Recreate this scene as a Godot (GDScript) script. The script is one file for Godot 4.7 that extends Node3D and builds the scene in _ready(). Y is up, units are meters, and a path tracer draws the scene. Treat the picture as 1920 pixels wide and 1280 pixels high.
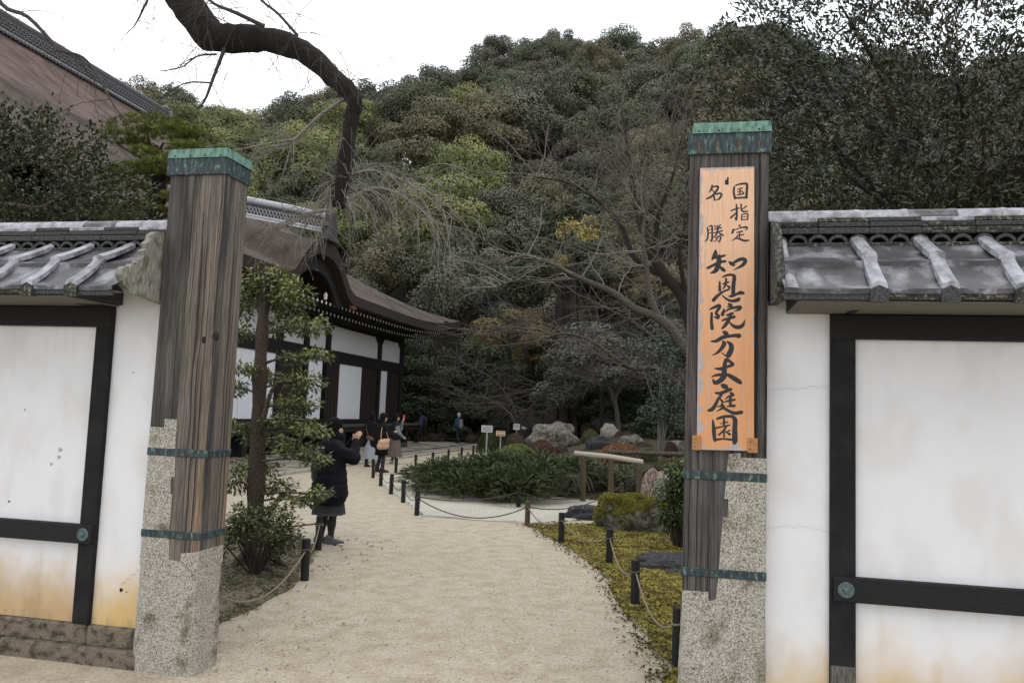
extends Node3D

var M := {}
var names := {}
var rng := RandomNumberGenerator.new()
var big := FastNoiseLite.new()

# ---------------------------------------------------------------- mesh builder
class Mb:
	var v := PackedVector3Array()
	var uv := PackedVector2Array()
	var c := PackedColorArray()
	var idx := PackedInt32Array()
	var col := Color(1, 1, 1)
	var xf := Transform3D()

	func vert(p: Vector3, t := Vector2.ZERO) -> int:
		v.append(xf * p)
		uv.append(t)
		c.append(col)
		return v.size() - 1

	func it(a: int, b: int, d: int) -> void:
		idx.append(a)
		idx.append(d)
		idx.append(b)

	func tri(a: Vector3, b: Vector3, d: Vector3) -> void:
		var k := vert(a)
		vert(b)
		vert(d)
		it(k, k + 1, k + 2)

	func quad(a: Vector3, b: Vector3, d: Vector3, e: Vector3) -> void:
		var k := vert(a, Vector2(0, 1))
		vert(b, Vector2(1, 1))
		vert(d, Vector2(1, 0))
		vert(e, Vector2(0, 0))
		it(k, k + 1, k + 2)
		it(k, k + 2, k + 3)

	# a box with chamfered edges
	func box(lo: Vector3, hi: Vector3, bev := 0.0) -> void:
		var h := (hi - lo) * 0.5
		var m := (hi + lo) * 0.5
		if bev <= 0.0:
			var q := [Vector3(1, 0, 0), Vector3(0, 1, 0), Vector3(0, 0, 1)]
			for a in 3:
				var n: Vector3 = q[a]
				var s: Vector3 = q[(a + 1) % 3]
				var t: Vector3 = q[(a + 2) % 3]
				for g in [1.0, -1.0]:
					var o: Vector3 = m + n * h * g
					var u: Vector3 = s * h * g
					var w: Vector3 = t * h
					quad(o - u - w, o + u - w, o + u + w, o - u + w)
			return
		var bv := Vector3.ONE * minf(bev, minf(h.x, minf(h.y, h.z)) * 0.9)
		var pts := PackedVector3Array()
		for i in 8:
			var s := Vector3(1 if i & 1 else -1, 1 if i & 2 else -1, 1 if i & 4 else -1)
			for a in 3:
				var p := h - bv
				p[a] = h[a]
				pts.append(m + p * s)
		var e := [1, 2, 4]
		for a in 3:
			var b := (a + 1) % 3
			var d := (a + 2) % 3
			for g in 2:
				var k: int = e[a] * g
				var r := [k, k + e[b], k + e[b] + e[d], k + e[d]]
				if g == 0:
					r = [r[0], r[3], r[2], r[1]]
				quad(pts[r[0] * 3 + a], pts[r[1] * 3 + a], pts[r[2] * 3 + a], pts[r[3] * 3 + a])
		for a in 3:
			var b := (a + 1) % 3
			var d := (a + 2) % 3
			for gb in 2:
				for gd in 2:
					var k0: int = e[b] * gb + e[d] * gd
					var k1: int = k0 + e[a]
					var q := [pts[k0 * 3 + b], pts[k1 * 3 + b], pts[k1 * 3 + d], pts[k0 * 3 + d]]
					if (gb + gd) % 2 == 0:
						quad(q[0], q[1], q[2], q[3])
					else:
						quad(q[3], q[2], q[1], q[0])
		for i in 8:
			var odd := ((i & 1) + (i >> 1 & 1) + (i >> 2 & 1)) % 2
			if odd == 1:
				tri(pts[i * 3], pts[i * 3 + 1], pts[i * 3 + 2])
			else:
				tri(pts[i * 3], pts[i * 3 + 2], pts[i * 3 + 1])

	# a round tube with smooth sides along points
	func tube(p: PackedVector3Array, r: PackedFloat32Array, sides := 6, cap := true) -> void:
		var n := p.size()
		if n < 2:
			return
		var d := (p[1] - p[0]).normalized()
		var s := d.cross(Vector3(0.31, 0.9, 0.27)).normalized()
		var first := v.size()
		for i in n:
			var dd := (p[mini(i + 1, n - 1)] - p[maxi(i - 1, 0)]).normalized()
			s = (s - dd * s.dot(dd)).normalized()
			var t := dd.cross(s)
			for k in sides:
				var a := TAU * k / sides
				vert(p[i] + (s * cos(a) + t * sin(a)) * r[i])
		for i in n - 1:
			for k in sides:
				var a := first + i * sides + k
				var b := first + i * sides + (k + 1) % sides
				it(a, b, b + sides)
				it(a, b + sides, a + sides)
		if cap:
			for e in [0, n - 1]:
				var m := vert(p[e])
				var o := v.size()
				for k in sides:
					vert(v[first + e * sides + k] if xf == Transform3D() else xf.affine_inverse() * v[first + e * sides + k])
				for k in sides:
					if e == 0:
						it(m, o + (k + 1) % sides, o + k)
					else:
						it(m, o + k, o + (k + 1) % sides)

	# turned about the y axis: profile of (radius, height) from bottom to top
	func lathe(at: Vector3, prof: Array, sides := 16, sharp := true) -> void:
		for i in prof.size() - 1:
			var first := v.size()
			for j in 2:
				var q: Vector2 = prof[i + j]
				for k in sides:
					var a := TAU * k / sides
					vert(at + Vector3(cos(a) * q.x, q.y, sin(a) * q.x))
			for k in sides:
				var a := first + k
				var b := first + (k + 1) % sides
				it(a, a + sides, b + sides)
				it(a, b + sides, b)

	# polygon in x, y pushed from z0 (back) to z1 (front)
	func prism(poly: PackedVector2Array, z0: float, z1: float) -> void:
		if Geometry2D.is_polygon_clockwise(poly):
			poly = poly.duplicate()
			poly.reverse()
		var n := poly.size()
		var t := Geometry2D.triangulate_polygon(poly)
		var f := v.size()
		for q in poly:
			vert(Vector3(q.x, q.y, z1))
		for q in poly:
			vert(Vector3(q.x, q.y, z0))
		for i in t.size() / 3:
			var a := t[i * 3]
			var b := t[i * 3 + 1]
			var d := t[i * 3 + 2]
			var cr := (poly[b] - poly[a]).cross(poly[d] - poly[a])
			if cr < 0:
				var s := b
				b = d
				d = s
			it(f + a, f + b, f + d)
			it(f + n + a, f + n + d, f + n + b)
		for i in n:
			var a := poly[i]
			var b := poly[(i + 1) % n]
			quad(Vector3(a.x, a.y, z0), Vector3(b.x, b.y, z0), Vector3(b.x, b.y, z1), Vector3(a.x, a.y, z1))

	# grid of (nu + 1) x (nv + 1) shared points; u to the right, v up when seen from the front
	func sheet(nu: int, nv: int, f: Callable) -> void:
		var first := v.size()
		for j in nv + 1:
			for i in nu + 1:
				var q = f.call(float(i) / nu, float(j) / nv)
				if q is Array:
					col = q[1]
					q = q[0]
				vert(q, Vector2(float(i) / nu, 1.0 - float(j) / nv))
		for j in nv:
			for i in nu:
				var a := first + j * (nu + 1) + i
				it(a, a + 1, a + nu + 2)
				it(a, a + nu + 2, a + nu + 1)

	# one leaf folded along its middle
	func leaf(p: Vector3, d: Vector3, n: Vector3, l: float, w: float) -> void:
		var s := d.cross(n).normalized() * w * 0.5
		var k := v.size()
		var m := p + d * l * 0.45 + n * l * 0.07
		vert(p)
		vert(m + s)
		vert(p + d * l - n * l * 0.06)
		vert(m - s)
		it(k, k + 1, k + 2)
		it(k, k + 2, k + 3)

	# lumpy ball
	func lump(at: Vector3, size: Vector3, noise: FastNoiseLite, amp: float, nu := 18, nv := 12, facet := 0.0, off := Vector3.ZERO) -> void:
		var g := func(u: float, w: float) -> Vector3:
			var a := TAU * u
			var b := PI * (w - 0.5)
			var d := Vector3(cos(b) * cos(a), sin(b), -cos(b) * sin(a))
			if u >= 1.0:
				d = Vector3(cos(b), sin(b), 0)
			var k := 1.0 + amp * noise.get_noise_3dv(d * 60.0 + off)
			if facet > 0.0:
				var q := Vector3(signf(d.x) * pow(absf(d.x), facet), signf(d.y) * pow(absf(d.y), facet), signf(d.z) * pow(absf(d.z), facet))
				d = q
			return at + d * size * k
		sheet(nu, nv, g)

	func mesh() -> ArrayMesh:
		var n := PackedVector3Array()
		n.resize(v.size())
		for i in range(0, idx.size(), 3):
			var a := v[idx[i]]
			var f := (v[idx[i + 2]] - a).cross(v[idx[i + 1]] - a)
			n[idx[i]] += f
			n[idx[i + 1]] += f
			n[idx[i + 2]] += f
		for i in n.size():
			n[i] = n[i].normalized() if n[i].length_squared() > 1e-24 else Vector3.UP
		var arr := []
		arr.resize(Mesh.ARRAY_MAX)
		arr[Mesh.ARRAY_VERTEX] = v
		arr[Mesh.ARRAY_NORMAL] = n
		arr[Mesh.ARRAY_TEX_UV] = uv
		arr[Mesh.ARRAY_COLOR] = c
		arr[Mesh.ARRAY_INDEX] = idx
		var m := ArrayMesh.new()
		m.add_surface_from_arrays(Mesh.PRIMITIVE_TRIANGLES, arr)
		return m


# ---------------------------------------------------------------- naming and tagging
func numbered(called: String, parent: Node) -> String:
	var key := str(parent.get_instance_id()) + called
	var k: int = names.get(key, 0)
	names[key] = k + 1
	return called if k == 0 else "%s_%03d" % [called, k]

func tag(o: Node, label: String, category: String, group := "", kind := "") -> Node:
	o.set_meta("label", label)
	if category:
		o.set_meta("category", category)
	if group:
		o.set_meta("group", group)
	if kind:
		o.set_meta("kind", kind)
	return o

func thing(called: String, label: String, category: String, at := Vector3.ZERO, turn := 0.0, group := "") -> Node3D:
	var o := Node3D.new()
	o.name = numbered(called, self)
	o.position = at
	o.rotation.y = turn
	add_child(o, true)
	tag(o, label, category, group)
	return o

func put(called: String, mesh, m: Material, parent: Node = self) -> MeshInstance3D:
	var o := MeshInstance3D.new()
	o.mesh = mesh.mesh() if mesh is Mb else mesh
	o.material_override = m
	o.name = numbered(called, parent)
	parent.add_child(o, true)
	return o

func stuff(o: Node) -> Node:
	o.set_meta("kind", "stuff")
	return o

func struct(called: String, mb, m: Material, label: String, category: String) -> MeshInstance3D:
	var o := put(called, mb, m)
	tag(o, label, category, "", "structure")
	return o

# ---------------------------------------------------------------- materials
func lin(r: float, g: float, b: float) -> Color:
	return Color(r, g, b).linear_to_srgb()

func mat(color: Color, rough := 0.8, vc := false) -> StandardMaterial3D:
	var m := StandardMaterial3D.new()
	m.albedo_color = color
	m.roughness = rough
	m.vertex_color_use_as_albedo = vc
	return m

func noise(seed_: int, freq: float, type := FastNoiseLite.TYPE_SIMPLEX_SMOOTH, oct := 4) -> FastNoiseLite:
	var n := FastNoiseLite.new()
	n.seed = seed_
	n.frequency = freq
	n.noise_type = type
	n.fractal_octaves = oct
	return n

func ntex(n: FastNoiseLite, cols: Array, offs: Array, size := 512) -> NoiseTexture2D:
	var t := NoiseTexture2D.new()
	t.width = size
	t.height = size
	t.seamless = true
	t.noise = n
	if cols.size():
		var g := Gradient.new()
		var pc := PackedColorArray()
		for k in cols:
			pc.append(Color(k) if k is String else k)
		g.offsets = PackedFloat32Array(offs)
		g.colors = pc
		t.color_ramp = g
	return t

# a material whose colour comes from noise laid on in world axes
func tmat(tex: Texture2D, scale: Vector3, rough := 0.85, bump: Texture2D = null, deep := 0.0, world := true) -> StandardMaterial3D:
	var m := mat(Color.WHITE, rough)
	m.albedo_texture = tex
	m.uv1_triplanar = true
	m.uv1_world_triplanar = world
	m.uv1_scale = scale
	if bump:
		m.heightmap_enabled = true
		m.heightmap_texture = bump
		m.heightmap_scale = deep
	return m

func over(m: StandardMaterial3D, tex: Texture2D, scale: Vector3, blend := BaseMaterial3D.BLEND_MODE_MUL) -> StandardMaterial3D:
	m.detail_enabled = true
	m.detail_albedo = tex
	m.detail_blend_mode = blend
	m.detail_uv_layer = BaseMaterial3D.DETAIL_UV_2
	m.uv2_triplanar = true
	m.uv2_world_triplanar = m.uv1_world_triplanar
	m.uv2_scale = scale
	return m

# wood whose grain runs up the picture
func wood_tex(seed_: int, w: int, h: int, cols: Array, warp: float, dark_from := -1.0) -> Array:
	var a := noise(seed_, 0.085, FastNoiseLite.TYPE_SIMPLEX_SMOOTH, 5)
	var b := noise(seed_ + 7, 0.012, FastNoiseLite.TYPE_SIMPLEX_SMOOTH, 3)
	var f := noise(seed_ + 13, 0.24, FastNoiseLite.TYPE_SIMPLEX_SMOOTH, 2)
	var im := Image.create(w, h, false, Image.FORMAT_RGB8)
	var hm := Image.create(w, h, false, Image.FORMAT_RGB8)
	var g := Gradient.new()
	var pc := PackedColorArray()
	var po := PackedFloat32Array()
	for i in cols.size():
		pc.append(Color(cols[i]))
		po.append(float(i) / (cols.size() - 1))
	g.colors = pc
	g.offsets = po
	for y in h:
		for x in w:
			var sway := warp * b.get_noise_2d(x * 0.7, y * 0.35)
			var k := a.get_noise_2d(x + sway, y * 0.014)
			var q := f.get_noise_2d(x + sway, y * 0.012)
			var big_ := b.get_noise_2d(x * 1.5 + 300, y * 0.22)
			var s := clampf(0.5 + 0.55 * k + 0.3 * q + 0.4 * big_, 0, 1)
			var cc := g.sample(s)
			var crack := smoothstep(0.3, 0.42, a.get_noise_2d(x * 1.1 + 900 + sway, y * 0.006))
			cc = cc * (1.0 + 0.28 * f.get_noise_2d(x * 1.2 + 77, y * 0.06))
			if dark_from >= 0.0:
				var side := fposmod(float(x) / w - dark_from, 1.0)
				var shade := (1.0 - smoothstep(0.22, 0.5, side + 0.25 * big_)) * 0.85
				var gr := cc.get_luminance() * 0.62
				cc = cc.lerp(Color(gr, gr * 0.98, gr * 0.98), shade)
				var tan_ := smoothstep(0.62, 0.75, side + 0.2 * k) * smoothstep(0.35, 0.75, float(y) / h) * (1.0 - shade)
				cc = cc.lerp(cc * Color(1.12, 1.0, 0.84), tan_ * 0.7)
			cc = cc.lerp(cc * 0.4, crack)
			im.set_pixel(x, y, cc)
			var hh := clampf(0.5 + 0.5 * k + 0.35 * q - 0.5 * crack, 0, 1)
			hm.set_pixel(x, y, Color(hh, hh, hh))
	return [ImageTexture.create_from_image(im), ImageTexture.create_from_image(hm)]

func ss(a: float, b: float, x: float) -> float:
	return smoothstep(a, b, x)

func _ready() -> void:
	rng.seed = 4242
	big.seed = 5
	big.frequency = 0.02
	# ------------------------------------------------ camera, sky, sun, exposure
	var cam := Camera3D.new()
	cam.name = "camera"
	cam.position = Vector3(0, 1.72, 0)
	cam.rotation_degrees = Vector3(5.08, 12.0, 2.13)
	cam.fov = 45.83
	cam.near = 0.05
	cam.far = 900.0
	add_child(cam)
	cam.current = true
	var sky_m := ProceduralSkyMaterial.new()
	sky_m.sky_top_color = Color(0.96, 0.98, 1.0)
	sky_m.sky_horizon_color = Color(0.91, 0.925, 0.95)
	sky_m.sky_curve = 0.35
	sky_m.sky_energy_multiplier = 1.12
	sky_m.ground_bottom_color = Color(0.34, 0.33, 0.31)
	sky_m.ground_horizon_color = Color(0.55, 0.55, 0.54)
	sky_m.sun_angle_max = 1.0
	var sky := Sky.new()
	sky.sky_material = sky_m
	var env := Environment.new()
	env.background_mode = Environment.BG_SKY
	env.sky = sky
	env.tonemap_mode = Environment.TONE_MAPPER_LINEAR
	env.tonemap_exposure = 1.43
	env.sdfgi_enabled = true
	env.ssao_enabled = true
	env.ssil_enabled = true
	var we := WorldEnvironment.new()
	we.name = "world_environment"
	we.environment = env
	add_child(we)
	var sun := DirectionalLight3D.new()
	sun.name = "sun"
	sun.light_energy = 0.26
	sun.light_color = Color(1.0, 0.985, 0.965)
	sun.light_angular_distance = 40.0
	sun.shadow_enabled = true
	sun.rotation_degrees = Vector3(-58, 24, 0)
	add_child(sun)
	make_materials()
	ground_and_hill()
	garden_walls()
	gate_pillars()
	temple_hall()
	great_hall()
	path_litter()
	hill_forest()
	wall_trees()
	bare_trees()
	garden_plants()
	rocks()
	garden_fittings()
	people()

func make_materials() -> void:
	var fine := noise(11, 0.16, FastNoiseLite.TYPE_VALUE, 2)
	var fine_h := ntex(fine, [], [])
	var mid := noise(12, 0.02, FastNoiseLite.TYPE_SIMPLEX_SMOOTH, 5)
	# sand of the path: grains, damp patches, sweeping marks
	var sand_c := ntex(noise(21, 0.11, FastNoiseLite.TYPE_VALUE, 3), ["#978d7c", "#b6ac9a", "#c0b6a5", "#d6cdbd"], [0.0, 0.38, 0.62, 1.0], 1024)
	M.sand = over(tmat(sand_c, Vector3(0.62, 0.62, 0.62), 0.95, ntex(noise(22, 0.2, FastNoiseLite.TYPE_VALUE, 3), [], [], 1024), 0.25), ntex(noise(23, 0.013, FastNoiseLite.TYPE_SIMPLEX_SMOOTH, 6), ["#eae5dd", "#f4f1eb", "#fbf9f5", "#ffffff"], [0.15, 0.4, 0.6, 0.85]), Vector3(0.5, 0.2, 0.5))
	M.raked = tmat(ntex(noise(24, 0.14, FastNoiseLite.TYPE_VALUE, 3), ["#918c81", "#b4afa4", "#bfbab0", "#d5d1c8"], [0.0, 0.4, 0.6, 1.0]), Vector3(1.1, 1.1, 1.1), 0.95)
	M.soil = tmat(ntex(noise(25, 0.03, FastNoiseLite.TYPE_SIMPLEX_SMOOTH, 5), ["#4d4536", "#6b6150", "#7b7560", "#8d8468"], [0.15, 0.42, 0.6, 0.85]), Vector3(0.9, 0.9, 0.9), 0.95, fine_h, 1.2)
	M.forest_floor = tmat(ntex(noise(26, 0.03), ["#1b1a12", "#2c2a1e", "#393522"], [0.2, 0.5, 0.8]), Vector3(0.2, 0.2, 0.2), 0.95)
	M.moss_sheet = over(tmat(ntex(noise(27, 0.05, FastNoiseLite.TYPE_SIMPLEX_SMOOTH, 5), ["#5d5320", "#8a7c2e", "#a09238", "#b0a347"], [0.15, 0.4, 0.6, 0.85]), Vector3(0.7, 0.7, 0.7), 0.95, fine_h, 1.5), ntex(noise(28, 0.02), ["#8a745c", "#f0ecd8", "#ffffff"], [0.3, 0.5, 0.75]), Vector3(0.3, 0.3, 0.3))
	M.moss_tuft = mat(Color.WHITE, 0.95, true)
	M.apron = over(tmat(ntex(noise(29, 0.1, FastNoiseLite.TYPE_VALUE, 3), ["#7f7c75", "#989489", "#a8a498"], [0.1, 0.5, 0.9]), Vector3(0.8, 0.8, 0.8), 0.9, fine_h, 0.4), ntex(mid, ["#b5b0a8", "#ffffff"], [0.3, 0.6]), Vector3(0.1, 0.1, 0.1))
	# stone
	var gran := ntex(noise(31, 0.13, FastNoiseLite.TYPE_VALUE, 3), ["#4f4d48", "#85827a", "#a5a198", "#b1ada3", "#d2cfc6"], [0.15, 0.34, 0.46, 0.62, 0.82], 512)
	M.granite = over(tmat(gran, Vector3(2.5, 2.5, 2.5), 0.9, ntex(noise(32, 0.1), [], []), 0.35), ntex(noise(33, 0.015, FastNoiseLite.TYPE_SIMPLEX_SMOOTH, 5), ["#a8a494", "#e6e3da", "#ffffff", "#ffffff"], [0.1, 0.24, 0.36, 0.8]), Vector3(0.5, 0.4, 0.5))
	M.sill_stone = over(tmat(ntex(noise(44, 0.05, FastNoiseLite.TYPE_SIMPLEX_SMOOTH, 5), ["#6a645c", "#7d766d", "#8a8379"], [0.2, 0.5, 0.85]), Vector3(1.6, 2.4, 1.6), 0.92, fine_h, 0.3), ntex(noise(34, 0.02, FastNoiseLite.TYPE_SIMPLEX_SMOOTH, 5), ["#8d857a", "#d8d2c8", "#f4efe6"], [0.2, 0.42, 0.7]), Vector3(0.9, 1.2, 0.9))
	M.rock_grey = over(tmat(ntex(noise(35, 0.03, FastNoiseLite.TYPE_SIMPLEX_SMOOTH, 6), ["#45433f", "#6b6863", "#84817b", "#9b978f"], [0.2, 0.42, 0.58, 0.8]), Vector3(0.6, 0.6, 0.6), 0.95, ntex(noise(36, 0.04, FastNoiseLite.TYPE_SIMPLEX_SMOOTH, 4), [], []), 2.0), ntex(noise(37, 0.015), ["#a3a389", "#ffffff"], [0.25, 0.5]), Vector3(0.5, 0.5, 0.5))
	M.rock_pale = tmat(ntex(noise(38, 0.04, FastNoiseLite.TYPE_SIMPLEX_SMOOTH, 6), ["#57524a", "#8a867d", "#aeaaa1", "#c6c2b9"], [0.2, 0.4, 0.55, 0.8]), Vector3(1.2, 1.2, 1.2), 0.95, ntex(noise(39, 0.05, FastNoiseLite.TYPE_SIMPLEX_SMOOTH, 6), [], []), 3.0)
	M.rock_dark = tmat(ntex(noise(40, 0.03, FastNoiseLite.TYPE_SIMPLEX_SMOOTH, 6), ["#1a1b1d", "#2f3032", "#47474a", "#68686a"], [0.2, 0.45, 0.65, 0.9]), Vector3(0.7, 2.6, 1.8), 0.8, ntex(noise(41, 0.04, FastNoiseLite.TYPE_SIMPLEX_SMOOTH, 6), [], []), 3.0)
	M.rock_red = tmat(ntex(noise(42, 0.03, FastNoiseLite.TYPE_SIMPLEX_SMOOTH, 6), ["#4a3a34", "#83706a", "#a8968c", "#c9bcb0"], [0.2, 0.45, 0.65, 0.9]), Vector3(1.6, 0.6, 1.6), 0.95, ntex(noise(43, 0.05), [], []), 3.0)
	M.rock_moss = mat(Color.WHITE, 0.95, true)
	# timber and plaster of the garden wall
	M.black_wood = over(tmat(ntex(noise(51, 0.05, FastNoiseLite.TYPE_SIMPLEX_SMOOTH, 5), ["#121214", "#1a1a1c", "#29282a"], [0.2, 0.55, 0.9]), Vector3(3.0, 0.5, 3.0), 0.88), ntex(mid, ["#8f8a86", "#ffffff"], [0.3, 0.7]), Vector3(0.4, 0.4, 0.4))
	M.black_wood_h = tmat(ntex(noise(52, 0.05, FastNoiseLite.TYPE_SIMPLEX_SMOOTH, 5), ["#111113", "#19191b", "#2b2a2b"], [0.2, 0.6, 0.95]), Vector3(0.5, 5.0, 3.0), 0.88)
	M.grey_wood = tmat(ntex(noise(53, 0.05, FastNoiseLite.TYPE_SIMPLEX_SMOOTH, 5), ["#3c3a38", "#5d5a57", "#77736e"], [0.2, 0.55, 0.9]), Vector3(4.0, 0.5, 4.0), 0.85)
	M.plaster = over(mat(Color.WHITE, 0.85, true), ntex(noise(54, 0.008, FastNoiseLite.TYPE_SIMPLEX_SMOOTH, 5), ["#f4f3f1", "#fdfdfd", "#ffffff"], [0.2, 0.5, 0.8]), Vector3(0.6, 0.3, 0.6))
	M.plaster.uv1_world_triplanar = true
	M.plaster.uv2_world_triplanar = true
	M.soffit = mat(lin(0.13, 0.122, 0.108), 0.9)
	M.crack = mat(lin(0.42, 0.41, 0.4), 0.9)
	M.mound = over(tmat(ntex(noise(64, 0.04, FastNoiseLite.TYPE_SIMPLEX_SMOOTH, 5), ["#1f1d12", "#35301d", "#4a4424", "#5a5530"], [0.2, 0.45, 0.6, 0.85]), Vector3(0.5, 0.5, 0.5), 0.95), ntex(mid, ["#a89a88", "#ffffff"], [0.3, 0.6]), Vector3(0.2, 0.2, 0.2))
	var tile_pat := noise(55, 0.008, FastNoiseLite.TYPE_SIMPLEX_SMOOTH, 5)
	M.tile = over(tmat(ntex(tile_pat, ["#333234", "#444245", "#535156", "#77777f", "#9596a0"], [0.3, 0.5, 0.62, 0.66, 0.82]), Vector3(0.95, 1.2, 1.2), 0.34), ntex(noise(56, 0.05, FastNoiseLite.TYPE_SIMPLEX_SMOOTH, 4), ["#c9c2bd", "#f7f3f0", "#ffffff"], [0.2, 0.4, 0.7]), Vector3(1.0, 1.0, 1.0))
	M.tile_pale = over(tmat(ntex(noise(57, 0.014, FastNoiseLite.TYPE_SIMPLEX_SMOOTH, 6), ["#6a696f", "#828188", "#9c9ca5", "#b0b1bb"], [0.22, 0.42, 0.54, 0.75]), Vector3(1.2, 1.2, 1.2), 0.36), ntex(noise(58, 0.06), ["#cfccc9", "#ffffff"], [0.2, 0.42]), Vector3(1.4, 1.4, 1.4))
	M.tile_dark = over(tmat(ntex(noise(59, 0.05, FastNoiseLite.TYPE_SIMPLEX_SMOOTH, 5), ["#232324", "#37373a", "#4c4b4d"], [0.25, 0.5, 0.8]), Vector3(2, 2, 2), 0.7), ntex(noise(60, 0.09, FastNoiseLite.TYPE_VALUE, 3), ["#ffffff", "#ffffff", "#ffffff", "#ffffff"], [0.0, 0.3, 0.6, 1.0]), Vector3(2, 2, 2))
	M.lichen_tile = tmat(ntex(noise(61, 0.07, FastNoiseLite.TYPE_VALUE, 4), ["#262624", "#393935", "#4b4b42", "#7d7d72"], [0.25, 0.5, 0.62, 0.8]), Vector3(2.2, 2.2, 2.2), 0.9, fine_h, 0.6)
	M.barge = over(tmat(ntex(noise(62, 0.04, FastNoiseLite.TYPE_SIMPLEX_SMOOTH, 6), ["#75746d", "#82817a", "#8d8c84", "#9c9b92"], [0.2, 0.45, 0.62, 0.85]), Vector3(1.0, 0.45, 2.6), 0.95), ntex(noise(63, 0.02), ["#c4bcac", "#ffffff"], [0.25, 0.45]), Vector3(0.8, 0.8, 0.8))
	# gate pillars
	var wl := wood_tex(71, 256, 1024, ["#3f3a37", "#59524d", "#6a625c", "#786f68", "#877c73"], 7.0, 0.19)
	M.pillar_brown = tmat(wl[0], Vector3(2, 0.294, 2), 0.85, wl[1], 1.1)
	var wr := wood_tex(81, 256, 1024, ["#2d2b2c", "#403d3d", "#4e4a49", "#5a5553", "#696461"], 5.0)
	M.pillar_grey = tmat(wr[0], Vector3(2, 0.294, 2), 0.85, wr[1], 1.0)
	var verd := noise(91, 0.022, FastNoiseLite.TYPE_SIMPLEX_SMOOTH, 5)
	M.verdigris = over(tmat(ntex(verd, ["#43635a", "#597c71", "#688c80", "#78998e"], [0.18, 0.38, 0.55, 0.85]), Vector3(2.0, 0.9, 2.0), 0.7), ntex(noise(92, 0.05), ["#4a5a54", "#f2fbf6", "#ffffff"], [0.14, 0.26, 0.6]), Vector3(2.0, 1.0, 2.0))
	M.copper_dark = tmat(ntex(noise(93, 0.025, FastNoiseLite.TYPE_SIMPLEX_SMOOTH, 5), ["#222b30", "#2b383e", "#33464a", "#456259", "#7d9488"], [0.3, 0.5, 0.64, 0.76, 0.92]), Vector3(2.6, 0.9, 2.6), 0.6)
	M.iron = mat(lin(0.03, 0.028, 0.03), 0.6)
	M.rust = mat(lin(0.16, 0.07, 0.035), 0.9)
	M.disc = tmat(ntex(noise(94, 0.05), ["#2f3d40", "#4f6668", "#7d9696"], [0.25, 0.5, 0.8]), Vector3(4, 4, 4), 0.55)
	# temple buildings
	M.bark = over(tmat(ntex(noise(101, 0.06, FastNoiseLite.TYPE_SIMPLEX_SMOOTH, 5), ["#3a322d", "#4e423b", "#5f5149", "#70625a"], [0.2, 0.45, 0.6, 0.85]), Vector3(0.6, 2.4, 0.12), 0.95, ntex(noise(102, 0.06), [], []), 3.0), ntex(noise(103, 0.012, FastNoiseLite.TYPE_SIMPLEX_SMOOTH, 5), ["#9b9488", "#ffffff"], [0.3, 0.6]), Vector3(0.1, 0.1, 0.1))
	M.bark_red = over(tmat(ntex(noise(104, 0.06, FastNoiseLite.TYPE_SIMPLEX_SMOOTH, 5), ["#544540", "#685650", "#7a665e"], [0.2, 0.5, 0.85]), Vector3(0.2, 1.4, 0.06), 0.95, ntex(noise(105, 0.06), [], []), 4.0), ntex(noise(106, 0.02), ["#b7aca6", "#ffffff"], [0.3, 0.6]), Vector3(0.06, 0.06, 0.06))
	M.bark_edge = tmat(ntex(noise(107, 0.06), ["#1c1614", "#2f2521", "#43362f"], [0.2, 0.5, 0.85]), Vector3(0.4, 5.0, 0.2), 0.95)
	M.hall_wood = tmat(ntex(noise(108, 0.05), ["#0d0a09", "#15100f", "#211917"], [0.2, 0.5, 0.85]), Vector3(1.5, 0.3, 1.5), 0.8)
	M.hall_board = tmat(ntex(noise(109, 0.05), ["#1a1311", "#281d1a", "#382925"], [0.2, 0.5, 0.85]), Vector3(1.5, 0.15, 2.5), 0.8)
	M.hall_white = mat(lin(0.84, 0.85, 0.90), 0.8)
	M.hall_plaster = mat(lin(0.72, 0.72, 0.72), 0.85)
	M.deck = tmat(ntex(noise(110, 0.05), ["#2b2827", "#413d3b", "#575250"], [0.2, 0.5, 0.85]), Vector3(1.5, 1.5, 0.15), 0.8)
	M.white_paint = mat(lin(0.8, 0.8, 0.78), 0.8)
	M.ridge_pale = mat(lin(0.42, 0.43, 0.47), 0.5)
	# trees and plants
	M.leaf = mat(Color.WHITE, 0.6, true)
	M.leaf.backlight_enabled = true
	M.leaf.backlight = Color(0.12, 0.12, 0.12)
	M.leaf_gloss = mat(Color.WHITE, 0.36, true)
	M.leaf_gloss.backlight_enabled = true
	M.leaf_gloss.backlight = Color(0.16, 0.16, 0.16)
	M.far_leaf = mat(Color.WHITE, 0.7, true)
	M.tree_bark = tmat(ntex(noise(121, 0.05, FastNoiseLite.TYPE_SIMPLEX_SMOOTH, 5), ["#17130f", "#2a241e", "#3f382f", "#57503f"], [0.2, 0.5, 0.7, 0.92]), Vector3(3.0, 0.9, 3.0), 0.95, ntex(noise(122, 0.05), [], []), 1.6)
	M.cherry_bark = tmat(ntex(noise(123, 0.05, FastNoiseLite.TYPE_SIMPLEX_SMOOTH, 5), ["#0e0b0a", "#1d1815", "#2b2521", "#55504a"], [0.2, 0.5, 0.72, 0.95]), Vector3(2.2, 2.2, 2.2), 0.95, ntex(noise(124, 0.06), [], []), 2.2)
	M.camellia_bark = tmat(ntex(noise(125, 0.05), ["#2a2420", "#433a32", "#5e5347"], [0.2, 0.5, 0.85]), Vector3(2.2, 1.0, 2.2), 0.9)
	M.twig = mat(lin(0.062, 0.05, 0.046), 0.9)
	M.twig_pale = mat(lin(0.23, 0.212, 0.19), 0.9)
	M.twig_grey = mat(lin(0.125, 0.11, 0.097), 0.9)
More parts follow.
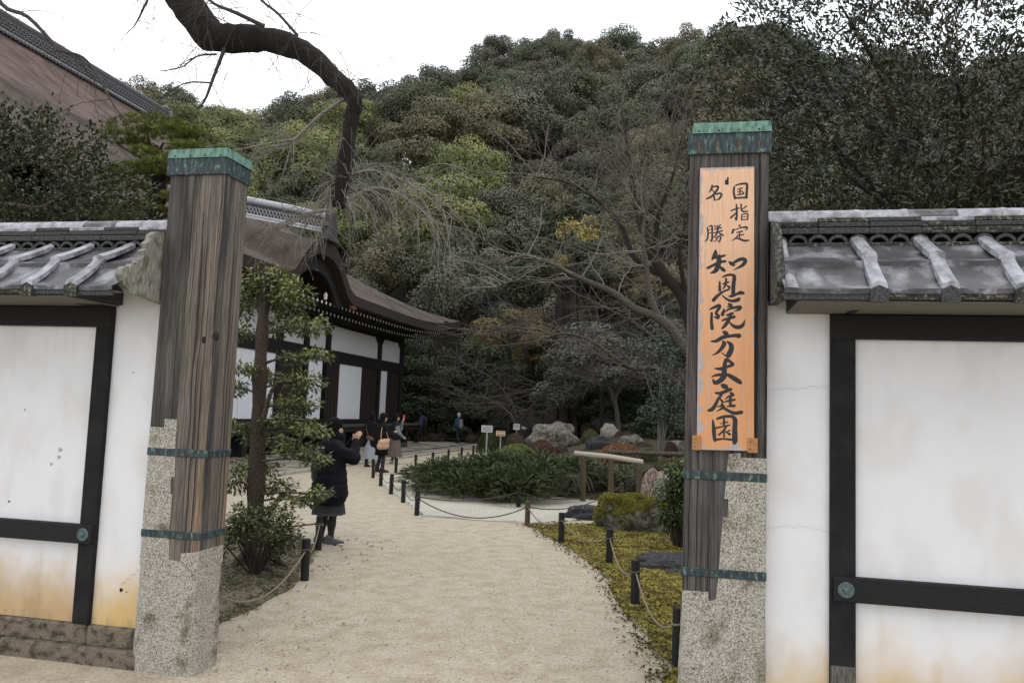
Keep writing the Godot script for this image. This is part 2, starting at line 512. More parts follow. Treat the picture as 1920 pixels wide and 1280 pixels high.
	M.limb_grey = tmat(ntex(noise(126, 0.06), ["#2b2622", "#464038", "#8a8374"], [0.25, 0.55, 0.78]), Vector3(1.4, 0.8, 1.4), 0.95)
	# fittings
	M.bollard = tmat(ntex(noise(131, 0.06), ["#0b0b0c", "#121213", "#1d1c1c"], [0.2, 0.5, 0.9]), Vector3(5, 0.8, 5), 0.7)
	M.bollard_brown = tmat(ntex(noise(132, 0.06), ["#3a2f26", "#55473a", "#6b5c4c"], [0.2, 0.5, 0.9]), Vector3(5, 0.8, 5), 0.85)
	M.rope = tmat(ntex(noise(133, 0.2, FastNoiseLite.TYPE_VALUE, 2), ["#6b6252", "#9c917b"], [0.3, 0.7]), Vector3(8, 8, 8), 0.95)
	M.rope_dark = tmat(ntex(noise(134, 0.2, FastNoiseLite.TYPE_VALUE, 2), ["#3b352c", "#5c5344"], [0.3, 0.7]), Vector3(8, 8, 8), 0.95)
	M.log_pale = tmat(ntex(noise(135, 0.05), ["#8d857a", "#b9b1a5", "#cfc8bd"], [0.2, 0.5, 0.85]), Vector3(0.8, 4, 4), 0.85)
	M.log_green = tmat(ntex(noise(136, 0.05), ["#3a3426", "#544c36", "#675e45"], [0.2, 0.5, 0.85]), Vector3(4, 0.8, 4), 0.9)

# garden rises gently to the right, behind the juniper
func mound_y(x: float, z: float) -> float:
	var d := -z
	return ss(-7.5, -1.0, x) * (0.75 * ss(16.0, 22.0, d) + 0.05 * maxf(0.0, d - 22.0)) * (1.0 - 0.0 * x)

func hill_y(x: float, z: float) -> float:
	var d := -z
	var az := rad_to_deg(atan2(x, d))
	var start := 47.0 - 7.0 * ss(-8.0, 2.0, x)
	var cap := lerpf(40.0, 67.0, ss(-19.5, -15.5, az))
	cap += 6.5 * exp(-pow((az + 9.0) / 3.2, 2.0)) - 1.8 * maxf(0.0, az + 7.0)
	cap = maxf(cap, 30.0) if az > 0.0 else maxf(cap, 20.0)
	var k := maxf(0.0, d - start)
	var h := 0.62 * k
	h = h if h < cap * 0.8 else cap * 0.8 + cap * 0.2 * (1.0 - exp(-(h - cap * 0.8) / (cap * 0.2)))
	var rise := h + 1.6 * big.get_noise_2d(x * 3.0, z * 3.0) * ss(0.0, 20.0, k)
	return rise + mound_y(x, minf(z, -16.0)) * (1.0 - ss(0.0, 30.0, k)) - 0.4 * (1.0 - ss(0.0, 4.0, k))

func flat_poly(pts: PackedVector2Array, y: float) -> Mb:
	var mb := Mb.new()
	var t := Geometry2D.triangulate_polygon(pts)
	if t.is_empty():
		print("no triangles ", pts.size())
	for p in pts:
		mb.vert(Vector3(p.x, y, p.y))
	for i in range(0, t.size(), 3):
		var a := pts[t[i]]
		var b := pts[t[i + 1]]
		var d := pts[t[i + 2]]
		if (b - a).cross(d - a) < 0:
			mb.it(t[i], t[i + 1], t[i + 2])
		else:
			mb.it(t[i], t[i + 2], t[i + 1])
	return mb

func wavy(pts: PackedVector2Array, amp: float, step: float, sd: int) -> PackedVector2Array:
	var n := noise(sd, 0.9, FastNoiseLite.TYPE_SIMPLEX_SMOOTH, 3)
	var o := PackedVector2Array()
	for i in pts.size():
		var a := pts[i]
		var b := pts[(i + 1) % pts.size()]
		var k := maxi(1, int(a.distance_to(b) / step))
		for j in k:
			var p := a.lerp(b, float(j) / k)
			o.append(p + Vector2(n.get_noise_2d(p.x, p.y), n.get_noise_2d(p.x + 90, p.y)) * amp)
	return o

func ground_and_hill() -> void:
	var g := Mb.new()
	g.quad(Vector3(-400, 0, 60), Vector3(400, 0, 60), Vector3(400, 0, -700), Vector3(-400, 0, -700))
	struct("ground", g, M.sand, "pale sandy gravel ground and path running through the gate into the garden", "ground")
	# stone apron along the temple hall and its gutter
	var a := Mb.new()
	a.box(Vector3(-13.6, -0.3, -47.0), Vector3(-9.75, 0.05, -12.0), 0.01)
	struct("stone_apron", a, M.apron, "flat grey stone apron at the foot of the temple hall veranda", "pavement")
	var kb := thing("apron_kerb", "pale stone kerb line between the stone apron and the sandy path", "kerb")
	kb.set_meta("kind", "structure")
	for i in 17:
		var s := Mb.new()
		s.box(Vector3(-9.747, -0.2, -13.9 - i * 2.0), Vector3(-9.48, 0.07 + 0.004 * (i % 2), -12.02 - i * 2.0), 0.012)
		put("kerb_stone", s, M.granite, kb)
	var gt := Mb.new()
	gt.box(Vector3(-10.75, 0.02, -41.0), Vector3(-10.55, 0.056, -27.5))
	struct("gutter", gt, M.rock_dark, "dark drain gutter line set in the stone apron", "gutter")
	# raked white gravel round the juniper
	var rim := PackedVector2Array([Vector2(-4.1, -12.75), Vector2(-4.95, -14.4), Vector2(-5.68, -15.7), Vector2(-6.45, -17.2), Vector2(-7.35, -19.1), Vector2(-7.45, -20.9), Vector2(-7.6, -24.6), Vector2(-7.95, -31.0), Vector2(-8.3, -34.8), Vector2(-6.9, -35.0), Vector2(-5.6, -28.0), Vector2(-5.0, -22.0), Vector2(-1.2, -20.0), Vector2(-0.6, -16.2), Vector2(-1.2, -13.9), Vector2(-2.35, -12.7)])
	struct("white_gravel", flat_poly(wavy(rim, 0.06, 0.3, 3), 0.006), M.raked, "white raked gravel bed spread around the low juniper", "gravel")
	var rk := Mb.new()
	var nx := 110
	var nz := 250
	var ok := func(x: float, z: float) -> bool: return Geometry2D.is_point_in_polygon(Vector2(x, z), rim)
	for j in nz:
		for i in nx:
			var x0 := -7.6 + i * 0.06
			var z0 := -12.8 - j * 0.036
			if not ok.call(x0, z0) or not ok.call(x0 + 0.06, z0 - 0.036):
				continue
			var q := []
			for w in [Vector2(x0, z0), Vector2(x0 + 0.06, z0), Vector2(x0 + 0.06, z0 - 0.036), Vector2(x0, z0 - 0.036)]:
				var d: float = Vector2((w.x + 3.2) * 0.72, w.y + 17.4).length() + 0.05 * sin(w.x * 3.0 + w.y * 2.0)
				q.append(Vector3(w.x, 0.011 + 0.011 * sin(d * TAU / 0.15), w.y))
			rk.quad(q[0], q[1], q[2], q[3])
	stuff(tag(put("rake_furrows", rk, M.raked), "fine curved rake furrows in the white gravel beside the juniper", "gravel"))
	# moss on the right, soil on the left
	var moss := PackedVector2Array([Vector2(-2.32, -12.55), Vector2(-1.55, -10.95), Vector2(-0.85, -9.3), Vector2(-0.44, -7.4), Vector2(-0.12, -6.05), Vector2(0.02, -5.2), Vector2(8, -5.1), Vector2(9, -22), Vector2(-0.4, -20), Vector2(-0.4, -14.4), Vector2(-1.3, -13.3)])
	var mosswavy := wavy(moss, 0.14, 0.12, 9)
	struct("moss_ground", flat_poly(mosswavy, 0.01), M.moss_sheet, "yellow green moss ground right of the path behind the gate pillar", "moss")
	var soil := PackedVector2Array([Vector2(-3.5, -5.2), Vector2(-3.45, -6.3), Vector2(-3.6, -7.3), Vector2(-3.95, -8.3), Vector2(-4.25, -9.3), Vector2(-5.0, -10.1), Vector2(-6.4, -10.3), Vector2(-7.2, -8.5), Vector2(-7.0, -5.2)])
	struct("soil_bed", flat_poly(wavy(soil, 0.1, 0.15, 10), 0.005), M.soil, "brown soil bed with thin dry grass under the camellia tree", "soil")
	# moss tufts, thickest and darkest at the edge of the path
	var tm := Mb.new()
	var r := RandomNumberGenerator.new()
	r.seed = 77
	var pn := noise(78, 0.55, FastNoiseLite.TYPE_SIMPLEX_SMOOTH, 4)
	for i in 42000:
		var z := -5.3 - pow(r.randf(), 1.25) * 9.2
		var x := -2.7 + r.randf() * 4.4
		var ed := 0.0
		if not Geometry2D.is_point_in_polygon(Vector2(x, z), moss):
			ed = 1.0
			if not Geometry2D.is_point_in_polygon(Vector2(x + 0.3 * r.randf() * r.randf(), z - 0.06), moss):
				continue
		var k := pn.get_noise_2d(x * 2.2, z * 2.2)
		var near := ss(-8.6, -6.6, z)
		var c := Color(0.31, 0.275, 0.072).lerp(Color(0.16, 0.158, 0.05), clampf(0.3 + k * 1.3 + near * 0.25, 0, 1))
		if ed > 0 or k < -0.22 or r.randf() < 0.04 + near * 0.22:
			c = Color(0.07, 0.052, 0.022).lerp(c, r.randf() * 0.45)
		tm.col = c * r.randf_range(0.75, 1.25)
		var p := Vector3(x, 0.008, z)
		var s := r.randf_range(0.010, 0.026)
		for b in 3:
			var an := r.randf() * TAU
			var d := Vector3(cos(an), r.randf_range(0.5, 1.6), sin(an)).normalized()
			tm.leaf(p, d, Vector3.UP, s * 1.25, s * 0.8)
	stuff(tag(put("moss_tufts", tm, M.moss_tuft), "yellow and brown moss tufts along the right edge of the path", "moss"))
	var gm := Mb.new()
	for i in 5200:
		var x := -6.2 + r.randf() * 2.8
		var z := -5.5 - r.randf() * 4.8
		if not Geometry2D.is_point_in_polygon(Vector2(x, z), soil) and r.randf() > 0.06:
			continue
		if pn.get_noise_2d(x * 2, z * 2) < -0.1 and r.randf() > 0.25:
			continue
		gm.col = Color(0.17, 0.15, 0.08).lerp(Color(0.08, 0.1, 0.03), r.randf()) * r.randf_range(0.7, 1.3)
		for b in 3:
			var an := r.randf() * TAU
			var d := Vector3(cos(an), r.randf_range(0.2, 1.4), sin(an)).normalized()
			gm.leaf(Vector3(x, 0.0, z), d, Vector3.UP, r.randf_range(0.03, 0.075), 0.006)
	stuff(tag(put("dry_grass", gm, M.moss_tuft), "thin dry grass on the soil under the camellia tree", "grass"))
	# mound of the rock garden
	var md := Mb.new()
	md.sheet(40, 50, func(u: float, w: float) -> Vector3:
		var x := lerpf(-9.0, 14.0, u)
		var z := lerpf(-15.0, -52.0, w)
		return Vector3(x, mound_y(x, z) - 0.03 + 0.03 * big.get_noise_2d(x * 40, z * 40), z))
	struct("garden_mound", md, M.mound, "low mossy earth mound carrying the rock garden behind the juniper", "mound")
	# hill
	var hb := Mb.new()
	hb.sheet(90, 90, func(u: float, w: float) -> Vector3:
		var z := lerpf(-39.0, -330.0, w * w * 0.6 + w * 0.4)
		var x := lerpf(-190.0, 150.0, u)
		return Vector3(x, hill_y(x, z), z))
	struct("hill", hb, M.forest_floor, "steep wooded hillside rising behind the temple garden", "hill")

# grit, twigs and fallen leaves scattered over the sand
func path_litter() -> void:
	var r := RandomNumberGenerator.new()
	r.seed = 611
	var g := Mb.new()
	var n := noise(612, 0.35, FastNoiseLite.TYPE_SIMPLEX_SMOOTH, 3)
	var put_down := 0
	while put_down < 9000:
		var z := -3.2 - 11.0 * pow(r.randf(), 1.6)
		var x := lerpf(-0.72, 0.12, r.randf()) * -z
		if n.get_noise_2d(x, z) < r.randf_range(-0.5, 0.35):
			continue
		put_down += 1
		var s := r.randf_range(0.003, 0.008)
		g.col = Color(0.62, 0.57, 0.5).lerp(Color(0.2, 0.175, 0.15), pow(r.randf(), 0.8)) * r.randf_range(0.8, 1.1)
		var p := Vector3(x, s * 0.3, z)
		var a := r.randf() * TAU
		var u := Vector3(cos(a), 0, sin(a)) * s
		var w := Vector3(-sin(a), 0, cos(a)) * s * 0.75
		var t := p + Vector3(0, s * 0.7, 0)
		g.tri(p - u, p + w, t)
		g.tri(p + w, p + u, t)
		g.tri(p + u, p - w, t)
		g.tri(p - w, p - u, t)
	stuff(tag(put("grit", g, M.moss_tuft), "coarse grit strewn over the sandy path", "gravel"))
	var l := Mb.new()
	for i in 420:
		var z := -3.6 - 9.0 * pow(r.randf(), 1.4)
		var edge := r.randf() < 0.75
		var x := lerpf(-0.55, 0.1, r.randf()) * -z
		if edge:
			x = (-0.42 * -z - 0.35 + r.randfn(0.0, 0.35)) if r.randf() < 0.5 else (0.0 + 0.11 * (z + 5.5) + r.randfn(-0.1, 0.22))
		l.col = Color(0.16, 0.105, 0.05).lerp(Color(0.075, 0.055, 0.03), r.randf()) * r.randf_range(0.7, 1.3)
		var a := r.randf() * TAU
		l.leaf(Vector3(x, 0.007, z), Vector3(cos(a), 0.12, sin(a)).normalized(), (Vector3.UP + unit(r) * 0.3).normalized(), r.randf_range(0.015, 0.05), r.randf_range(0.006, 0.018))
	stuff(tag(put("fallen_leaves", l, M.moss_tuft), "small brown fallen leaves and twigs along the path edges", "leaves"))

const SIDEWAYS := Transform3D(Vector3(0, 0, 1), Vector3(0, 1, 0), Vector3(1, 0, 0), Vector3.ZERO)

# a plaster panel whose foot is stained yellow where rain splashes it; s runs along x
func plaster_panel(x0: float, x1: float, y0: float, y1: float, z: float, sd: int, high: float, tint: Color) -> Mb:
	var mb := Mb.new()
	var n := noise(sd, 1.0, FastNoiseLite.TYPE_SIMPLEX_SMOOTH, 4)
	var nu := int((x1 - x0) / 0.02) + 1
	var nv := int((y1 - y0) / 0.02) + 1
	mb.sheet(nu, nv, func(u: float, w: float):
		var x := lerpf(x0, x1, u)
		var y := lerpf(y0, y1, w)
		var k := n.get_noise_2d(x * 1.7, y * 0.8) * 0.5 + n.get_noise_2d(x * 7.0, y * 5.0) * 0.2
		var st := 1.0 - ss(high * 0.25, high * 1.1, y + k * high * 0.5)
		st = maxf(st, 0.55 * (1.0 - ss(high * 0.62, high * 0.66, y + k * high * 0.25)))
		var c := Color(0.785, 0.795, 0.83).lerp(tint, st)
		c = c.lerp(tint * 0.82, ss(0.1, 0.5, n.get_noise_2d(x * 4.0 + 40, y * 1.2)) * st * 0.7)
		if y < y0 + 0.05 and y0 < 0.5:
			c = c.lerp(Color(0.3, 0.26, 0.2), 0.35 * ss(0.0, 0.4, n.get_noise_2d(x * 16, 3) + 0.1))
		var edge := minf(x - x0, x1 - x)
		c = c * (1.0 - 0.035 * absf(n.get_noise_2d(x * 2.2 + 9, y * 2.2)) - 0.12 * ss(0.022, 0.0, edge) * clampf(0.6 + n.get_noise_2d(x * 9, y * 6), 0.0, 1.0))
		var drip := n.get_noise_2d(x * 14.0 + 70, y * 0.6)
		c = c.lerp(c * Color(0.93, 0.91, 0.87), ss(0.25, 0.6, drip) * ss(y1 - 0.9, y1, y) * 0.6)
		return [Vector3(x, y, z + 0.0025 * n.get_noise_2d(x * 3, y * 3)), c])
	var k := mb.v.size()
	mb.col = Color(0.8, 0.8, 0.8)
	mb.quad(Vector3(x0, y0, z - 0.2), Vector3(x1, y0, z - 0.2), Vector3(x1, y1, z - 0.2), Vector3(x0, y1, z - 0.2))
	return mb

# one flat pan tile: slopes forward in z with a gentle curve, thick front edge
func pan_tile(x0: float, x1: float, zt: float, yt: float, zb: float, yb: float, th: float) -> Mb:
	var mb := Mb.new()
	var f := func(u: float, w: float) -> Vector3:
		var z := lerpf(zb, zt, w)
		var y := lerpf(yb, yt, w) - 0.022 * sin(PI * w) - 0.006 * sin(PI * u)
		return Vector3(lerpf(x0, x1, u), y, z)
	mb.sheet(4, 6, f)
	for i in 4:
		var a: Vector3 = f.call(i / 4.0, 0.0)
		var b: Vector3 = f.call((i + 1) / 4.0, 0.0)
		mb.quad(a - Vector3(0, th, 0), b - Vector3(0, th, 0), b, a)
		mb.quad(a - Vector3(0, th, 0.0), a + Vector3(0, 0, -0.12) - Vector3(0, th, 0), b + Vector3(0, 0, -0.12) - Vector3(0, th, 0), b - Vector3(0, th, 0))
	return mb

# one angular batten tile over the joint of two pans
func batten(x: float, w0: float, w1: float, zt: float, yt: float, zb: float, yb: float, h: float, sag: float) -> Mb:
	var mb := Mb.new()
	var prof := [Vector2(-0.5, -0.035), Vector2(-0.46, 0.0), Vector2(0.0, 0.36), Vector2(0.46, 0.0), Vector2(0.5, -0.035)]
	var n := 7
	var g := func(i: int, t: float) -> Vector3:
		var q: Vector2 = prof[i]
		var w := lerpf(w0, w1, t)
		var y := lerpf(yt, yb, t) - sag * sin(PI * t)
		var yy := q.y * h if i > 0 and i < 4 else -h * 0.9
		return Vector3(x + q.x * w, y + yy, lerpf(zt, zb, t))
	for j in n:
		for i in 4:
			mb.quad(g.call(i, (j + 1.0) / n), g.call(i + 1, (j + 1.0) / n), g.call(i + 1, j / float(n)), g.call(i, j / float(n)))
	for e in [0.0, 1.0]:
		var a: Vector3 = g.call(0, e)
		var p := []
		for i in 5:
			p.append(g.call(i, e))
		for i in range(1, 4):
			if e == 1.0:
				mb.tri(p[0], p[i + 1], p[i])
			else:
				mb.tri(p[0], p[i], p[i + 1])
	return mb

func ridge_roll(x0: float, x1: float, y: float, z: float, r: float, lip: float) -> Mb:
	var mb := Mb.new()
	var k := 12
	for seg in 2:
		var a0 := x0 if seg == 0 else x1 - 0.03
		var a1 := x1 - 0.03 if seg == 0 else x1
		var rr := r if seg == 0 else r + lip
		var first := mb.v.size()
		for j in 2:
			for i in k + 1:
				var an := PI * (i / float(k) * 1.1 - 0.05)
				mb.vert(Vector3(a0 if j == 0 else a1, y + sin(an) * rr, z + cos(an) * rr * 1.15))
		for i in k:
			mb.it(first + i, first + k + 1 + i, first + k + 2 + i)
			mb.it(first + i, first + k + 2 + i, first + i + 1)
		for xx in [a0, a1]:
			var m := mb.vert(Vector3(xx, y, z))
			for i in k + 1:
				var an := PI * (i / float(k) * 1.1 - 0.05)
				mb.vert(Vector3(xx, y + sin(an) * rr, z + cos(an) * rr * 1.15))
			for i in k:
				mb.it(m, m + 1 + i, m + 2 + i)
	return mb

func arch_tile(x: float, y: float, z: float, r: float, h: float, deep: float) -> Mb:
	var mb := Mb.new()
	var k := 8
	for i in k:
		var q := []
		for e in 2:
			var an := PI * (i + e) / k
			var o := Vector2(-cos(an) * r, sin(an) * h)
			q.append([o, o * Vector2(0.72, 0.62)])
		var P := func(v2: Vector2, d: float) -> Vector3: return Vector3(x + v2.x, y + v2.y, z - d)
		mb.quad(P.call(q[0][1], 0.0), P.call(q[1][1], 0.0), P.call(q[1][0], 0.0), P.call(q[0][0], 0.0))
		mb.quad(P.call(q[0][0], 0.0), P.call(q[1][0], 0.0), P.call(q[1][0], deep), P.call(q[0][0], deep))
		mb.quad(P.call(q[1][1], 0.0), P.call(q[0][1], 0.0), P.call(q[0][1], deep), P.call(q[1][1], deep))
	return mb

func boss(x: float, y: float, z: float, r: float) -> Mb:
	var mb := Mb.new()
	mb.xf = Transform3D(Basis(Vector3.RIGHT, PI / 2), Vector3(x, y, z))
	mb.lathe(Vector3.ZERO, [Vector2(r, 0), Vector2(r, 0.006), Vector2(r * 0.86, 0.012), Vector2(r * 0.8, 0.007), Vector2(r * 0.45, 0.006), Vector2(r * 0.4, 0.014), Vector2(r * 0.28, 0.022), Vector2(0.0, 0.026)], 20)
	return mb

func wall_roof(w: Node3D, xa: float, xb: float, joints: Array, side: int, sd: int) -> void:
	# xa is the end at the gate pillar; the tiles run from there away from the gate
	var r := RandomNumberGenerator.new()
	r.seed = sd
	var lo := minf(xa, xb)
	var hi := maxf(xa, xb)
	var base := Mb.new()
	base.xf = SIDEWAYS
	base.prism(PackedVector2Array([Vector2(-4.34, 2.355), Vector2(-4.34, 2.385), Vector2(-4.9, 2.74), Vector2(-5.0, 2.78), Vector2(-5.1, 2.74), Vector2(-5.66, 2.385), Vector2(-5.66, 2.355)]), lo + (0.02 if side < 0 else 0.1), hi - (0.33 if side < 0 else 0.02))
	put("roof_core", base, M.tile_dark, w)
	# pans in two courses between the battens
	for k in joints.size() - 1:
		var a: float = minf(joints[k], joints[k + 1]) + 0.004
		var b: float = maxf(joints[k], joints[k + 1]) - 0.004
		var j := r.randf_range(-0.004, 0.004)
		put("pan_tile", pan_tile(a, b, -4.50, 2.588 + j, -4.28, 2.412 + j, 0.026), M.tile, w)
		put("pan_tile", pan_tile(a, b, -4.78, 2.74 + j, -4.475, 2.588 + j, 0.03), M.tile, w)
		var e := Mb.new()
		e.box(Vector3(a, 2.352 + j, -4.305), Vector3(b, 2.384 + j, -4.287), 0.003)
		put("eave_tile", e, M.lichen_tile if r.randf() < 0.72 and k > 0 else M.tile_dark, w)
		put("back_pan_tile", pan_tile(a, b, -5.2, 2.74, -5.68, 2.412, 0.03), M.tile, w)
	for k in joints.size():
		if k == 0:
			continue
		var x: float = joints[k]
		var j := r.randf_range(-0.004, 0.004)
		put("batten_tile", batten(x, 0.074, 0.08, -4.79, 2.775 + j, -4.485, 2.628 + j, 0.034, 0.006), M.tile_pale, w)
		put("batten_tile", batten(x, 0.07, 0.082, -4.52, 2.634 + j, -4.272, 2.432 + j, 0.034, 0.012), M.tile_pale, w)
		var cap := Mb.new()
		cap.prism(PackedVector2Array([Vector2(x - 0.042, 2.34), Vector2(x + 0.042, 2.34), Vector2(x + 0.043, 2.405), Vector2(x, 2.425), Vector2(x - 0.043, 2.405)]), -4.30, -4.268)
		put("batten_end_tile", cap, M.tile_dark if r.randf() < 0.5 else M.lichen_tile, w)
	# courses under the ridge
	var n := int((hi - lo) / 0.27)
	for k in n:
		var a := lo + (hi - lo) * k / n + 0.001
		var b := lo + (hi - lo) * (k + 1) / n - 0.001
		for q in [[2.70, 2.748, -4.765, 0], [2.806, 2.842, -4.80, 1], [2.849, 2.876, -4.815, 0], [2.882, 2.908, -4.83, 2]]:
			var s := Mb.new()
			var j := r.randf_range(-0.003, 0.003)
			s.box(Vector3(a, q[0], -9.94 - q[2]), Vector3(b, q[1], q[2] + j), 0.004)
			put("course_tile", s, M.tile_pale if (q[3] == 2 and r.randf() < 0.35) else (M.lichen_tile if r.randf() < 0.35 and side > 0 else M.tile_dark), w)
	var arches := int((hi - lo) / 0.108)
	for k in arches:
		var x := lo + 0.054 + k * 0.108
		put("arch_tile", arch_tile(x, 2.75, -4.79 + r.randf_range(-0.004, 0.004), 0.053, 0.05, 0.12), M.tile_dark, w)
	var fill := Mb.new()
	fill.box(Vector3(lo, 2.745, -5.08), Vector3(hi, 2.81, -4.86))
	put("ridge_core", fill, M.black_wood, w)
	var rolls := int((hi - lo) / 0.25)
	for k in rolls:
		var a := xa + (xb - xa) * k / rolls
		var b := xa + (xb - xa) * (k + 1) / rolls
		var m: Mb
		if side > 0:
			m = ridge_roll(a, b + 0.004, 2.912, -4.97, 0.07, 0.003)
		else:
			m = ridge_roll(b - 0.004, a, 2.912, -4.97, 0.07, 0.003)
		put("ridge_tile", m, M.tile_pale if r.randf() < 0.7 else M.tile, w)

func garden_walls() -> void:
	for side in [-1, 1]:
		var L: bool = side < 0
		var w := thing("garden_wall", "white plaster garden wall with grey tiles and broken gable board left of the gate" if L else "white plaster garden wall with lichened tiled roof behind the signboard pillar", "wall")
		w.set_meta("kind", "thing")
		var xa := -3.415 if L else 0.475
		var xb := -7.3 if L else 4.6
		var lo := minf(xa, xb)
		var hi := maxf(xa, xb)
		var zf := -4.80
		var post_a := -3.915 if L else 0.81
		var post_b := -3.79 if L else 0.942
		var foot := 0.235
		# plaster: the narrow panel by the pillar and the wide one beyond the post
		var warm := Color(0.66, 0.46, 0.19)
		if L:
			put("plaster_panel", plaster_panel(post_b, xa, foot, 2.52, zf, 5, 0.72, warm), M.plaster, w)
			put("plaster_panel", plaster_panel(xb, post_a, 0.87, 2.21, zf, 6, 0.3, warm), M.plaster, w)
			put("lower_plaster_panel", plaster_panel(xb, post_a, foot, 0.76, zf, 7, 0.72, Color(0.55, 0.38, 0.2)), M.plaster, w)
			put("upper_plaster_panel", plaster_panel(xb, post_a, 2.33, 2.42, zf, 8, 0.1, warm), M.plaster, w)
		else:
			put("plaster_panel", plaster_panel(xa, post_a, foot, 2.42, zf, 15, 0.60, warm), M.plaster, w)
			put("plaster_panel", plaster_panel(post_b, xb, 0.90, 2.21, zf, 16, 0.3, warm), M.plaster, w)
			put("lower_plaster_panel", plaster_panel(post_b, xb, foot, 0.79, zf, 17, 0.66, Color(0.64, 0.46, 0.24)), M.plaster, w)
			put("upper_plaster_panel", plaster_panel(post_b, xb, 2.33, 2.42, zf, 18, 0.1, warm), M.plaster, w)
		var core := Mb.new()
		core.box(Vector3(lo + 0.005, 0.02, -5.14), Vector3(hi - 0.005, 2.415, zf - 0.012))
		put("wall_core", core, M.soffit, w)
		# timber frame
		var post := Mb.new()
		post.box(Vector3(post_a, foot, zf - 0.05), Vector3(post_b, 2.42, zf + 0.035), 0.006)
		put("post", post, M.black_wood, w)
		if not L:
			var foot_piece := Mb.new()
			foot_piece.box(Vector3(post_a + 0.003, 0.1, zf - 0.04), Vector3(post_b - 0.003, 0.432, zf + 0.039), 0.006)
			put("post_foot", foot_piece, M.grey_wood, w)
		var bx0: float = xb if L else post_a + 0.004
		var bx1: float = post_b - 0.004 if L else xb
		var top := Mb.new()
		top.box(Vector3(bx0, 2.202, zf - 0.03), Vector3(bx1, 2.338, zf + 0.055), 0.006)
		put("upper_beam", top, M.black_wood_h, w)
		var low := Mb.new()
		var ly0 := 0.755 if L else 0.772
		var ly1 := 0.878 if L else 0.903
		low.box(Vector3(xb if L else 0.828, ly0, zf - 0.03), Vector3(-3.802 if L else xb, ly1, zf + 0.058), 0.007)
		put("lower_beam", low, M.black_wood_h, w)
		put("metal_boss", boss(-3.862 if L else 0.887, (ly0 + ly1) / 2, zf + 0.0575, 0.043), M.disc, w)
		# carved bracket under the eave
		var br := Mb.new()
		if L:
			br.prism(PackedVector2Array([Vector2(-4.13, 2.415), Vector2(-4.14, 2.37), Vector2(-4.06, 2.352), Vector2(-3.98, 2.338), Vector2(-3.795, 2.338), Vector2(-3.795, 2.415)]), zf - 0.02, zf + 0.15)
		else:
			br.prism(PackedVector2Array([Vector2(0.842, 2.415), Vector2(0.845, 2.345), Vector2(0.925, 2.338), Vector2(0.955, 2.36), Vector2(0.948, 2.38), Vector2(0.965, 2.39), Vector2(0.965, 2.415)]), zf - 0.02, zf + 0.2)
		put("bracket", br, M.black_wood, w)
		var under := Mb.new()
		under.box(Vector3(lo + (0.03 if L else 0.1), 2.342, -4.79), Vector3(hi - (0.35 if L else 0.03), 2.350, -4.31))
		put("soffit", under, M.soffit, w)
		# stone foot
		var cuts := [-3.45, -3.80, -4.55, -5.9, -7.3] if L else [0.47, 1.2, 1.95, 3.2, 4.6]
		for k in 4:
			var a: float = minf(cuts[k], cuts[k + 1]) + 0.002
			var b: float = maxf(cuts[k], cuts[k + 1]) - 0.002
			var s := Mb.new()
			s.box(Vector3(a, 0.10, -5.16), Vector3(b, foot - 0.004 * (k % 2), -4.765 - 0.004 * (k % 2)), 0.014)
			put("sill_stone", s, M.sill_stone, w)
			var t := Mb.new()
			t.box(Vector3(a - 0.12 * side * (1 if k > 0 else 0), -0.15, -5.18), Vector3(b - 0.12 * side * (1 if k < 3 else 0), 0.108, -4.71 - 0.006 * (k % 2)), 0.018)
			put("base_stone", t, M.sill_stone, w)
		# roof
		var js := []
		for k in 13:
			js.append(-3.42 - (0.29 + (k - 1) * 0.322 if k > 0 else 0.0) if L else 0.50 + (0.455 + (k - 1) * 0.328 if k > 0 else 0.0))
		wall_roof(w, xa - 0.0, xb, js, side, 300 + side)
		# gable boards at the gate end
		var bg := Mb.new()
		bg.xf = SIDEWAYS
		if L:
			# weathered board with a torn front edge, seen from inside the gate; drawn in z, y
			var out := PackedVector2Array([Vector2(-4.93, 2.37), Vector2(-4.82, 2.36), Vector2(-4.70, 2.372), Vector2(-4.58, 2.385), Vector2(-4.50, 2.39), Vector2(-4.475, 2.38), Vector2(-4.44, 2.392), Vector2(-4.415, 2.41), Vector2(-4.38, 2.425), Vector2(-4.36, 2.47), Vector2(-4.345, 2.49), Vector2(-4.35, 2.52), Vector2(-4.38, 2.545), Vector2(-4.42, 2.55), Vector2(-4.45, 2.575), Vector2(-4.475, 2.57), Vector2(-4.50, 2.61), Vector2(-4.53, 2.605), Vector2(-4.545, 2.65), Vector2(-4.53, 2.675), Vector2(-4.575, 2.70), Vector2(-4.56, 2.73), Vector2(-4.60, 2.76), Vector2(-4.61, 2.80), Vector2(-4.66, 2.83), Vector2(-4.74, 2.845), Vector2(-4.93, 2.87)])
			bg.prism(out, -3.465, -3.418)
		else:
			bg.prism(PackedVector2Array([Vector2(-4.95, 2.40), Vector2(-4.52, 2.372), Vector2(-4.40, 2.366), Vector2(-4.36, 2.385), Vector2(-4.36, 2.42), Vector2(-4.385, 2.43), Vector2(-4.375, 2.46), Vector2(-4.40, 2.50), Vector2(-4.50, 2.66), Vector2(-4.60, 2.79), Vector2(-4.72, 2.86), Vector2(-4.97, 2.93)]), 0.478, 0.523)
		put("gable_board", bg, M.barge if L else M.lichen_tile, w)
		if not L:
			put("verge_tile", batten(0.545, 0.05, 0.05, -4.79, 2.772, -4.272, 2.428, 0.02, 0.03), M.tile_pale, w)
	# hairline cracks in the plaster
	var w2: Node3D = get_node("garden_wall_001")
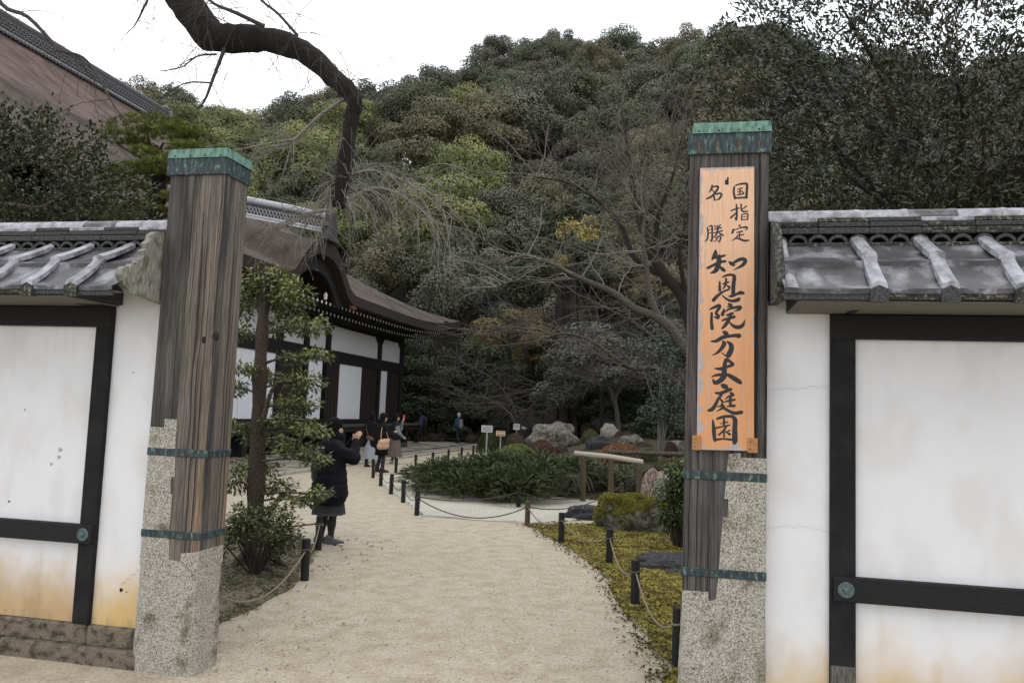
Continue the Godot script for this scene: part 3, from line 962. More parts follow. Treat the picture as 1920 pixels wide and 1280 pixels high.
	for q in [[1.905, 3, 0.475, 0.80, 0.012], [1.135, 4, 0.475, 0.80, 0.01]]:
		var ck := Mb.new()
		var n := noise(q[1], 4.0)
		var prev := Vector3.ZERO
		for k in 31:
			var x := lerpf(q[2], q[3], k / 30.0)
			var y: float = q[0] + 0.02 * n.get_noise_1d(x * 9.0) + (0.03 * (k / 30.0) if q[1] == 3 else 0.02 * sin(k * 0.1))
			var p := Vector3(x, y, -4.796)
			if k > 0:
				ck.quad(prev - Vector3(0, 0.0008, 0), p - Vector3(0, 0.0008, 0), p + Vector3(0, 0.0008, 0), prev + Vector3(0, 0.0008, 0))
			prev = p
		put("crack", ck, M.crack, w2)

	# knocks and specks in the left plaster
	var w1: Node3D = get_node("garden_wall")
	for q in [[-3.585, 0.47, 0.012, 1], [-3.545, 0.46, 0.004, 1], [-4.51, 0.99, 0.006, 1], [-4.14, 1.36, 0.014, 0], [-4.145, 1.31, 0.012, 0], [-4.2, 1.26, 0.01, 0], [-3.62, 1.9, 0.005, 0], [-4.45, 1.62, 0.007, 0]]:
		var sp := Mb.new()
		var ring := PackedVector2Array()
		for i in 9:
			ring.append(Vector2(q[0], q[1]) + Vector2(cos(TAU * i / 9.0), sin(TAU * i / 9.0)) * q[2] * (1.0 + 0.3 * sin(i * 2.3)))
		sp.prism(ring, -4.80, -4.7965)
		put("chip", sp, M.black_wood if q[3] == 1 else M.crack, w1)
	var ck2 := Mb.new()
	var pp := Vector3.ZERO
	for i in 16:
		var p := Vector3(lerpf(-3.585, -3.43, i / 15.0), 0.50 + 0.14 * i / 15.0 + 0.012 * sin(i * 1.9), -4.7962)
		if i > 0:
			ck2.quad(pp - Vector3(0, 0.001, 0), p - Vector3(0, 0.001, 0), p + Vector3(0, 0.001, 0), pp + Vector3(0, 0.001, 0))
		pp = p
	put("crack", ck2, M.grey_wood, w1)

func gate_pillars() -> void:
	for side in [-1, 1]:
		var L: bool = side < 0
		var p := thing("gate_pillar", "left gate pillar of weathered brown timber on granite with a green copper cap" if L else "dark timber and granite gate pillar that carries the orange signboard", "pillar")
		var x0 := -3.405 if L else 0.022
		var x1 := -2.985 if L else 0.466
		var zb := -5.0
		var zf := -4.72
		# timber and stone meet in a stepped scarf joint
		var wood: PackedVector2Array
		var stone: PackedVector2Array
		if L:
			var joint := [Vector2(x0, 1.545), Vector2(-3.30, 1.545), Vector2(-3.30, 1.60), Vector2(-3.21, 1.60), Vector2(-3.21, 1.42), Vector2(-3.196, 1.23), Vector2(-3.225, 1.225), Vector2(-3.22, 1.12), Vector2(-3.205, 1.12), Vector2(-3.21, 0.9), Vector2(-3.195, 0.705), Vector2(-3.115, 0.702), Vector2(-3.115, 0.755), Vector2(-3.04, 0.76), Vector2(-2.985, 0.775)]
			wood = PackedVector2Array(joint + [Vector2(-2.985, 3.24), Vector2(x0 + 0.012, 3.24)])
			joint.reverse()
			stone = PackedVector2Array(joint + [Vector2(x0, 0.66), Vector2(-2.985, 0.66)])
		else:
			var joint := [Vector2(x0, 0.772), Vector2(0.163, 0.774), Vector2(0.165, 0.727), Vector2(0.203, 0.735), Vector2(0.215, 0.85), Vector2(0.236, 1.19), Vector2(0.262, 1.19), Vector2(0.265, 1.29), Vector2(0.243, 1.29), Vector2(0.262, 1.54), Vector2(0.328, 1.545), Vector2(0.328, 1.522), Vector2(x1, 1.522)]
			wood = PackedVector2Array(joint + [Vector2(x1, 3.28), Vector2(x0, 3.28)])
			joint.reverse()
			stone = PackedVector2Array(joint + [Vector2(x0, 0.66), Vector2(x1, 0.66)])
		var wm := Mb.new()
		wm.prism(wood, zb, zf)
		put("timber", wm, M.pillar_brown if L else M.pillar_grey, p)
		var sm := Mb.new()
		sm.prism(stone, zb + 0.002, zf + 0.003)
		put("stone_block", sm, M.granite, p)
		# rough foot stone, a little swollen
		var ft := Mb.new()
		var nn := noise(400 + side, 3.2, FastNoiseLite.TYPE_SIMPLEX_SMOOTH, 4)
		var ring := func(u: float) -> Vector2:
			var q := u * 4.0
			var s := int(q) % 4
			var f := q - int(q)
			var c := [Vector2(x0, zf), Vector2(x1, zf), Vector2(x1, zb), Vector2(x0, zb)]
			return (c[s] as Vector2).lerp(c[(s + 1) % 4], f)
		var cen := Vector2((x0 + x1) / 2, (zf + zb) / 2)
		ft.sheet(64, 40, func(u: float, w: float) -> Vector3:
			var b: Vector2 = ring.call(fposmod(u, 1.0))
			var y := lerpf(-0.2, 0.668, w)
			var low := 1.0 - ss(0.0, 0.62, y)
			var d := (b - cen)
			var k := 0.004 + low * 0.014 + (0.012 * nn.get_noise_3d(b.x * 0.8, y * 0.8, b.y * 0.8) + 0.004 * nn.get_noise_3d(b.x * 4, y * 4, b.y * 4)) * ss(0.665, 0.5, y)
			var o := b + Vector2(signf(d.x) * k if absf(absf(d.x) - (x1 - x0) / 2) < 0.02 else 0.0, signf(d.y) * k if absf(absf(d.y) - (zf - zb) / 2) < 0.02 else 0.0)
			# worn corners
			var cx := (x1 - x0) / 2 - absf(d.x)
			var cz := (zf - zb) / 2 - absf(d.y)
			var worn := (1.0 - ss(0.0, 0.035, cx + cz)) * (0.008 + 0.012 * low)
			o -= Vector2(signf(d.x), signf(d.y)) * worn
			return Vector3(o.x, y, o.y))
		var topc := Mb.new()
		put("foot_stone", ft, M.granite, p)
		# bands
		for y in ([1.362, 0.84] if L else [1.39, 0.855]):
			var b := Mb.new()
			b.box(Vector3(x0 - 0.006, y, zb - 0.006), Vector3(x1 + 0.006, y + 0.048, zf + 0.008), 0.004)
			var band := put("copper_band", b, M.copper_dark, p)
			for k in 3:
				var n := Mb.new()
				n.xf = Transform3D(Basis(Vector3.RIGHT, PI / 2), Vector3(x0 + (0.07 + k * 0.06 if not L else 0.24 + k * 0.055), y + 0.026, zf + 0.007))
				n.lathe(Vector3.ZERO, [Vector2(0.007, 0), Vector2(0.006, 0.004), Vector2(0.0, 0.005)], 8)
				put("nail", n, M.rust if k == 1 else M.iron, band)
		# cap: dark band below, green lid above
		var ct := 3.385
		var cb := Mb.new()
		cb.box(Vector3(x0 - 0.012, 3.225 if L else 3.262, zb - 0.012), Vector3(x1 + 0.012, 3.345 if L else 3.392, zf + 0.016), 0.004)
		put("cap_band", cb, M.copper_dark, p)
		var lid := Mb.new()
		var ly := 3.34 if L else 3.387
		var lx0 := x0 - 0.006
		var lx1 := x1 + 0.02
		if not L:
			lx0 = x0 + 0.008
			lx1 = x1 + 0.014
		var hz := zf + 0.024
		var lz := zb - 0.02
		lid.sheet(10, 8, func(u: float, w: float) -> Vector3:
			var y := ly + 0.062 + 0.022 * sin(PI * u) * sin(PI * w) + 0.004 * nn.get_noise_2d(u * 2, w * 2)
			return Vector3(lerpf(lx0 + 0.008, lx1 - 0.008, u), y, lerpf(hz - 0.008, lz + 0.008, w)))
		var cs := [Vector3(lx0, ly, hz), Vector3(lx1, ly, hz), Vector3(lx1, ly, lz), Vector3(lx0, ly, lz)]
		for k in 4:
			var a: Vector3 = cs[k]
			var b: Vector3 = cs[(k + 1) % 4]
			for j in 8:
				var pa := a.lerp(b, j / 8.0)
				var pb := a.lerp(b, (j + 1) / 8.0)
				var cc := Vector3((lx0 + lx1) / 2, 0, (hz + lz) / 2)
				var ina := Vector3(signf(cc.x - pa.x) * 0.008, 0.062, signf(cc.z - pa.z) * 0.008)
				var inb := Vector3(signf(cc.x - pb.x) * 0.008, 0.062, signf(cc.z - pb.z) * 0.008)
				if k % 2 == 0:
					ina.x = 0.0 if j > 0 else 0.008 * (1 if k == 0 else -1)
					inb.x = 0.0 if j < 7 else -0.008 * (1 if k == 0 else -1)
				else:
					ina.z = 0.0 if j > 0 else -0.008 * (1 if k == 1 else -1)
					inb.z = 0.0 if j < 7 else 0.008 * (1 if k == 1 else -1)
				var wob := 0.003 * nn.get_noise_1d(pa.x * 30 + pa.z * 30)
				lid.quad(pa + Vector3(0, -0.002 + wob, 0), pb + Vector3(0, -0.002 + wob, 0), pb + inb, pa + ina)
		var lo := put("cap_lid", lid, M.verdigris, p)
		for k in 4:
			for row in 2:
				var n := Mb.new()
				n.xf = Transform3D(Basis(Vector3.RIGHT, PI / 2), Vector3(x0 + 0.05 + k * 0.112, (ly + 0.012 if row == 0 else ly - 0.045), zf + (0.0225 if row == 0 else 0.015)))
				n.lathe(Vector3.ZERO, [Vector2(0.0065, 0), Vector2(0.005, 0.004), Vector2(0.0, 0.005)], 8)
				put("nail", n, M.iron, lo)
				if row == 1 and not L:
					var st := Mb.new()
					st.box(Vector3(x0 + 0.05 + k * 0.112 - 0.004, ly - 0.112, zf + 0.0155), Vector3(x0 + 0.05 + k * 0.112 + 0.004, ly - 0.05, zf + 0.0175))
					put("rust_run", st, M.rust, lo)
	# old mortise and knot in the left timber
	var lp: Node3D = get_node("gate_pillar")
	var mo := Mb.new()
	mo.box(Vector3(-3.075, 2.10, -4.73), Vector3(-3.045, 2.145, -4.7185), 0.003)
	put("mortise", mo, M.hall_wood, lp)
	var kn := Mb.new()
	kn.lump(Vector3(-2.992, 2.15, -4.745), Vector3(0.016, 0.036, 0.03), big, 0.3)
	put("knot", kn, M.hall_board, lp)
	signboard()

# brush lettering: strokes are points (x, y, width) as they run over the board
var ink := PackedByteArray()
const BW := 320
const BH := 1728

func dab(x: float, y: float, r: float) -> void:
	var x0 := maxi(0, int(x - r))
	var x1 := mini(BW - 1, int(x + r) + 1)
	for yy in range(maxi(0, int(y - r)), mini(BH - 1, int(y + r) + 1) + 1):
		for xx in range(x0, x1 + 1):
			var d := Vector2(xx + 0.5 - x, yy + 0.5 - y).length()
			var a := int(clampf(r - d + 0.5, 0, 1) * 255)
			if a > ink[yy * BW + xx]:
				ink[yy * BW + xx] = a

# ox, oy, k: where the character sits on the board and its scale
func brush(ox: float, oy: float, k: float, strokes: Array) -> void:
	for s in strokes:
		var pts := []
		for i in range(0, s.size(), 3):
			var px: float = ox + s[i] / k
			var py: float = oy + s[i + 1] / k
			var t := (py - 315.0) / 528.5
			var left := lerpf(1313.0, 1307.3, t)
			var right := lerpf(1413.0, 1411.4, t)
			pts.append(Vector3((px - left) / (right - left) * BW, t * BH, s[i + 2] / k * BW / 101.5 * 0.5 * 1.22))
		var n := pts.size()
		for i in n - 1:
			var a: Vector3 = pts[maxi(i - 1, 0)]
			var b: Vector3 = pts[i]
			var c: Vector3 = pts[i + 1]
			var d: Vector3 = pts[mini(i + 2, n - 1)]
			var m := int(b.distance_to(c) / 1.3) + 2
			for j in m + 1:
				var q := b.cubic_interpolate(c, a, d, float(j) / m)
				dab(q.x, q.y, maxf(0.8, q.z))

func signboard() -> void:
	ink.resize(BW * BH)
	# small columns: 名勝 on the left, 国指定 on the right
	brush(1300, 320, 8.0, [
		[285, 228, 16, 275, 285, 28, 243, 338, 12], [290, 258, 16, 355, 250, 28, 375, 272, 26, 330, 345, 28, 270, 408, 28, 203, 436, 22], [285, 300, 14, 312, 332, 16],
		[314, 400, 22, 322, 460, 22], [340, 372, 20, 400, 358, 26, 424, 384, 26, 392, 440, 26], [340, 462, 12, 392, 446, 18],
		[612, 265, 24, 606, 350, 26, 625, 438, 30], [636, 240, 20, 700, 222, 24, 785, 218, 30, 802, 250, 30, 796, 340, 30, 792, 432, 32], [632, 435, 22, 780, 428, 26],
		[662, 302, 12, 732, 284, 18], [697, 292, 16, 694, 375, 18], [662, 342, 12, 728, 328, 16], [655, 390, 14, 745, 372, 20], [735, 343, 14, 752, 360, 18],
		[568, 626, 18, 625, 605, 20, 682, 588, 18], [645, 532, 18, 650, 640, 26, 645, 765, 22, 622, 732, 10], [563, 732, 24, 610, 690, 22, 652, 648, 8],
		[714, 530, 20, 720, 615, 22, 750, 642, 22, 812, 638, 16], [792, 560, 18, 738, 602, 12], [725, 690, 16, 722, 766, 18], [738, 684, 14, 800, 674, 18, 813, 700, 18, 806, 765, 18], [742, 722, 10, 790, 716, 12], [730, 768, 14, 802, 762, 14],
		[688, 850, 22, 702, 866, 18], [602, 910, 22, 586, 962, 28], [608, 925, 12, 700, 890, 16, 782, 880, 26, 802, 898, 20, 770, 930, 8], [648, 958, 14, 732, 940, 20], [692, 950, 18, 690, 1050, 18], [695, 1000, 12, 748, 990, 18], [668, 1000, 16, 640, 1040, 20, 582, 1084, 10], [632, 1046, 12, 690, 1056, 22, 760, 1084, 28, 822, 1080, 20],
		[213, 880, 18, 226, 965, 22, 215, 1050, 20, 178, 1092, 10], [235, 865, 14, 280, 855, 22, 287, 940, 22, 281, 1080, 22, 255, 1066, 8], [235, 912, 10, 272, 906, 12], [235, 962, 10, 272, 956, 12],
		[322, 848, 14, 340, 876, 16], [408, 840, 18, 386, 872, 14], [318, 908, 12, 418, 885, 20], [306, 964, 12, 434, 930, 20], [366, 850, 18, 366, 920, 22, 345, 990, 20, 298, 1032, 12], [385, 958, 14, 420, 985, 24, 452, 1000, 20],
		[330, 1042, 12, 398, 1010, 20, 411, 1040, 22, 392, 1096, 18, 368, 1080, 8], [372, 1010, 14, 356, 1060, 16, 306, 1102, 8]])
	# large column: 知恩院
	brush(1310, 470, 8.255, [
		[266, 26, 22, 258, 95, 60, 216, 165, 26], [246, 148, 26, 330, 130, 36, 404, 108, 30], [146, 302, 36, 240, 255, 38, 330, 212, 42, 415, 198, 32], [322, 120, 50, 312, 230, 66, 270, 340, 58, 192, 382, 16], [335, 285, 28, 378, 325, 50, 405, 345, 32],
		[474, 206, 20, 510, 236, 48, 545, 255, 36], [540, 222, 30, 620, 178, 46, 690, 165, 46, 714, 205, 50, 660, 272, 40, 540, 334, 6],
		[380, 441, 24, 450, 412, 32, 530, 412, 36, 553, 450, 48, 540, 560, 50, 534, 690, 50], [330, 520, 24, 332, 640, 36, 337, 662, 20], [384, 548, 24, 468, 520, 22], [428, 470, 28, 420, 560, 30, 378, 628, 14], [440, 572, 14, 478, 600, 36],
		[472, 632, 26, 380, 672, 28, 290, 740, 42, 236, 800, 48], [368, 724, 14, 420, 770, 26, 500, 812, 36, 590, 802, 50, 622, 780, 36], [470, 742, 14, 520, 735, 40, 600, 702, 36, 645, 688, 52, 684, 694, 36],
		[178, 946, 18, 240, 915, 36, 318, 885, 46, 324, 920, 40, 275, 1000, 34, 308, 1040, 42, 298, 1072, 40, 244, 1056, 12], [208, 1000, 30, 205, 1130, 38, 215, 1238, 44],
		[468, 858, 26, 502, 885, 42, 440, 906, 8], [396, 940, 22, 374, 1020, 48], [395, 992, 14, 470, 940, 28, 560, 914, 38, 636, 912, 46, 620, 945, 36, 550, 972, 8],
		[440, 1032, 26, 522, 1004, 36], [374, 1112, 26, 450, 1085, 36, 542, 1060, 44], [500, 1010, 34, 470, 1100, 44, 420, 1180, 46, 372, 1232, 26], [466, 1128, 14, 540, 1200, 40, 610, 1218, 54, 672, 1190, 44, 710, 1106, 8]])
	# 方丈
	brush(1310, 615, 11.13, [
		[510, 112, 20, 565, 148, 78, 592, 180, 66], [278, 322, 30, 380, 310, 58, 500, 242, 70, 620, 215, 56, 740, 200, 62, 830, 205, 84], [516, 330, 46, 538, 370, 72, 480, 470, 62, 390, 560, 40, 278, 618, 6], [600, 325, 30, 672, 390, 72, 680, 480, 84, 632, 590, 90, 600, 632, 40, 476, 548, 12],
		[575, 705, 66, 545, 800, 66, 540, 920, 82, 520, 1050, 96, 440, 1140, 82, 350, 1170, 70, 306, 1100, 18], [592, 695, 60, 665, 745, 50, 706, 800, 58, 600, 842, 52, 480, 885, 64, 340, 880, 18], [280, 1052, 18, 400, 1012, 50, 600, 1010, 60, 720, 1072, 80, 840, 1150, 76, 868, 1186, 24]])
	# 庭園
	brush(1300, 725, 9.485, [
		[512, -6, 36, 560, 20, 78, 612, 42, 26], [400, 132, 26, 480, 140, 50, 580, 102, 50, 664, 68, 46], [500, 172, 40, 440, 250, 40, 400, 340, 50, 340, 420, 56, 280, 442, 36], [662, 132, 36, 700, 165, 44, 620, 200, 30, 564, 244, 10], [655, 190, 40, 655, 352, 40], [556, 288, 18, 640, 266, 36, 728, 248, 32], [598, 368, 18, 722, 354, 44],
		[486, 245, 28, 522, 290, 32, 505, 332, 22], [436, 374, 18, 532, 350, 32, 520, 392, 40, 420, 456, 8], [518, 378, 40, 620, 440, 44, 720, 480, 54, 842, 464, 54],
		[354, 612, 26, 370, 780, 56, 380, 930, 46, 386, 972, 26], [432, 582, 36, 540, 546, 44, 680, 540, 46, 734, 600, 66, 730, 760, 70, 730, 950, 76, 716, 1014, 22], [390, 950, 40, 520, 930, 28, 680, 940, 36], [545, 592, 34, 545, 700, 30], [486, 668, 14, 604, 638, 24], [416, 742, 30, 520, 716, 24, 642, 688, 22], [592, 700, 30, 530, 790, 30, 456, 862, 28], [545, 780, 24, 545, 892, 28], [558, 788, 14, 644, 848, 36], [644, 778, 24, 588, 814, 12]])
	var im := Image.create(BW, BH, false, Image.FORMAT_RGB8)
	var g := noise(601, 0.05, FastNoiseLite.TYPE_SIMPLEX_SMOOTH, 4)
	var f := noise(602, 0.3, FastNoiseLite.TYPE_SIMPLEX_SMOOTH, 2)
	for y in BH:
		var t := float(y) / BH
		var base := Color("dfb697").lerp(Color("d3986a"), ss(0.15, 0.85, t))
		for x in BW:
			var u := float(x) / BW
			var k := g.get_noise_2d(x, y * 0.06)
			var q := f.get_noise_2d(x, y * 0.05)
			var c := base * (1.0 + 0.05 * k + 0.02 * q)
			c = c.lerp(Color("c48a5e"), clampf((u - 0.55) * 0.5 * ss(0.3, 0.7, t), 0, 1))
			# grey weathered wood where the finish has peeled from the edges and foot
			var wob := g.get_noise_2d(x * 0.5 + 700, y * 0.35) * 0.10 + q * 0.02
			var peel := ss(0.02, -0.015, u - 0.02 - 0.10 * ss(0.25, 0.9, t) * clampf(0.5 + 1.6 * g.get_noise_2d(400, y * 0.16), 0.0, 1.2) - 0.05 * clampf(2.0 * g.get_noise_2d(200, y * 0.12), 0.0, 1.0) + wob * 0.5)
			peel = maxf(peel, ss(0.985, 1.0, u + wob * 0.35 - 0.015 + 0.03 * ss(0.45, 0.55, t) * ss(0.68, 0.6, t)))
			peel = maxf(peel, ss(0.012, 0.002, t + wob * 0.05))
			peel = maxf(peel, ss(0.985, 0.998, t + wob * 0.12 - 0.004 + 0.02 * exp(-pow((u - 0.68) / 0.08, 2.0))))
			peel = maxf(peel, 0.7 * ss(0.36, 0.46, g.get_noise_2d(x * 1.2 + 50, y * 0.022 + 90) + 0.12 * ss(0.4, 1.0, t) - 0.12 * u))
			c = c.lerp(Color("a9a3a6") * (1.0 + 0.18 * q), peel)
			var a := ink[y * BW + x] / 255.0
			c = c.lerp(Color("25262b"), a)
			im.set_pixel(x, y, c)
	var hole := [Vector2(0.47, 0.045), Vector2(0.53, 0.062)]
	for y in range(int(0.036 * BH), int(0.064 * BH)):
		for x in range(int((0.468 if y > 0.045 * BH else 0.5) * BW), int(0.535 * BW)):
			im.set_pixel(x, y, Color("1a1614"))
	for x in range(int(0.455 * BW), int(0.545 * BW)):
		for y in range(int(0.064 * BH), int(0.068 * BH)):
			im.set_pixel(x, y, Color("c9c2c0"))
	var m := mat(Color.WHITE, 0.7)
	m.albedo_texture = ImageTexture.create_from_image(im)
	var plain := tmat(ntex(noise(603, 0.05), ["#93663f", "#a9784e", "#b8875d"], [0.2, 0.5, 0.85]), Vector3(6, 1, 6), 0.75)
	var s := thing("signboard", "tall peeling orange wooden signboard lettered in black brush script on the right gate pillar", "sign")
	var z := -4.69
	var c := [Vector3(0.087, 1.556, z), Vector3(0.397, 1.562, z), Vector3(0.382, 3.176, z), Vector3(0.08, 3.176, z)]
	var fr := Mb.new()
	fr.quad(c[0], c[1], c[2], c[3])
	put("lettered_face", fr, m, s)
	var bk := Mb.new()
	for k in 4:
		var d := Vector3(0, 0, -0.028)
		bk.quad(c[k] + d, c[(k + 1) % 4] + d, c[(k + 1) % 4], c[k])
	bk.quad(c[1] + Vector3(0, 0, -0.028), c[0] + Vector3(0, 0, -0.028), c[3] + Vector3(0, 0, -0.028), c[2] + Vector3(0, 0, -0.028))
	put("board", bk, plain, s)
	for q in [[0.062, 0.109, 1.553], [0.363, 0.416, 1.551]]:
		var b := Mb.new()
		b.box(Vector3(q[0], q[2], z - 0.026), Vector3(q[1], q[2] + 0.082, z + 0.012), 0.003)
		var br := put("bracket", b, plain, s)
		for yy in [0.02, 0.06]:
			var n := Mb.new()
			n.xf = Transform3D(Basis(Vector3.RIGHT, PI / 2), Vector3(q[0] + 0.014, q[2] + yy, z + 0.0115))
			n.lathe(Vector3.ZERO, [Vector2(0.004, 0), Vector2(0.003, 0.002), Vector2(0, 0.0025)], 8)
			put("nail", n, M.iron, br)

func eave_y(z: float) -> float:
	var d := -z
	return 5.68 + 0.76 * pow(clampf((d - 31.0) / 9.7, 0, 1), 2.5)

# the undulating gable over the steps, as a height over its feet
func kara(z: float) -> float:
	var d := absf(-z - 24.3) / 2.45
	if d >= 1.0:
		return -9.0
	return 5.64 + 1.44 * (0.5 + 0.5 * cos(PI * pow(d, 1.45)))

func hall_roof_y(z: float, t: float) -> float:
	var main := eave_y(z) * 1.0 + 0.45 * t + 0.02 * t * t - (eave_y(z) - 5.68) * minf(t / 6.0, 1.0)
	var k := kara(z) + 0.2 * t
	var w := maxf(0.34 - absf(main - k), 0.0) / 0.34
	return maxf(main, k) + w * w * 0.085

func temple_hall() -> void:
	var h := thing("temple_hall", "dark timber temple hall with white doors and bark roof left of the path", "temple")
	var xe := -11.5
	var xf := -13.9
	# roof shell
	var zs := []
	var z := -14.0
	while z > -40.71:
		zs.append(z)
		z -= 0.16 if z < -21.0 and z > -27.6 else 0.5
	zs.append(-40.7)
	var rb := Mb.new()
	var nt := 22
	rb.sheet(zs.size() - 1, nt, func(u: float, w: float) -> Vector3:
		var t := w * 9.0
		var zz: float = zs[roundi(u * (zs.size() - 1))]
		var lim := -(40.7 - t)
		zz = maxf(zz, lim)
		return Vector3(xe - t, hall_roof_y(zz, t), zz))
	# the far side of the hip
	rb.sheet(6, 10, func(u: float, w: float) -> Vector3:
		var t := w * 9.0
		var zz := -(40.7 - t)
		return Vector3(lerpf(xe - t, -30.0, u), hall_roof_y(zz, t) , zz))
	var roof := put("bark_roof", rb, M.bark, h)
	# thick edge of the eave
	var eb := Mb.new()
	for i in zs.size() - 1:
		var a: float = zs[i]
		var b: float = zs[i + 1]
		var ya := hall_roof_y(a, 0)
		var yb := hall_roof_y(b, 0)
		var ka := 0.34 + 0.1 * ss(21.6, 23.5, -a) * ss(27.0, 25.0, -a)
		var kb := 0.34 + 0.1 * ss(21.6, 23.5, -b) * ss(27.0, 25.0, -b)
		eb.quad(Vector3(xe + 0.04, yb, b), Vector3(xe, yb - kb, b), Vector3(xe, ya - ka, a), Vector3(xe + 0.04, ya, a))
		eb.quad(Vector3(xe, yb - kb, b), Vector3(xe - 2.5, minf(yb - kb + 0.3, 5.75) if kara(b) < eave_y(b) else yb - kb, b), Vector3(xe - 2.5, minf(ya - ka + 0.3, 5.75) if kara(a) < eave_y(a) else ya - ka, a), Vector3(xe, ya - ka, a))
	for i in 8:
		var x0 := xe - i * 1.6
		var x1 := xe - (i + 1) * 1.6
		var y0 := 5.68 + 0.76 * pow(clampf(1.0 - i * 0.165, 0, 1), 2.5)
		var y1 := 5.68 + 0.76 * pow(clampf(1.0 - (i + 1) * 0.165, 0, 1), 2.5)
		eb.quad(Vector3(x0, y0 - 0.34, -40.7), Vector3(x1, y1 - 0.34, -40.7), Vector3(x1, y1, -40.72), Vector3(x0, y0, -40.72))
		eb.quad(Vector3(x0, y0 - 0.34, -40.7), Vector3(x0, y0 - 0.3, -38.2), Vector3(x1, y1 - 0.3, -38.2), Vector3(x1, y1 - 0.34, -40.7))
	put("eave_edge", eb, M.bark_edge, roof)
	# second eave board and the boards in the gable arch
	var ab := Mb.new()
	var arch := PackedVector2Array()
	for i in 41:
		var zz := lerpf(-21.85, -26.75, i / 40.0)
		arch.append(Vector2(zz, hall_roof_y(zz, 0) - 0.43))
	var under := PackedVector2Array()
	for i in 41:
		var zz := lerpf(-26.4, -22.2, i / 40.0)
		under.append(Vector2(zz, maxf(hall_roof_y(zz, 0) - 0.95, 5.2)))
	ab.xf = SIDEWAYS
	ab.prism(arch + under, xe - 0.42, xe - 0.3)
	put("arch_board", ab, M.hall_wood, h)
	var gb := Mb.new()
	gb.xf = SIDEWAYS
	gb.prism(arch + PackedVector2Array([Vector2(-26.75, 5.0), Vector2(-21.85, 5.0)]), xe - 1.5, xe - 1.4)
	put("gable_infill", gb, M.hall_wood, h)
	var nb := Mb.new()
	nb.box(Vector3(xe - 0.28, 5.55, -22.9), Vector3(xe - 0.2, 5.95, -22.45), 0.01)
	put("notice_plate", nb, M.hall_plaster, h)
	var lamp := Mb.new()
	lamp.prism(PackedVector2Array([Vector2(-11.78, 5.28), Vector2(-11.70, 5.28), Vector2(-11.69, 5.44), Vector2(-11.74, 5.52), Vector2(-11.79, 5.44)]), -24.96, -24.9)
	put("white_tag", lamp, M.white_paint, h)
	var gold := Mb.new()
	gold.box(Vector3(xe - 0.2, 5.22, -27.15), Vector3(xe - 0.05, 5.5, -26.8), 0.02)
	put("bronze_fitting", gold, mat(lin(0.2, 0.075, 0.03), 0.6), h)
	# rafters in two rows, ends painted white
	var ra := Mb.new()
	var rt := Mb.new()
	for row in 2:
		var xo := -12.0 if row == 0 else -12.75
		var k := 0
		var zz := -15.0
		while zz > -39.6 + row * 0.4:
			var up := (eave_y(zz) - 5.68) * (0.8 - 0.25 * row)
			var y := 5.2 - 0.14 * row + up
			ra.box(Vector3(xf, y, zz - 0.05), Vector3(xo, y + 0.1, zz + 0.05))
			rt.box(Vector3(xo, y + 0.005, zz - 0.042), Vector3(xo + 0.014, y + 0.095, zz + 0.042))
			zz -= 0.34
			k += 1
	stuff(put("rafters", ra, M.hall_wood, h))
	stuff(put("rafter_tips", rt, M.white_paint, h))
	# tile ridge over the gable
	var rg := put("gable_ridge", tube_of([Vector3(-20.0, 9.45, -24.3), Vector3(-14.5, 8.56, -24.3), Vector3(-12.8, 8.22, -24.3), Vector3(-11.5, 7.93, -24.3)], 0.13, 8), M.ridge_pale, h)
	var band := Mb.new()
	var band2 := Mb.new()
	var lat := Mb.new()
	var lo := Mb.new()
	for i in 68:
		var a := lerpf(-20.0, -11.5, i / 68.0)
		var b := lerpf(-20.0, -11.5, (i + 1) / 68.0)
		var ya := kr(a)
		var yb := kr(b)
		for s in [1, -1]:
			var d: float = 0.13 * s
			var face: Mb = band if s > 0 else band2
			face.quad(Vector3(a, ya - 0.5, -24.3 + d), Vector3(b, yb - 0.5, -24.3 + d), Vector3(b, yb - 0.06, -24.3 + d), Vector3(a, ya - 0.06, -24.3 + d))
			for row in 2:
				var off := 0.0 if row == 0 else 0.0625
				lat.xf = Transform3D(Basis(), Vector3(a + off, ya - 0.21 - row * 0.13, -24.3 + d * 1.04))
				lat.tube(PackedVector3Array([Vector3(-0.06, -0.05, 0), Vector3(-0.04, 0.02, 0), Vector3(0, 0.05, 0), Vector3(0.04, 0.02, 0), Vector3(0.06, -0.05, 0)]), PackedFloat32Array([0.014, 0.014, 0.014, 0.014, 0.014]), 4, false)
		for q in [[-0.56, 0.2], [-0.47, 0.17]]:
			lo.quad(Vector3(a, ya + q[0], -24.3 + q[1]), Vector3(b, yb + q[0], -24.3 + q[1]), Vector3(b, yb + q[0] + 0.07, -24.3 + q[1] - 0.02), Vector3(a, ya + q[0] + 0.07, -24.3 + q[1] - 0.02))
			lo.quad(Vector3(a, ya + q[0] + 0.07, -24.3 + q[1] - 0.02), Vector3(b, yb + q[0] + 0.07, -24.3 + q[1] - 0.02), Vector3(b, yb + q[0] + 0.07, -24.3), Vector3(a, ya + q[0] + 0.07, -24.3))
	put("ridge_wall", band, M.tile_dark, rg)
	put("ridge_wall", band2, M.tile_dark, rg)
	stuff(put("ridge_lattice", lat, M.ridge_pale, rg))
	put("ridge_course", lo, M.ridge_pale, rg)
	var oni := Mb.new()
	oni.xf = SIDEWAYS
	oni.prism(PackedVector2Array([Vector2(-24.75, 7.12), Vector2(-23.85, 7.12), Vector2(-23.95, 7.4), Vector2(-23.9, 7.55), Vector2(-24.05, 7.75), Vector2(-24.1, 7.98), Vector2(-24.3, 8.1), Vector2(-24.5, 7.98), Vector2(-24.55, 7.75), Vector2(-24.7, 7.55), Vector2(-24.65, 7.4)]), -11.55, -11.3)
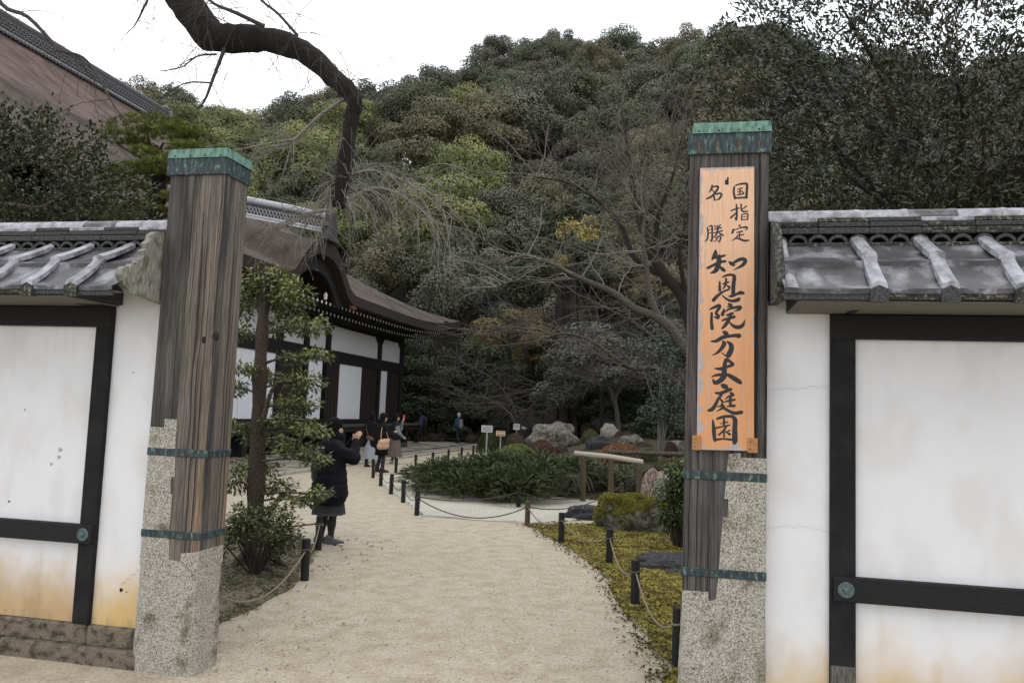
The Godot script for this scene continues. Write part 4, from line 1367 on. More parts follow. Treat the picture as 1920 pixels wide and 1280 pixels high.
	put("ridge_end_tile", oni, M.tile_dark, rg)
	# walls: beams, columns, plaster, doors
	var wl := Mb.new()
	wl.box(Vector3(-22.0, 0.0, -38.4), Vector3(xf - 0.12, 5.6, -14.0))
	put("wall_core", wl, M.hall_wood, h)
	for q in [[4.98, 5.3, 0.1], [3.5, 3.98, 0.13], [1.05, 1.22, 0.12]]:
		var b := Mb.new()
		b.box(Vector3(xf - 0.12, q[0], -38.45), Vector3(xf + q[2], q[1], -14.0), 0.01)
		put("beam", b, M.hall_wood, h)
	for zc in [-38.45, -35.45, -29.85, -27.95, -25.9, -22.3, -18.6]:
		var b := Mb.new()
		b.box(Vector3(xf - 0.1, 1.05, zc - 0.16), Vector3(xf + 0.15, 5.3, zc + 0.16), 0.02)
		put("column", b, M.hall_wood, h)
		var br := Mb.new()
		br.xf = SIDEWAYS
		br.prism(PackedVector2Array([Vector2(zc - 0.5, 5.05), Vector2(zc - 0.42, 4.9), Vector2(zc - 0.2, 4.72), Vector2(zc + 0.2, 4.72), Vector2(zc + 0.42, 4.9), Vector2(zc + 0.5, 5.05)]), xf + 0.0, xf + 0.13)
		put("bracket", br, M.hall_wood, h)
	var cols := [-38.45, -35.45, -29.85, -25.9, -22.3, -18.6]
	for i in cols.size() - 1:
		var b := Mb.new()
		b.box(Vector3(xf - 0.1, 3.98, cols[i] + 0.16), Vector3(xf + 0.03, 4.98, cols[i + 1] - 0.16))
		put("plaster_panel", b, M.hall_plaster, h)
	for q in [[-36.65, -35.61], [-33.5, -32.33], [-32.31, -31.15], [-29.5, -28.12], [-25.75, -24.65], [-24.62, -23.5], [-23.47, -22.46], [-22.1, -20.4], [-20.37, -18.76]]:
		var b := Mb.new()
		b.box(Vector3(xf - 0.1, 1.22, q[0]), Vector3(xf + 0.045, 3.5, q[1]), 0.008)
		var d := put("white_door", b, M.hall_white, h)
		var k := Mb.new()
		k.box(Vector3(xf + 0.045, 2.02, q[0] + 0.04), Vector3(xf + 0.06, 2.12, q[0] + 0.1))
		if q[1] - q[0] < 1.3:
			put("door_pull", k, M.hall_plaster, d)
	for q in [[-38.29, -36.68], [-35.29, -33.53], [-31.12, -30.01], [-27.79, -26.06]]:
		var n := 6
		for i in n:
			var a: float = lerpf(q[0], q[1], i / float(n))
			var c: float = lerpf(q[0], q[1], (i + 1.0) / n)
			var b := Mb.new()
			b.box(Vector3(xf - 0.1, 1.22, a + 0.006), Vector3(xf + 0.06 + 0.02 * (i % 2), 3.5, c - 0.006), 0.008)
			put("dark_board", b, M.hall_board, h)
	# veranda
	var fl := Mb.new()
	fl.box(Vector3(xf + 0.1, 0.93, -39.4), Vector3(-12.9, 1.03, -14.0), 0.01)
	put("veranda_floor", fl, M.deck, h)
	var eg := Mb.new()
	eg.box(Vector3(-13.05, 0.74, -39.35), Vector3(-12.94, 0.928, -14.0), 0.01)
	put("veranda_beam", eg, M.hall_wood, h)
	var end := Mb.new()
	end.box(Vector3(-22.0, 0.93, -39.4), Vector3(xf + 0.1, 1.026, -38.4), 0.01)
	put("veranda_return", end, M.deck, h)
	for k in 14:
		var b := Mb.new()
		b.box(Vector3(-13.2, 0.05, -39.3 + k * 1.85), Vector3(-12.95, 0.74, -39.02 + k * 1.85), 0.015)
		put("veranda_post", b, M.hall_wood, h)
		var pl := Mb.new()
		pl.box(Vector3(-13.28, 0.0, -39.38 + k * 1.85), Vector3(-12.87, 0.09, -38.94 + k * 1.85), 0.02)
		put("post_base", pl, M.granite, h)
	var sk := Mb.new()
	sk.box(Vector3(-13.95, 0.0, -36.0), Vector3(-13.8, 0.93, -14.0))
	put("skirting", sk, M.hall_wood, h)
	for k in 3:
		var b := Mb.new()
		b.box(Vector3(-12.88 + k * 0.0, 0.0, -34.5), Vector3(-12.6 + (2 - k) * 0.34, 0.24 + k * 0.24, -33.3 + 0.0), 0.015)
		put("step", b, M.deck, h)

func kr(x: float) -> float:
	return 7.93 + (-11.5 - x) * 0.19 + 0.004 * pow(-11.5 - x, 2.0) * 0.0

func tube_of(pts: Array, r: float, sides: int) -> Mb:
	var mb := Mb.new()
	var rr := PackedFloat32Array()
	for p in pts:
		rr.append(r)
	mb.tube(PackedVector3Array(pts), rr, sides)
	return mb

func great_hall() -> void:
	var h := thing("great_hall", "tall hall with red brown bark roof and tiled ridge at the upper left", "temple")
	var xr := -32.0
	var zr := -43.4
	var rb := Mb.new()
	rb.sheet(24, 20, func(u: float, w: float) -> Vector3:
		var t := (1.0 - w) * 13.0
		return Vector3(xr + t, 18.9 - 0.86 * t + 0.012 * t * t, lerpf(zr + 0.1, -8.0, u)))
	rb.sheet(24, 20, func(u: float, w: float) -> Vector3:
		var t := (1.0 - w) * 13.0
		return Vector3(xr - t, 18.9 - 0.86 * t + 0.012 * t * t, lerpf(-8.0, zr + 0.1, u)))
	put("bark_roof", rb, M.bark_red, h)
	var gb := Mb.new()
	gb.prism(PackedVector2Array([Vector2(xr - 12.5, 8.4), Vector2(xr + 12.5, 8.4), Vector2(xr, 18.6)]), zr + 0.8, zr + 1.0)
	put("gable_wall", gb, M.hall_wood, h)
	var bd := Mb.new()
	bd.box(Vector3(xr - 9.0, 0, zr + 2.0), Vector3(xr + 9.0, 10.5, -8.0))
	put("wall", bd, M.hall_wood, h)
	var rg := Mb.new()
	rg.box(Vector3(xr - 0.3, 18.75, zr), Vector3(xr + 0.3, 19.6, -8.0))
	var ridge := put("ridge", rg, M.tile_dark, h)
	var tp := put("ridge_cap", tube_of([Vector3(xr, 19.62, zr), Vector3(xr, 19.62, -8.0)], 0.3, 8), M.tile_dark, ridge)
	var la := Mb.new()
	var tl := Mb.new()
	for i in 150:
		var zz := zr + 0.1 + i * 0.235
		for row in 3:
			la.xf = Transform3D(Basis(), Vector3(xr + 0.32, 19.05 + row * 0.16, zz + (row % 2) * 0.11))
			la.tube(PackedVector3Array([Vector3(0, -0.05, -0.1), Vector3(0, 0.04, -0.04), Vector3(0, 0.04, 0.04), Vector3(0, -0.05, 0.1)]), PackedFloat32Array([0.02, 0.02, 0.02, 0.02]), 4, false)
		tl.tube(PackedVector3Array([Vector3(xr + 0.1, 18.98, zz), Vector3(xr + 0.62, 18.62, zz)]), PackedFloat32Array([0.085, 0.085]), 6)
	stuff(put("ridge_lattice", la, mat(lin(0.2, 0.2, 0.21), 0.6), ridge))
	stuff(put("ridge_tiles", tl, mat(lin(0.17, 0.17, 0.18), 0.6), ridge))
	var oni := Mb.new()
	oni.box(Vector3(xr - 0.5, 18.4, zr - 0.25), Vector3(xr + 0.5, 19.75, zr + 0.02), 0.08)
	oni.box(Vector3(xr - 0.3, 19.75, zr - 0.2), Vector3(xr + 0.3, 20.0, zr + 0.3), 0.08)
	put("ridge_end_tile", oni, mat(lin(0.16, 0.16, 0.17), 0.7), ridge)
	var bg := Mb.new()
	for s in [1.0, -1.0]:
		for i in 12:
			var t0 := i * 1.08
			var t1 := (i + 1) * 1.08
			var y0 := 18.95 - 0.86 * t0 + 0.012 * t0 * t0
			var y1 := 18.95 - 0.86 * t1 + 0.012 * t1 * t1
			bg.quad(Vector3(xr + t0 * s, y0 - 0.5, zr), Vector3(xr + t1 * s, y1 - 0.5, zr), Vector3(xr + t1 * s, y1, zr), Vector3(xr + t0 * s, y0, zr))
			bg.quad(Vector3(xr + t0 * s, y0, zr), Vector3(xr + t1 * s, y1, zr), Vector3(xr + t1 * s, y1, zr + 0.4), Vector3(xr + t0 * s, y0, zr + 0.4))
	put("barge_board", bg, M.tile_dark, h)

func unit(r: RandomNumberGenerator) -> Vector3:
	var y := r.randf_range(-1, 1)
	var a := r.randf() * TAU
	var q := sqrt(1.0 - y * y)
	return Vector3(q * cos(a), y, q * sin(a))

# crown of a far tree: leaf sprays on lobes that sit on an uneven dome
func dome_crown(r: RandomNumberGenerator, rad: Vector3, lobes: int, per: int, size: float, ca: Color, cb: Color, upright: float, lobe_k := 1.0) -> Mb:
	var mb := Mb.new()
	for i in lobes:
		var d := unit(r)
		d.y = absf(d.y) * 1.15 - 0.28
		d = d.normalized()
		var c := Vector3(0, rad.y * 0.42, 0) + d * rad * r.randf_range(0.5, 0.86)
		var lr := rad.x * r.randf_range(0.24, 0.42) * lobe_k
		var tone := r.randf()
		var lc := ca.lerp(cb, tone) * r.randf_range(0.75, 1.25)
		for k in per:
			var e := unit(r)
			e.y = e.y * 0.8 + 0.34
			e = e.normalized()
			var p := c + e * lr * pow(r.randf(), 0.22) * Vector3(1.0, 0.78, 1.0)
			var n := (e + unit(r) * 0.34).normalized()
			var t := n.cross(unit(r)).normalized()
			t = (t + Vector3(0, upright * 0.6, 0) + e * 0.15).normalized()
			mb.col = lc * r.randf_range(0.88, 1.12)
			var s := size * r.randf_range(0.6, 1.3)
			mb.leaf(p, t, n, s, s * 0.62)
	return mb

func cone_crown(r: RandomNumberGenerator, h: float, w: float, n: int, size: float, ca: Color, cb: Color) -> Mb:
	var mb := Mb.new()
	for i in n:
		var t := pow(r.randf(), 0.7)
		var a := r.randf() * TAU
		var tier := 0.75 + 0.25 * sin(t * 30.0 + a * 2.0)
		var q := w * (1.0 - t * 0.93) * tier * pow(r.randf(), 0.3)
		var p := Vector3(cos(a) * q, t * h, sin(a) * q)
		var d := Vector3(cos(a), r.randf_range(-0.5, 0.4), sin(a)).normalized()
		mb.col = ca.lerp(cb, r.randf()) * r.randf_range(0.8, 1.2)
		mb.leaf(p, d, (Vector3.UP + unit(r) * 0.5).normalized(), size * r.randf_range(0.7, 1.3), size * 0.5)
	return mb

# recursive bare branch; tips collects the ends
func limb(mb: Mb, r: RandomNumberGenerator, p: Vector3, d: Vector3, ln: float, rad: float, depth: int, o: Dictionary, tips: Array) -> void:
	var n := 5 if depth > 0 else 4
	var pts := PackedVector3Array([p])
	var rr := PackedFloat32Array([rad])
	var q := p
	var e := d
	for i in n:
		e = (e + unit(r) * o.wig + Vector3(0, o.rise, 0) * (1.0 if depth < 2 else 0.6)).normalized()
		q += e * ln / n
		pts.append(q)
		rr.append(rad * (1.0 - (i + 1.0) / n * (0.45 if depth > 0 else 0.7)))
	mb.tube(pts, rr, 6 if rad > 0.03 else (4 if rad > 0.012 else 3), false)
	if depth == 0:
		tips.append([q, e])
		return
	var kids: int = o.kids + (1 if r.randf() < 0.4 else 0)
	for k in kids:
		var t := lerpf(0.3, 1.0, (k + r.randf() * 0.7) / kids) * n
		var i := clampi(int(t), 0, n - 1)
		var s := pts[i].lerp(pts[i + 1], clampf(t - i, 0, 1))
		var f := (pts[i + 1] - pts[i]).normalized()
		var side := f.cross(unit(r)).normalized()
		var nd: Vector3 = (f * o.ahead + side * o.spread + Vector3(0, o.lift, 0)).normalized()
		nd.y *= o.flat
		limb(mb, r, s, nd.normalized(), ln * r.randf_range(0.5, 0.78), rr[i] * r.randf_range(0.5, 0.7), depth - 1, o, tips)

func trunk_mesh(r: RandomNumberGenerator, h: float, rad: float, forks: int) -> Mb:
	var mb := Mb.new()
	var pts := PackedVector3Array()
	var rr := PackedFloat32Array()
	var q := Vector3(0, -2.0, 0)
	for i in 7:
		pts.append(q)
		rr.append(rad * (1.25 - i * 0.11))
		q += Vector3(r.randf_range(-0.2, 0.2), (h + 2.0) / 6.0, r.randf_range(-0.2, 0.2))
	mb.tube(pts, rr, 7)
	for k in forks:
		var a := TAU * (k + r.randf() * 0.6) / forks
		var s: Vector3 = pts[4 + k % 2]
		var d := Vector3(cos(a), 0.9, sin(a))
		mb.tube(PackedVector3Array([s, s + d * h * 0.22, s + d * h * 0.42 + Vector3(0, h * 0.12, 0)]), PackedFloat32Array([rad * 0.55, rad * 0.4, rad * 0.16]), 5)
	return mb

func hill_forest() -> void:
	var r := RandomNumberGenerator.new()
	r.seed = 991
	# kinds: name, label, radius, lobes, sprays per lobe, spray size, colours, uprightness
	var kinds := {
		"camphor": ["bright yellow green camphor tree", Color(0.251, 0.259, 0.089), Color(0.122, 0.155, 0.061), 0.0, Vector3(5.4, 5.2, 5.4)],
		"oak": ["dark green rounded oak", Color(0.072, 0.083, 0.049), Color(0.107, 0.120, 0.066), 0.0, Vector3(5.0, 4.6, 5.0)],
		"chinquapin": ["olive brown chinquapin tree", Color(0.133, 0.126, 0.072), Color(0.184, 0.161, 0.093), 0.9, Vector3(4.6, 5.2, 4.6)],
		"grey": ["grey green evergreen tree", Color(0.093, 0.101, 0.072), Color(0.133, 0.135, 0.098), 0.5, Vector3(4.8, 4.8, 4.8)],
		"russet": ["dull russet winter tree", Color(0.128, 0.107, 0.085), Color(0.110, 0.098, 0.076), 0.8, Vector3(4.0, 4.4, 4.0)],
	}
	var protos := {}
	for k in kinds:
		protos[k] = []
		for i in 3:
			var q: Array = kinds[k]
			var rad: Vector3 = q[4]
			protos[k].append([dome_crown(r, rad, 38 if k != "camphor" else 46, 500, 0.235, q[1], q[2], q[3], 0.92).mesh(), trunk_mesh(r, 5.5, 0.3, 3).mesh()])
	protos["cedar"] = [[cone_crown(r, 11.0, 2.9, 4200, 0.6, Color(0.04, 0.042, 0.03), Color(0.056, 0.056, 0.04)).mesh(), trunk_mesh(r, 6.0, 0.25, 0).mesh()]]
	kinds["cedar"] = ["dark pointed cedar", 0, 0, 0, Vector3(3, 11, 3)]
	var spots := []
	var zrow := 46.0
	while zrow < 172.0:
		var step := 5.9 + (zrow - 46.0) * 0.03
		var x := -0.86 * zrow
		while x < 0.46 * zrow + 3.0:
			var px := x + r.randf_range(-0.35, 0.35) * step
			var pz := -(zrow + r.randf_range(-0.4, 0.4) * step)
			x += step * 1.05
			if hill_y(px, pz) < 0.5 and px > -13.0 and pz > -47.0:
				continue
			if px < -13.0 and pz > -52.0:
				continue
			spots.append(Vector2(px, pz))
		zrow += step * 0.95
	var shown := []
	for s in spots:
		var az := rad_to_deg(atan2(s.x, -s.y))
		var cap_d := 47.0 + lerpf(40.0, 67.0, ss(-19.5, -15.5, az)) / 0.62 + 14.0
		if -s.y > cap_d:
			continue
		shown.append(s)
	shown.sort_custom(func(a, b): return atan2(a.x, -a.y) < atan2(b.x, -b.y))
	var count := {}
	for s in shown:
		var az := rad_to_deg(atan2(s.x, -s.y))
		var d: float = -s.y
		var n := big.get_noise_2d(s.x * 2.2 + 500, s.y * 2.2)
		var u := r.randf()
		var kind := "oak"
		if az < -14.6 and d < 100 and d > 60:
			kind = "camphor" if u < 0.62 + n * 0.4 else ("oak" if u < 0.84 else "chinquapin")
		elif d < 56:
			kind = "oak" if u < 0.55 else ("grey" if u < 0.8 else "chinquapin")
		elif d < 105:
			kind = "chinquapin" if u < 0.40 else ("grey" if u < 0.62 else ("oak" if u < 0.93 else "russet"))
		else:
			kind = "oak" if u < 0.5 else ("grey" if u < 0.84 else ("chinquapin" if u < 0.92 else "russet"))
		var pr: Array = protos[kind][r.randi() % protos[kind].size()]
		var zone := "on the hilltop skyline"
		if d < 58:
			zone = "at the dark hill foot"
		elif az < -13.5:
			zone = "in the left grove"
		elif d < 85:
			zone = "on the lower slope"
		elif d < 118:
			zone = "halfway up the slope"
		elif hill_y(s.x, s.y) < 50:
			zone = "high under the crest"
		var sc := r.randf_range(0.84, 1.26) * (0.72 if d < 58 else (0.86 if d < 80 else 1.02))
		var key := kind + zone
		count[key] = count.get(key, 0) + 1
		var t := thing("hill_tree", "%s %s, %s such from left" % [kinds[kind][0], zone, ordinal_word(count[key])], "tree", Vector3(s.x, hill_y(s.x, s.y) - 0.3, s.y), r.randf() * TAU, "%s trees %s" % [kind, zone])
		t.scale = Vector3(sc, sc * r.randf_range(0.9, 1.15), sc)
		put("trunk", pr[1], M.tree_bark, t)
		var c := put("crown", pr[0], M.far_leaf, t)
		c.position.y = 4.2 if kind != "cedar" else 2.0
		stuff(c)
	print("hill trees ", shown.size())

func ordinal_word(n: int) -> String:
	var low := ["", "first", "second", "third", "fourth", "fifth", "sixth", "seventh", "eighth", "ninth", "tenth", "eleventh", "twelfth", "thirteenth", "fourteenth", "fifteenth", "sixteenth", "seventeenth", "eighteenth", "nineteenth"]
	if n < 20:
		return low[n]
	var tens: String = ["twent", "thirt", "fort", "fift", "sixt", "sevent"][n / 10 - 2]
	return tens + "ieth" if n % 10 == 0 else tens + "y-" + low[n % 10]

func V(x: float, y: float, z: float) -> Vector3:
	return Vector3(x, y, z)

# smooth a few points into a longer run
func curve(p: Array, k := 4) -> PackedVector3Array:
	var o := PackedVector3Array()
	for i in p.size() - 1:
		var a: Vector3 = p[maxi(i - 1, 0)]
		var b: Vector3 = p[i]
		var c: Vector3 = p[i + 1]
		var d: Vector3 = p[mini(i + 2, p.size() - 1)]
		for j in k:
			o.append(b.cubic_interpolate(c, a, d, float(j) / k))
	o.append(p[-1])
	return o

func taper(n: int, a: float, b: float) -> PackedFloat32Array:
	var r := PackedFloat32Array()
	for i in n:
		r.append(lerpf(a, b, float(i) / maxi(n - 1, 1)))
	return r

func bough(mb: Mb, p: Array, a: float, b: float, sides := 8) -> PackedVector3Array:
	var c := curve(p)
	mb.tube(c, taper(c.size(), a, b), sides)
	return c

# thin whip that starts along d and bends under its own weight
func whip(mb: Mb, r: RandomNumberGenerator, p: Vector3, d: Vector3, ln: float, rad: float, sag: float, n := 7) -> PackedVector3Array:
	var pts := PackedVector3Array([p])
	var e := d
	var q := p
	for i in n:
		e = (e + Vector3(0, -sag / n, 0) + unit(r) * 0.1).normalized()
		q += e * ln / n
		pts.append(q)
	mb.tube(pts, taper(pts.size(), rad, rad * 0.35), 3, false)
	return pts

func weep(mb: Mb, r: RandomNumberGenerator, along: PackedVector3Array, count: int, ln: Vector2, rad: float, sag: Vector2, up: float, kids: int) -> void:
	for i in count:
		var t := r.randf() * (along.size() - 1.01)
		var k := int(t)
		var s := along[k].lerp(along[k + 1], t - k)
		var f := (along[k + 1] - along[k]).normalized()
		var d := (f * r.randf_range(0.0, 0.9) + unit(r) * 0.9 + Vector3(0, up, 0)).normalized()
		var w := whip(mb, r, s, d, r.randf_range(ln.x, ln.y), rad * r.randf_range(0.7, 1.3), r.randf_range(sag.x, sag.y))
		for j in kids:
			var q := r.randi_range(1, w.size() - 2)
			var e := ((w[q + 1] - w[q]).normalized() + unit(r) * 0.8).normalized()
			var w2 := whip(mb, r, w[q], e, r.randf_range(ln.x, ln.y) * 0.42, rad * 0.6, r.randf_range(sag.x, sag.y), 5)
			for b in 2:
				var q2 := r.randi_range(1, w2.size() - 1)
				whip(mb, r, w2[q2], unit(r), r.randf_range(0.02, 0.09), rad * 0.6, 0.1, 2)

func wall_trees() -> void:
	var r := RandomNumberGenerator.new()
	r.seed = 31
	# weeping cherry: its trunk stands out of the frame on the left
	var ch := thing("weeping_cherry", "bare weeping cherry whose thick dark bough arches over the left gate pillar", "tree", Vector3.ZERO)
	var tk := Mb.new()
	bough(tk, [V(-11.4, -0.3, -8.6), V(-11.3, 2.0, -8.7), V(-11.1, 4.6, -8.8), V(-10.5, 7.2, -8.9), V(-9.6, 8.6, -9.0)], 0.42, 0.3, 12)
	put("trunk", tk, M.cherry_bark, ch)
	var lm := Mb.new()
	var main := curve([V(-9.7, 8.5, -9), V(-8.4, 8.75, -9), V(-7.3, 8.1, -9), V(-6.70, 7.25, -9), V(-6.47, 6.94, -9), V(-6.21, 6.62, -9), V(-6.06, 6.45, -9), V(-5.76, 6.38, -9), V(-5.38, 6.36, -9), V(-4.94, 6.24, -9), V(-4.57, 6.04, -9), V(-4.33, 5.81, -9), V(-4.09, 5.60, -9), V(-4.0, 5.45, -9), V(-4.03, 5.24, -9), V(-4.06, 4.92, -9), V(-4.11, 4.53, -9), V(-4.15, 4.14, -9)], 4)
	var rr := PackedFloat32Array()
	var nb := noise(32, 0.9, FastNoiseLite.TYPE_SIMPLEX_SMOOTH, 3)
	for i in main.size():
		var t := float(i) / (main.size() - 1)
		var q := lerpf(0.225, 0.088, ss(0.12, 0.86, t))
		rr.append(q * (1.0 + 0.14 * nb.get_noise_1d(i * 0.8) + (0.16 if i == 52 or i == 24 else 0.0)))
	lm.tube(main, rr, 14)
	var b0 := lm.v.size()
	for i in b0:
		lm.v[i] += Vector3(nb.get_noise_3dv(lm.v[i] * 5.0), nb.get_noise_3dv(lm.v[i] * 5.0 + Vector3(9, 0, 0)), nb.get_noise_3dv(lm.v[i] * 5.0 + Vector3(0, 9, 0))) * 0.034
	put("bough", lm, M.cherry_bark, ch)
	var tw := Mb.new()
	var pale := Mb.new()
	var s1 := bough(pale, [V(-4.08, 5.55, -9.0), V(-4.45, 5.31, -9.0), V(-4.72, 4.98, -8.9), V(-4.82, 4.92, -8.9), V(-5.14, 4.83, -8.8)], 0.026, 0.01, 5)
	var s2 := bough(pale, [V(-4.72, 4.98, -8.9), V(-5.0, 4.86, -8.7), V(-5.28, 4.76, -8.6)], 0.014, 0.006, 4)
	var s3 := bough(pale, [V(-4.17, 4.16, -9.05), V(-3.78, 4.43, -9.2), V(-3.36, 4.30, -9.2), V(-2.93, 3.96, -9.2)], 0.035, 0.009, 5)
	var s4 := bough(pale, [V(-4.15, 4.10, -8.95), V(-4.35, 4.03, -8.8), V(-4.55, 3.95, -8.8), V(-4.82, 3.83, -8.8)], 0.03, 0.01, 5)
	var s5 := bough(pale, [V(-4.15, 4.55, -9.1), V(-3.79, 4.65, -9.2), V(-3.3, 4.47, -9.3), V(-2.73, 4.03, -9.3)], 0.022, 0.006, 5)
	weep(pale, r, s1.slice(s1.size() / 2), 26, Vector2(0.3, 0.75), 0.0055, Vector2(0.1, 0.9), 0.1, 2)
	weep(pale, r, s2, 16, Vector2(0.25, 0.6), 0.005, Vector2(0.1, 0.7), 0.1, 2)
	weep(pale, r, s3, 46, Vector2(0.45, 1.1), 0.0065, Vector2(0.8, 2.0), 0.5, 2)
	weep(pale, r, s4, 34, Vector2(0.35, 0.9), 0.006, Vector2(0.5, 1.6), 0.35, 2)
	weep(pale, r, s5, 40, Vector2(0.5, 1.15), 0.006, Vector2(0.9, 2.1), 0.5, 2)
	weep(pale, r, PackedVector3Array([V(-4.15, 4.5, -9), V(-4.18, 4.15, -9)]), 46, Vector2(0.5, 1.15), 0.006, Vector2(0.9, 2.2), 0.4, 2)
	var d1 := bough(tw, [V(-5.77, 6.2, -8.9), V(-5.84, 5.75, -8.8), V(-5.92, 5.51, -8.8), V(-6.02, 5.37, -8.8)], 0.026, 0.011, 5)
	var d2 := bough(tw, [V(-5.81, 6.08, -8.8), V(-6.08, 6.07, -8.8), V(-6.29, 5.94, -8.8), V(-6.59, 5.9, -8.8)], 0.014, 0.006, 4)
	var d3 := bough(tw, [V(-5.86, 5.71, -8.8), V(-6.2, 5.73, -8.8), V(-6.42, 5.62, -8.8)], 0.012, 0.006, 4)
	var d4 := bough(tw, [V(-5.17, 6.4, -8.8), V(-5.46, 6.5, -8.6), V(-5.77, 6.64, -8.6), V(-5.92, 6.8, -8.6)], 0.03, 0.014, 5)
	var d5 := bough(tw, [V(-4.66, 6.2, -8.7), V(-4.89, 6.45, -8.6), V(-5.12, 6.64, -8.6), V(-5.28, 6.95, -8.6)], 0.02, 0.014, 5)
	var d6 := bough(tw, [V(-9.4, 7.6, -8.5), V(-8.81, 6.81, -8.5), V(-8.38, 6.6, -8.5), V(-7.94, 6.2, -8.5), V(-7.85, 6.11, -8.5), V(-7.53, 6.02, -8.5), V(-7.32, 5.83, -8.5), V(-6.97, 5.33, -8.5), V(-6.74, 5.12, -8.5)], 0.034, 0.007, 5)
	var d7 := bough(tw, [V(-6.4, 7.2, -8.5), V(-6.60, 6.76, -8.5), V(-6.72, 6.49, -8.5), V(-6.79, 6.36, -8.5)], 0.022, 0.008, 4)
	for d in [d1, d2, d3]:
		weep(tw, r, d, 9, Vector2(0.25, 0.6), 0.0048, Vector2(0.2, 1.0), 0.0, 1)
	weep(tw, r, d4, 16, Vector2(0.4, 1.2), 0.005, Vector2(0.5, 1.8), 0.2, 1)
	weep(tw, r, d5, 18, Vector2(0.4, 1.3), 0.005, Vector2(0.5, 1.8), 0.2, 1)
	weep(tw, r, d6, 30, Vector2(0.3, 1.0), 0.005, Vector2(0.6, 1.8), 0.0, 1)
	weep(tw, r, d7, 14, Vector2(0.3, 0.8), 0.005, Vector2(0.6, 1.6), 0.0, 1)
	weep(tw, r, main.slice(16, 60), 62, Vector2(0.4, 1.5), 0.0055, Vector2(0.9, 2.4), 0.25, 2)
	stuff(put("dark_twigs", tw, M.twig, ch))
	stuff(put("pale_twigs", pale, M.twig_pale, ch))
	# large evergreen behind the right wall
	var ev := thing("evergreen_tree", "large dark evergreen tree with narrow glossy leaves behind the tiled wall on the right", "tree", Vector3(3.7, 0, -10.4))
	var et := Mb.new()
	bough(et, [V(-0.1, -0.2, 0), V(-0.25, 1.6, 0), V(-0.45, 3.0, 0.1), V(-0.5, 4.2, 0)], 0.3, 0.2, 10)
	for k in 26:
		var a := r.randf() * TAU
		var s := V(-0.45, r.randf_range(2.6, 4.4), 0)
		var e := Vector3(cos(a) * r.randf_range(1.2, 3.0), r.randf_range(0.2, 3.4), sin(a) * 1.8)
		bough(et, [s, s + e * 0.35 + unit(r) * 0.2, s + e * 0.7 + unit(r) * 0.3, s + e], 0.075, 0.012, 5)
	bough(et, [V(1.55, 4.2, 0.8), V(1.75, 4.6, 0.9), V(1.62, 4.95, 0.9), V(1.8, 5.3, 0.9), V(1.55, 5.6, 0.8)], 0.05, 0.02, 6)
	put("trunk", et, M.tree_bark, ev)
	var el := Mb.new()
	var hole := noise(33, 0.55, FastNoiseLite.TYPE_SIMPLEX_SMOOTH, 3)
	var n := 0
	while n < 11500:
		var u := unit(r) * pow(r.randf(), 0.36)
		var p := Vector3(u.x * 3.75 + 0.1, 4.9 + u.y * 4.1, u.z * 2.5)
		if hole.get_noise_3dv(p * 1.1) < -0.26 - 0.25 * ss(5.6, 4.6, p.y) or p.y < 1.7:
			continue
		if p.y > 6.0 and p.x > 0.7 and p.y < 7.2 and hole.get_noise_3dv(p * 1.6 + Vector3(40, 0, 0)) < 0.12:
			continue
		n += 1
		var out := (Vector3(u.x, u.y * 0.6 + 0.35, u.z) + unit(r) * 0.5).normalized()
		var tone := clampf(0.5 + hole.get_noise_3dv(p * 0.8 + Vector3(0, 70, 0)), 0, 1)
		var base := Color(0.024, 0.034, 0.018).lerp(Color(0.056, 0.056, 0.032), tone)
		for k in 8:
			var d := (out + unit(r) * 0.85).normalized()
			var q := p + out * (k * 0.022) + unit(r) * 0.06
			el.col = base * r.randf_range(0.75, 1.3)
			el.leaf(q, d, (Vector3.UP * 0.7 + unit(r)).normalized(), r.randf_range(0.07, 0.115), r.randf_range(0.022, 0.034))
	stuff(put("crown", el, M.leaf_gloss, ev))
	# glossy tree behind the left wall
	var bu := thing("glossy_tree", "glossy dark leaved evergreen with a pale leaning trunk behind the left wall", "tree", Vector3(-7.7, 0, -8.0))
	var bt := Mb.new()
	bough(bt, [V(-0.55, -0.2, 0), V(-0.5, 2.0, 0.2), V(-0.42, 3.4, 0.35), V(-0.25, 3.75, 0.4), V(-0.16, 4.1, 0.4), V(-0.2, 4.6, 0.3)], 0.11, 0.05, 8)
	bough(bt, [V(-0.18, 4.05, 0.4), V(0.2, 4.3, 0.4), V(0.6, 4.35, 0.4), V(1.2, 4.5, 0.3)], 0.03, 0.01, 5)
	bough(bt, [V(-0.25, 3.75, 0.4), V(0.2, 3.85, 0.5), V(0.7, 3.8, 0.5), V(1.0, 3.95, 0.5)], 0.025, 0.01, 5)
	put("trunk", bt, M.limb_grey, bu)
	var bl := Mb.new()
	n = 0
	while n < 3300:
		var u := unit(r) * pow(r.randf(), 0.4)
		var p := Vector3(u.x * 1.75 - 0.15, 4.05 + u.y * 1.15 - 0.12 * absf(u.x), u.z * 0.95)
		if hole.get_noise_3dv(p * 2.4) < -0.12:
			continue
		n += 1
		var base := Color(0.028, 0.036, 0.018).lerp(Color(0.066, 0.07, 0.032), r.randf())
		var out := (Vector3(u.x, u.y * 0.5 + 0.35, u.z) + unit(r) * 0.6).normalized()
		for k in 6:
			bl.col = base * r.randf_range(0.7, 1.3)
			bl.leaf(p + out * k * 0.02 + unit(r) * 0.05, (out + unit(r) * 0.9).normalized(), (Vector3.UP + unit(r) * 0.8).normalized(), r.randf_range(0.05, 0.085), r.randf_range(0.024, 0.036))
	stuff(put("crown", bl, M.leaf_gloss, bu))
	pine(r)
	camellia(r)

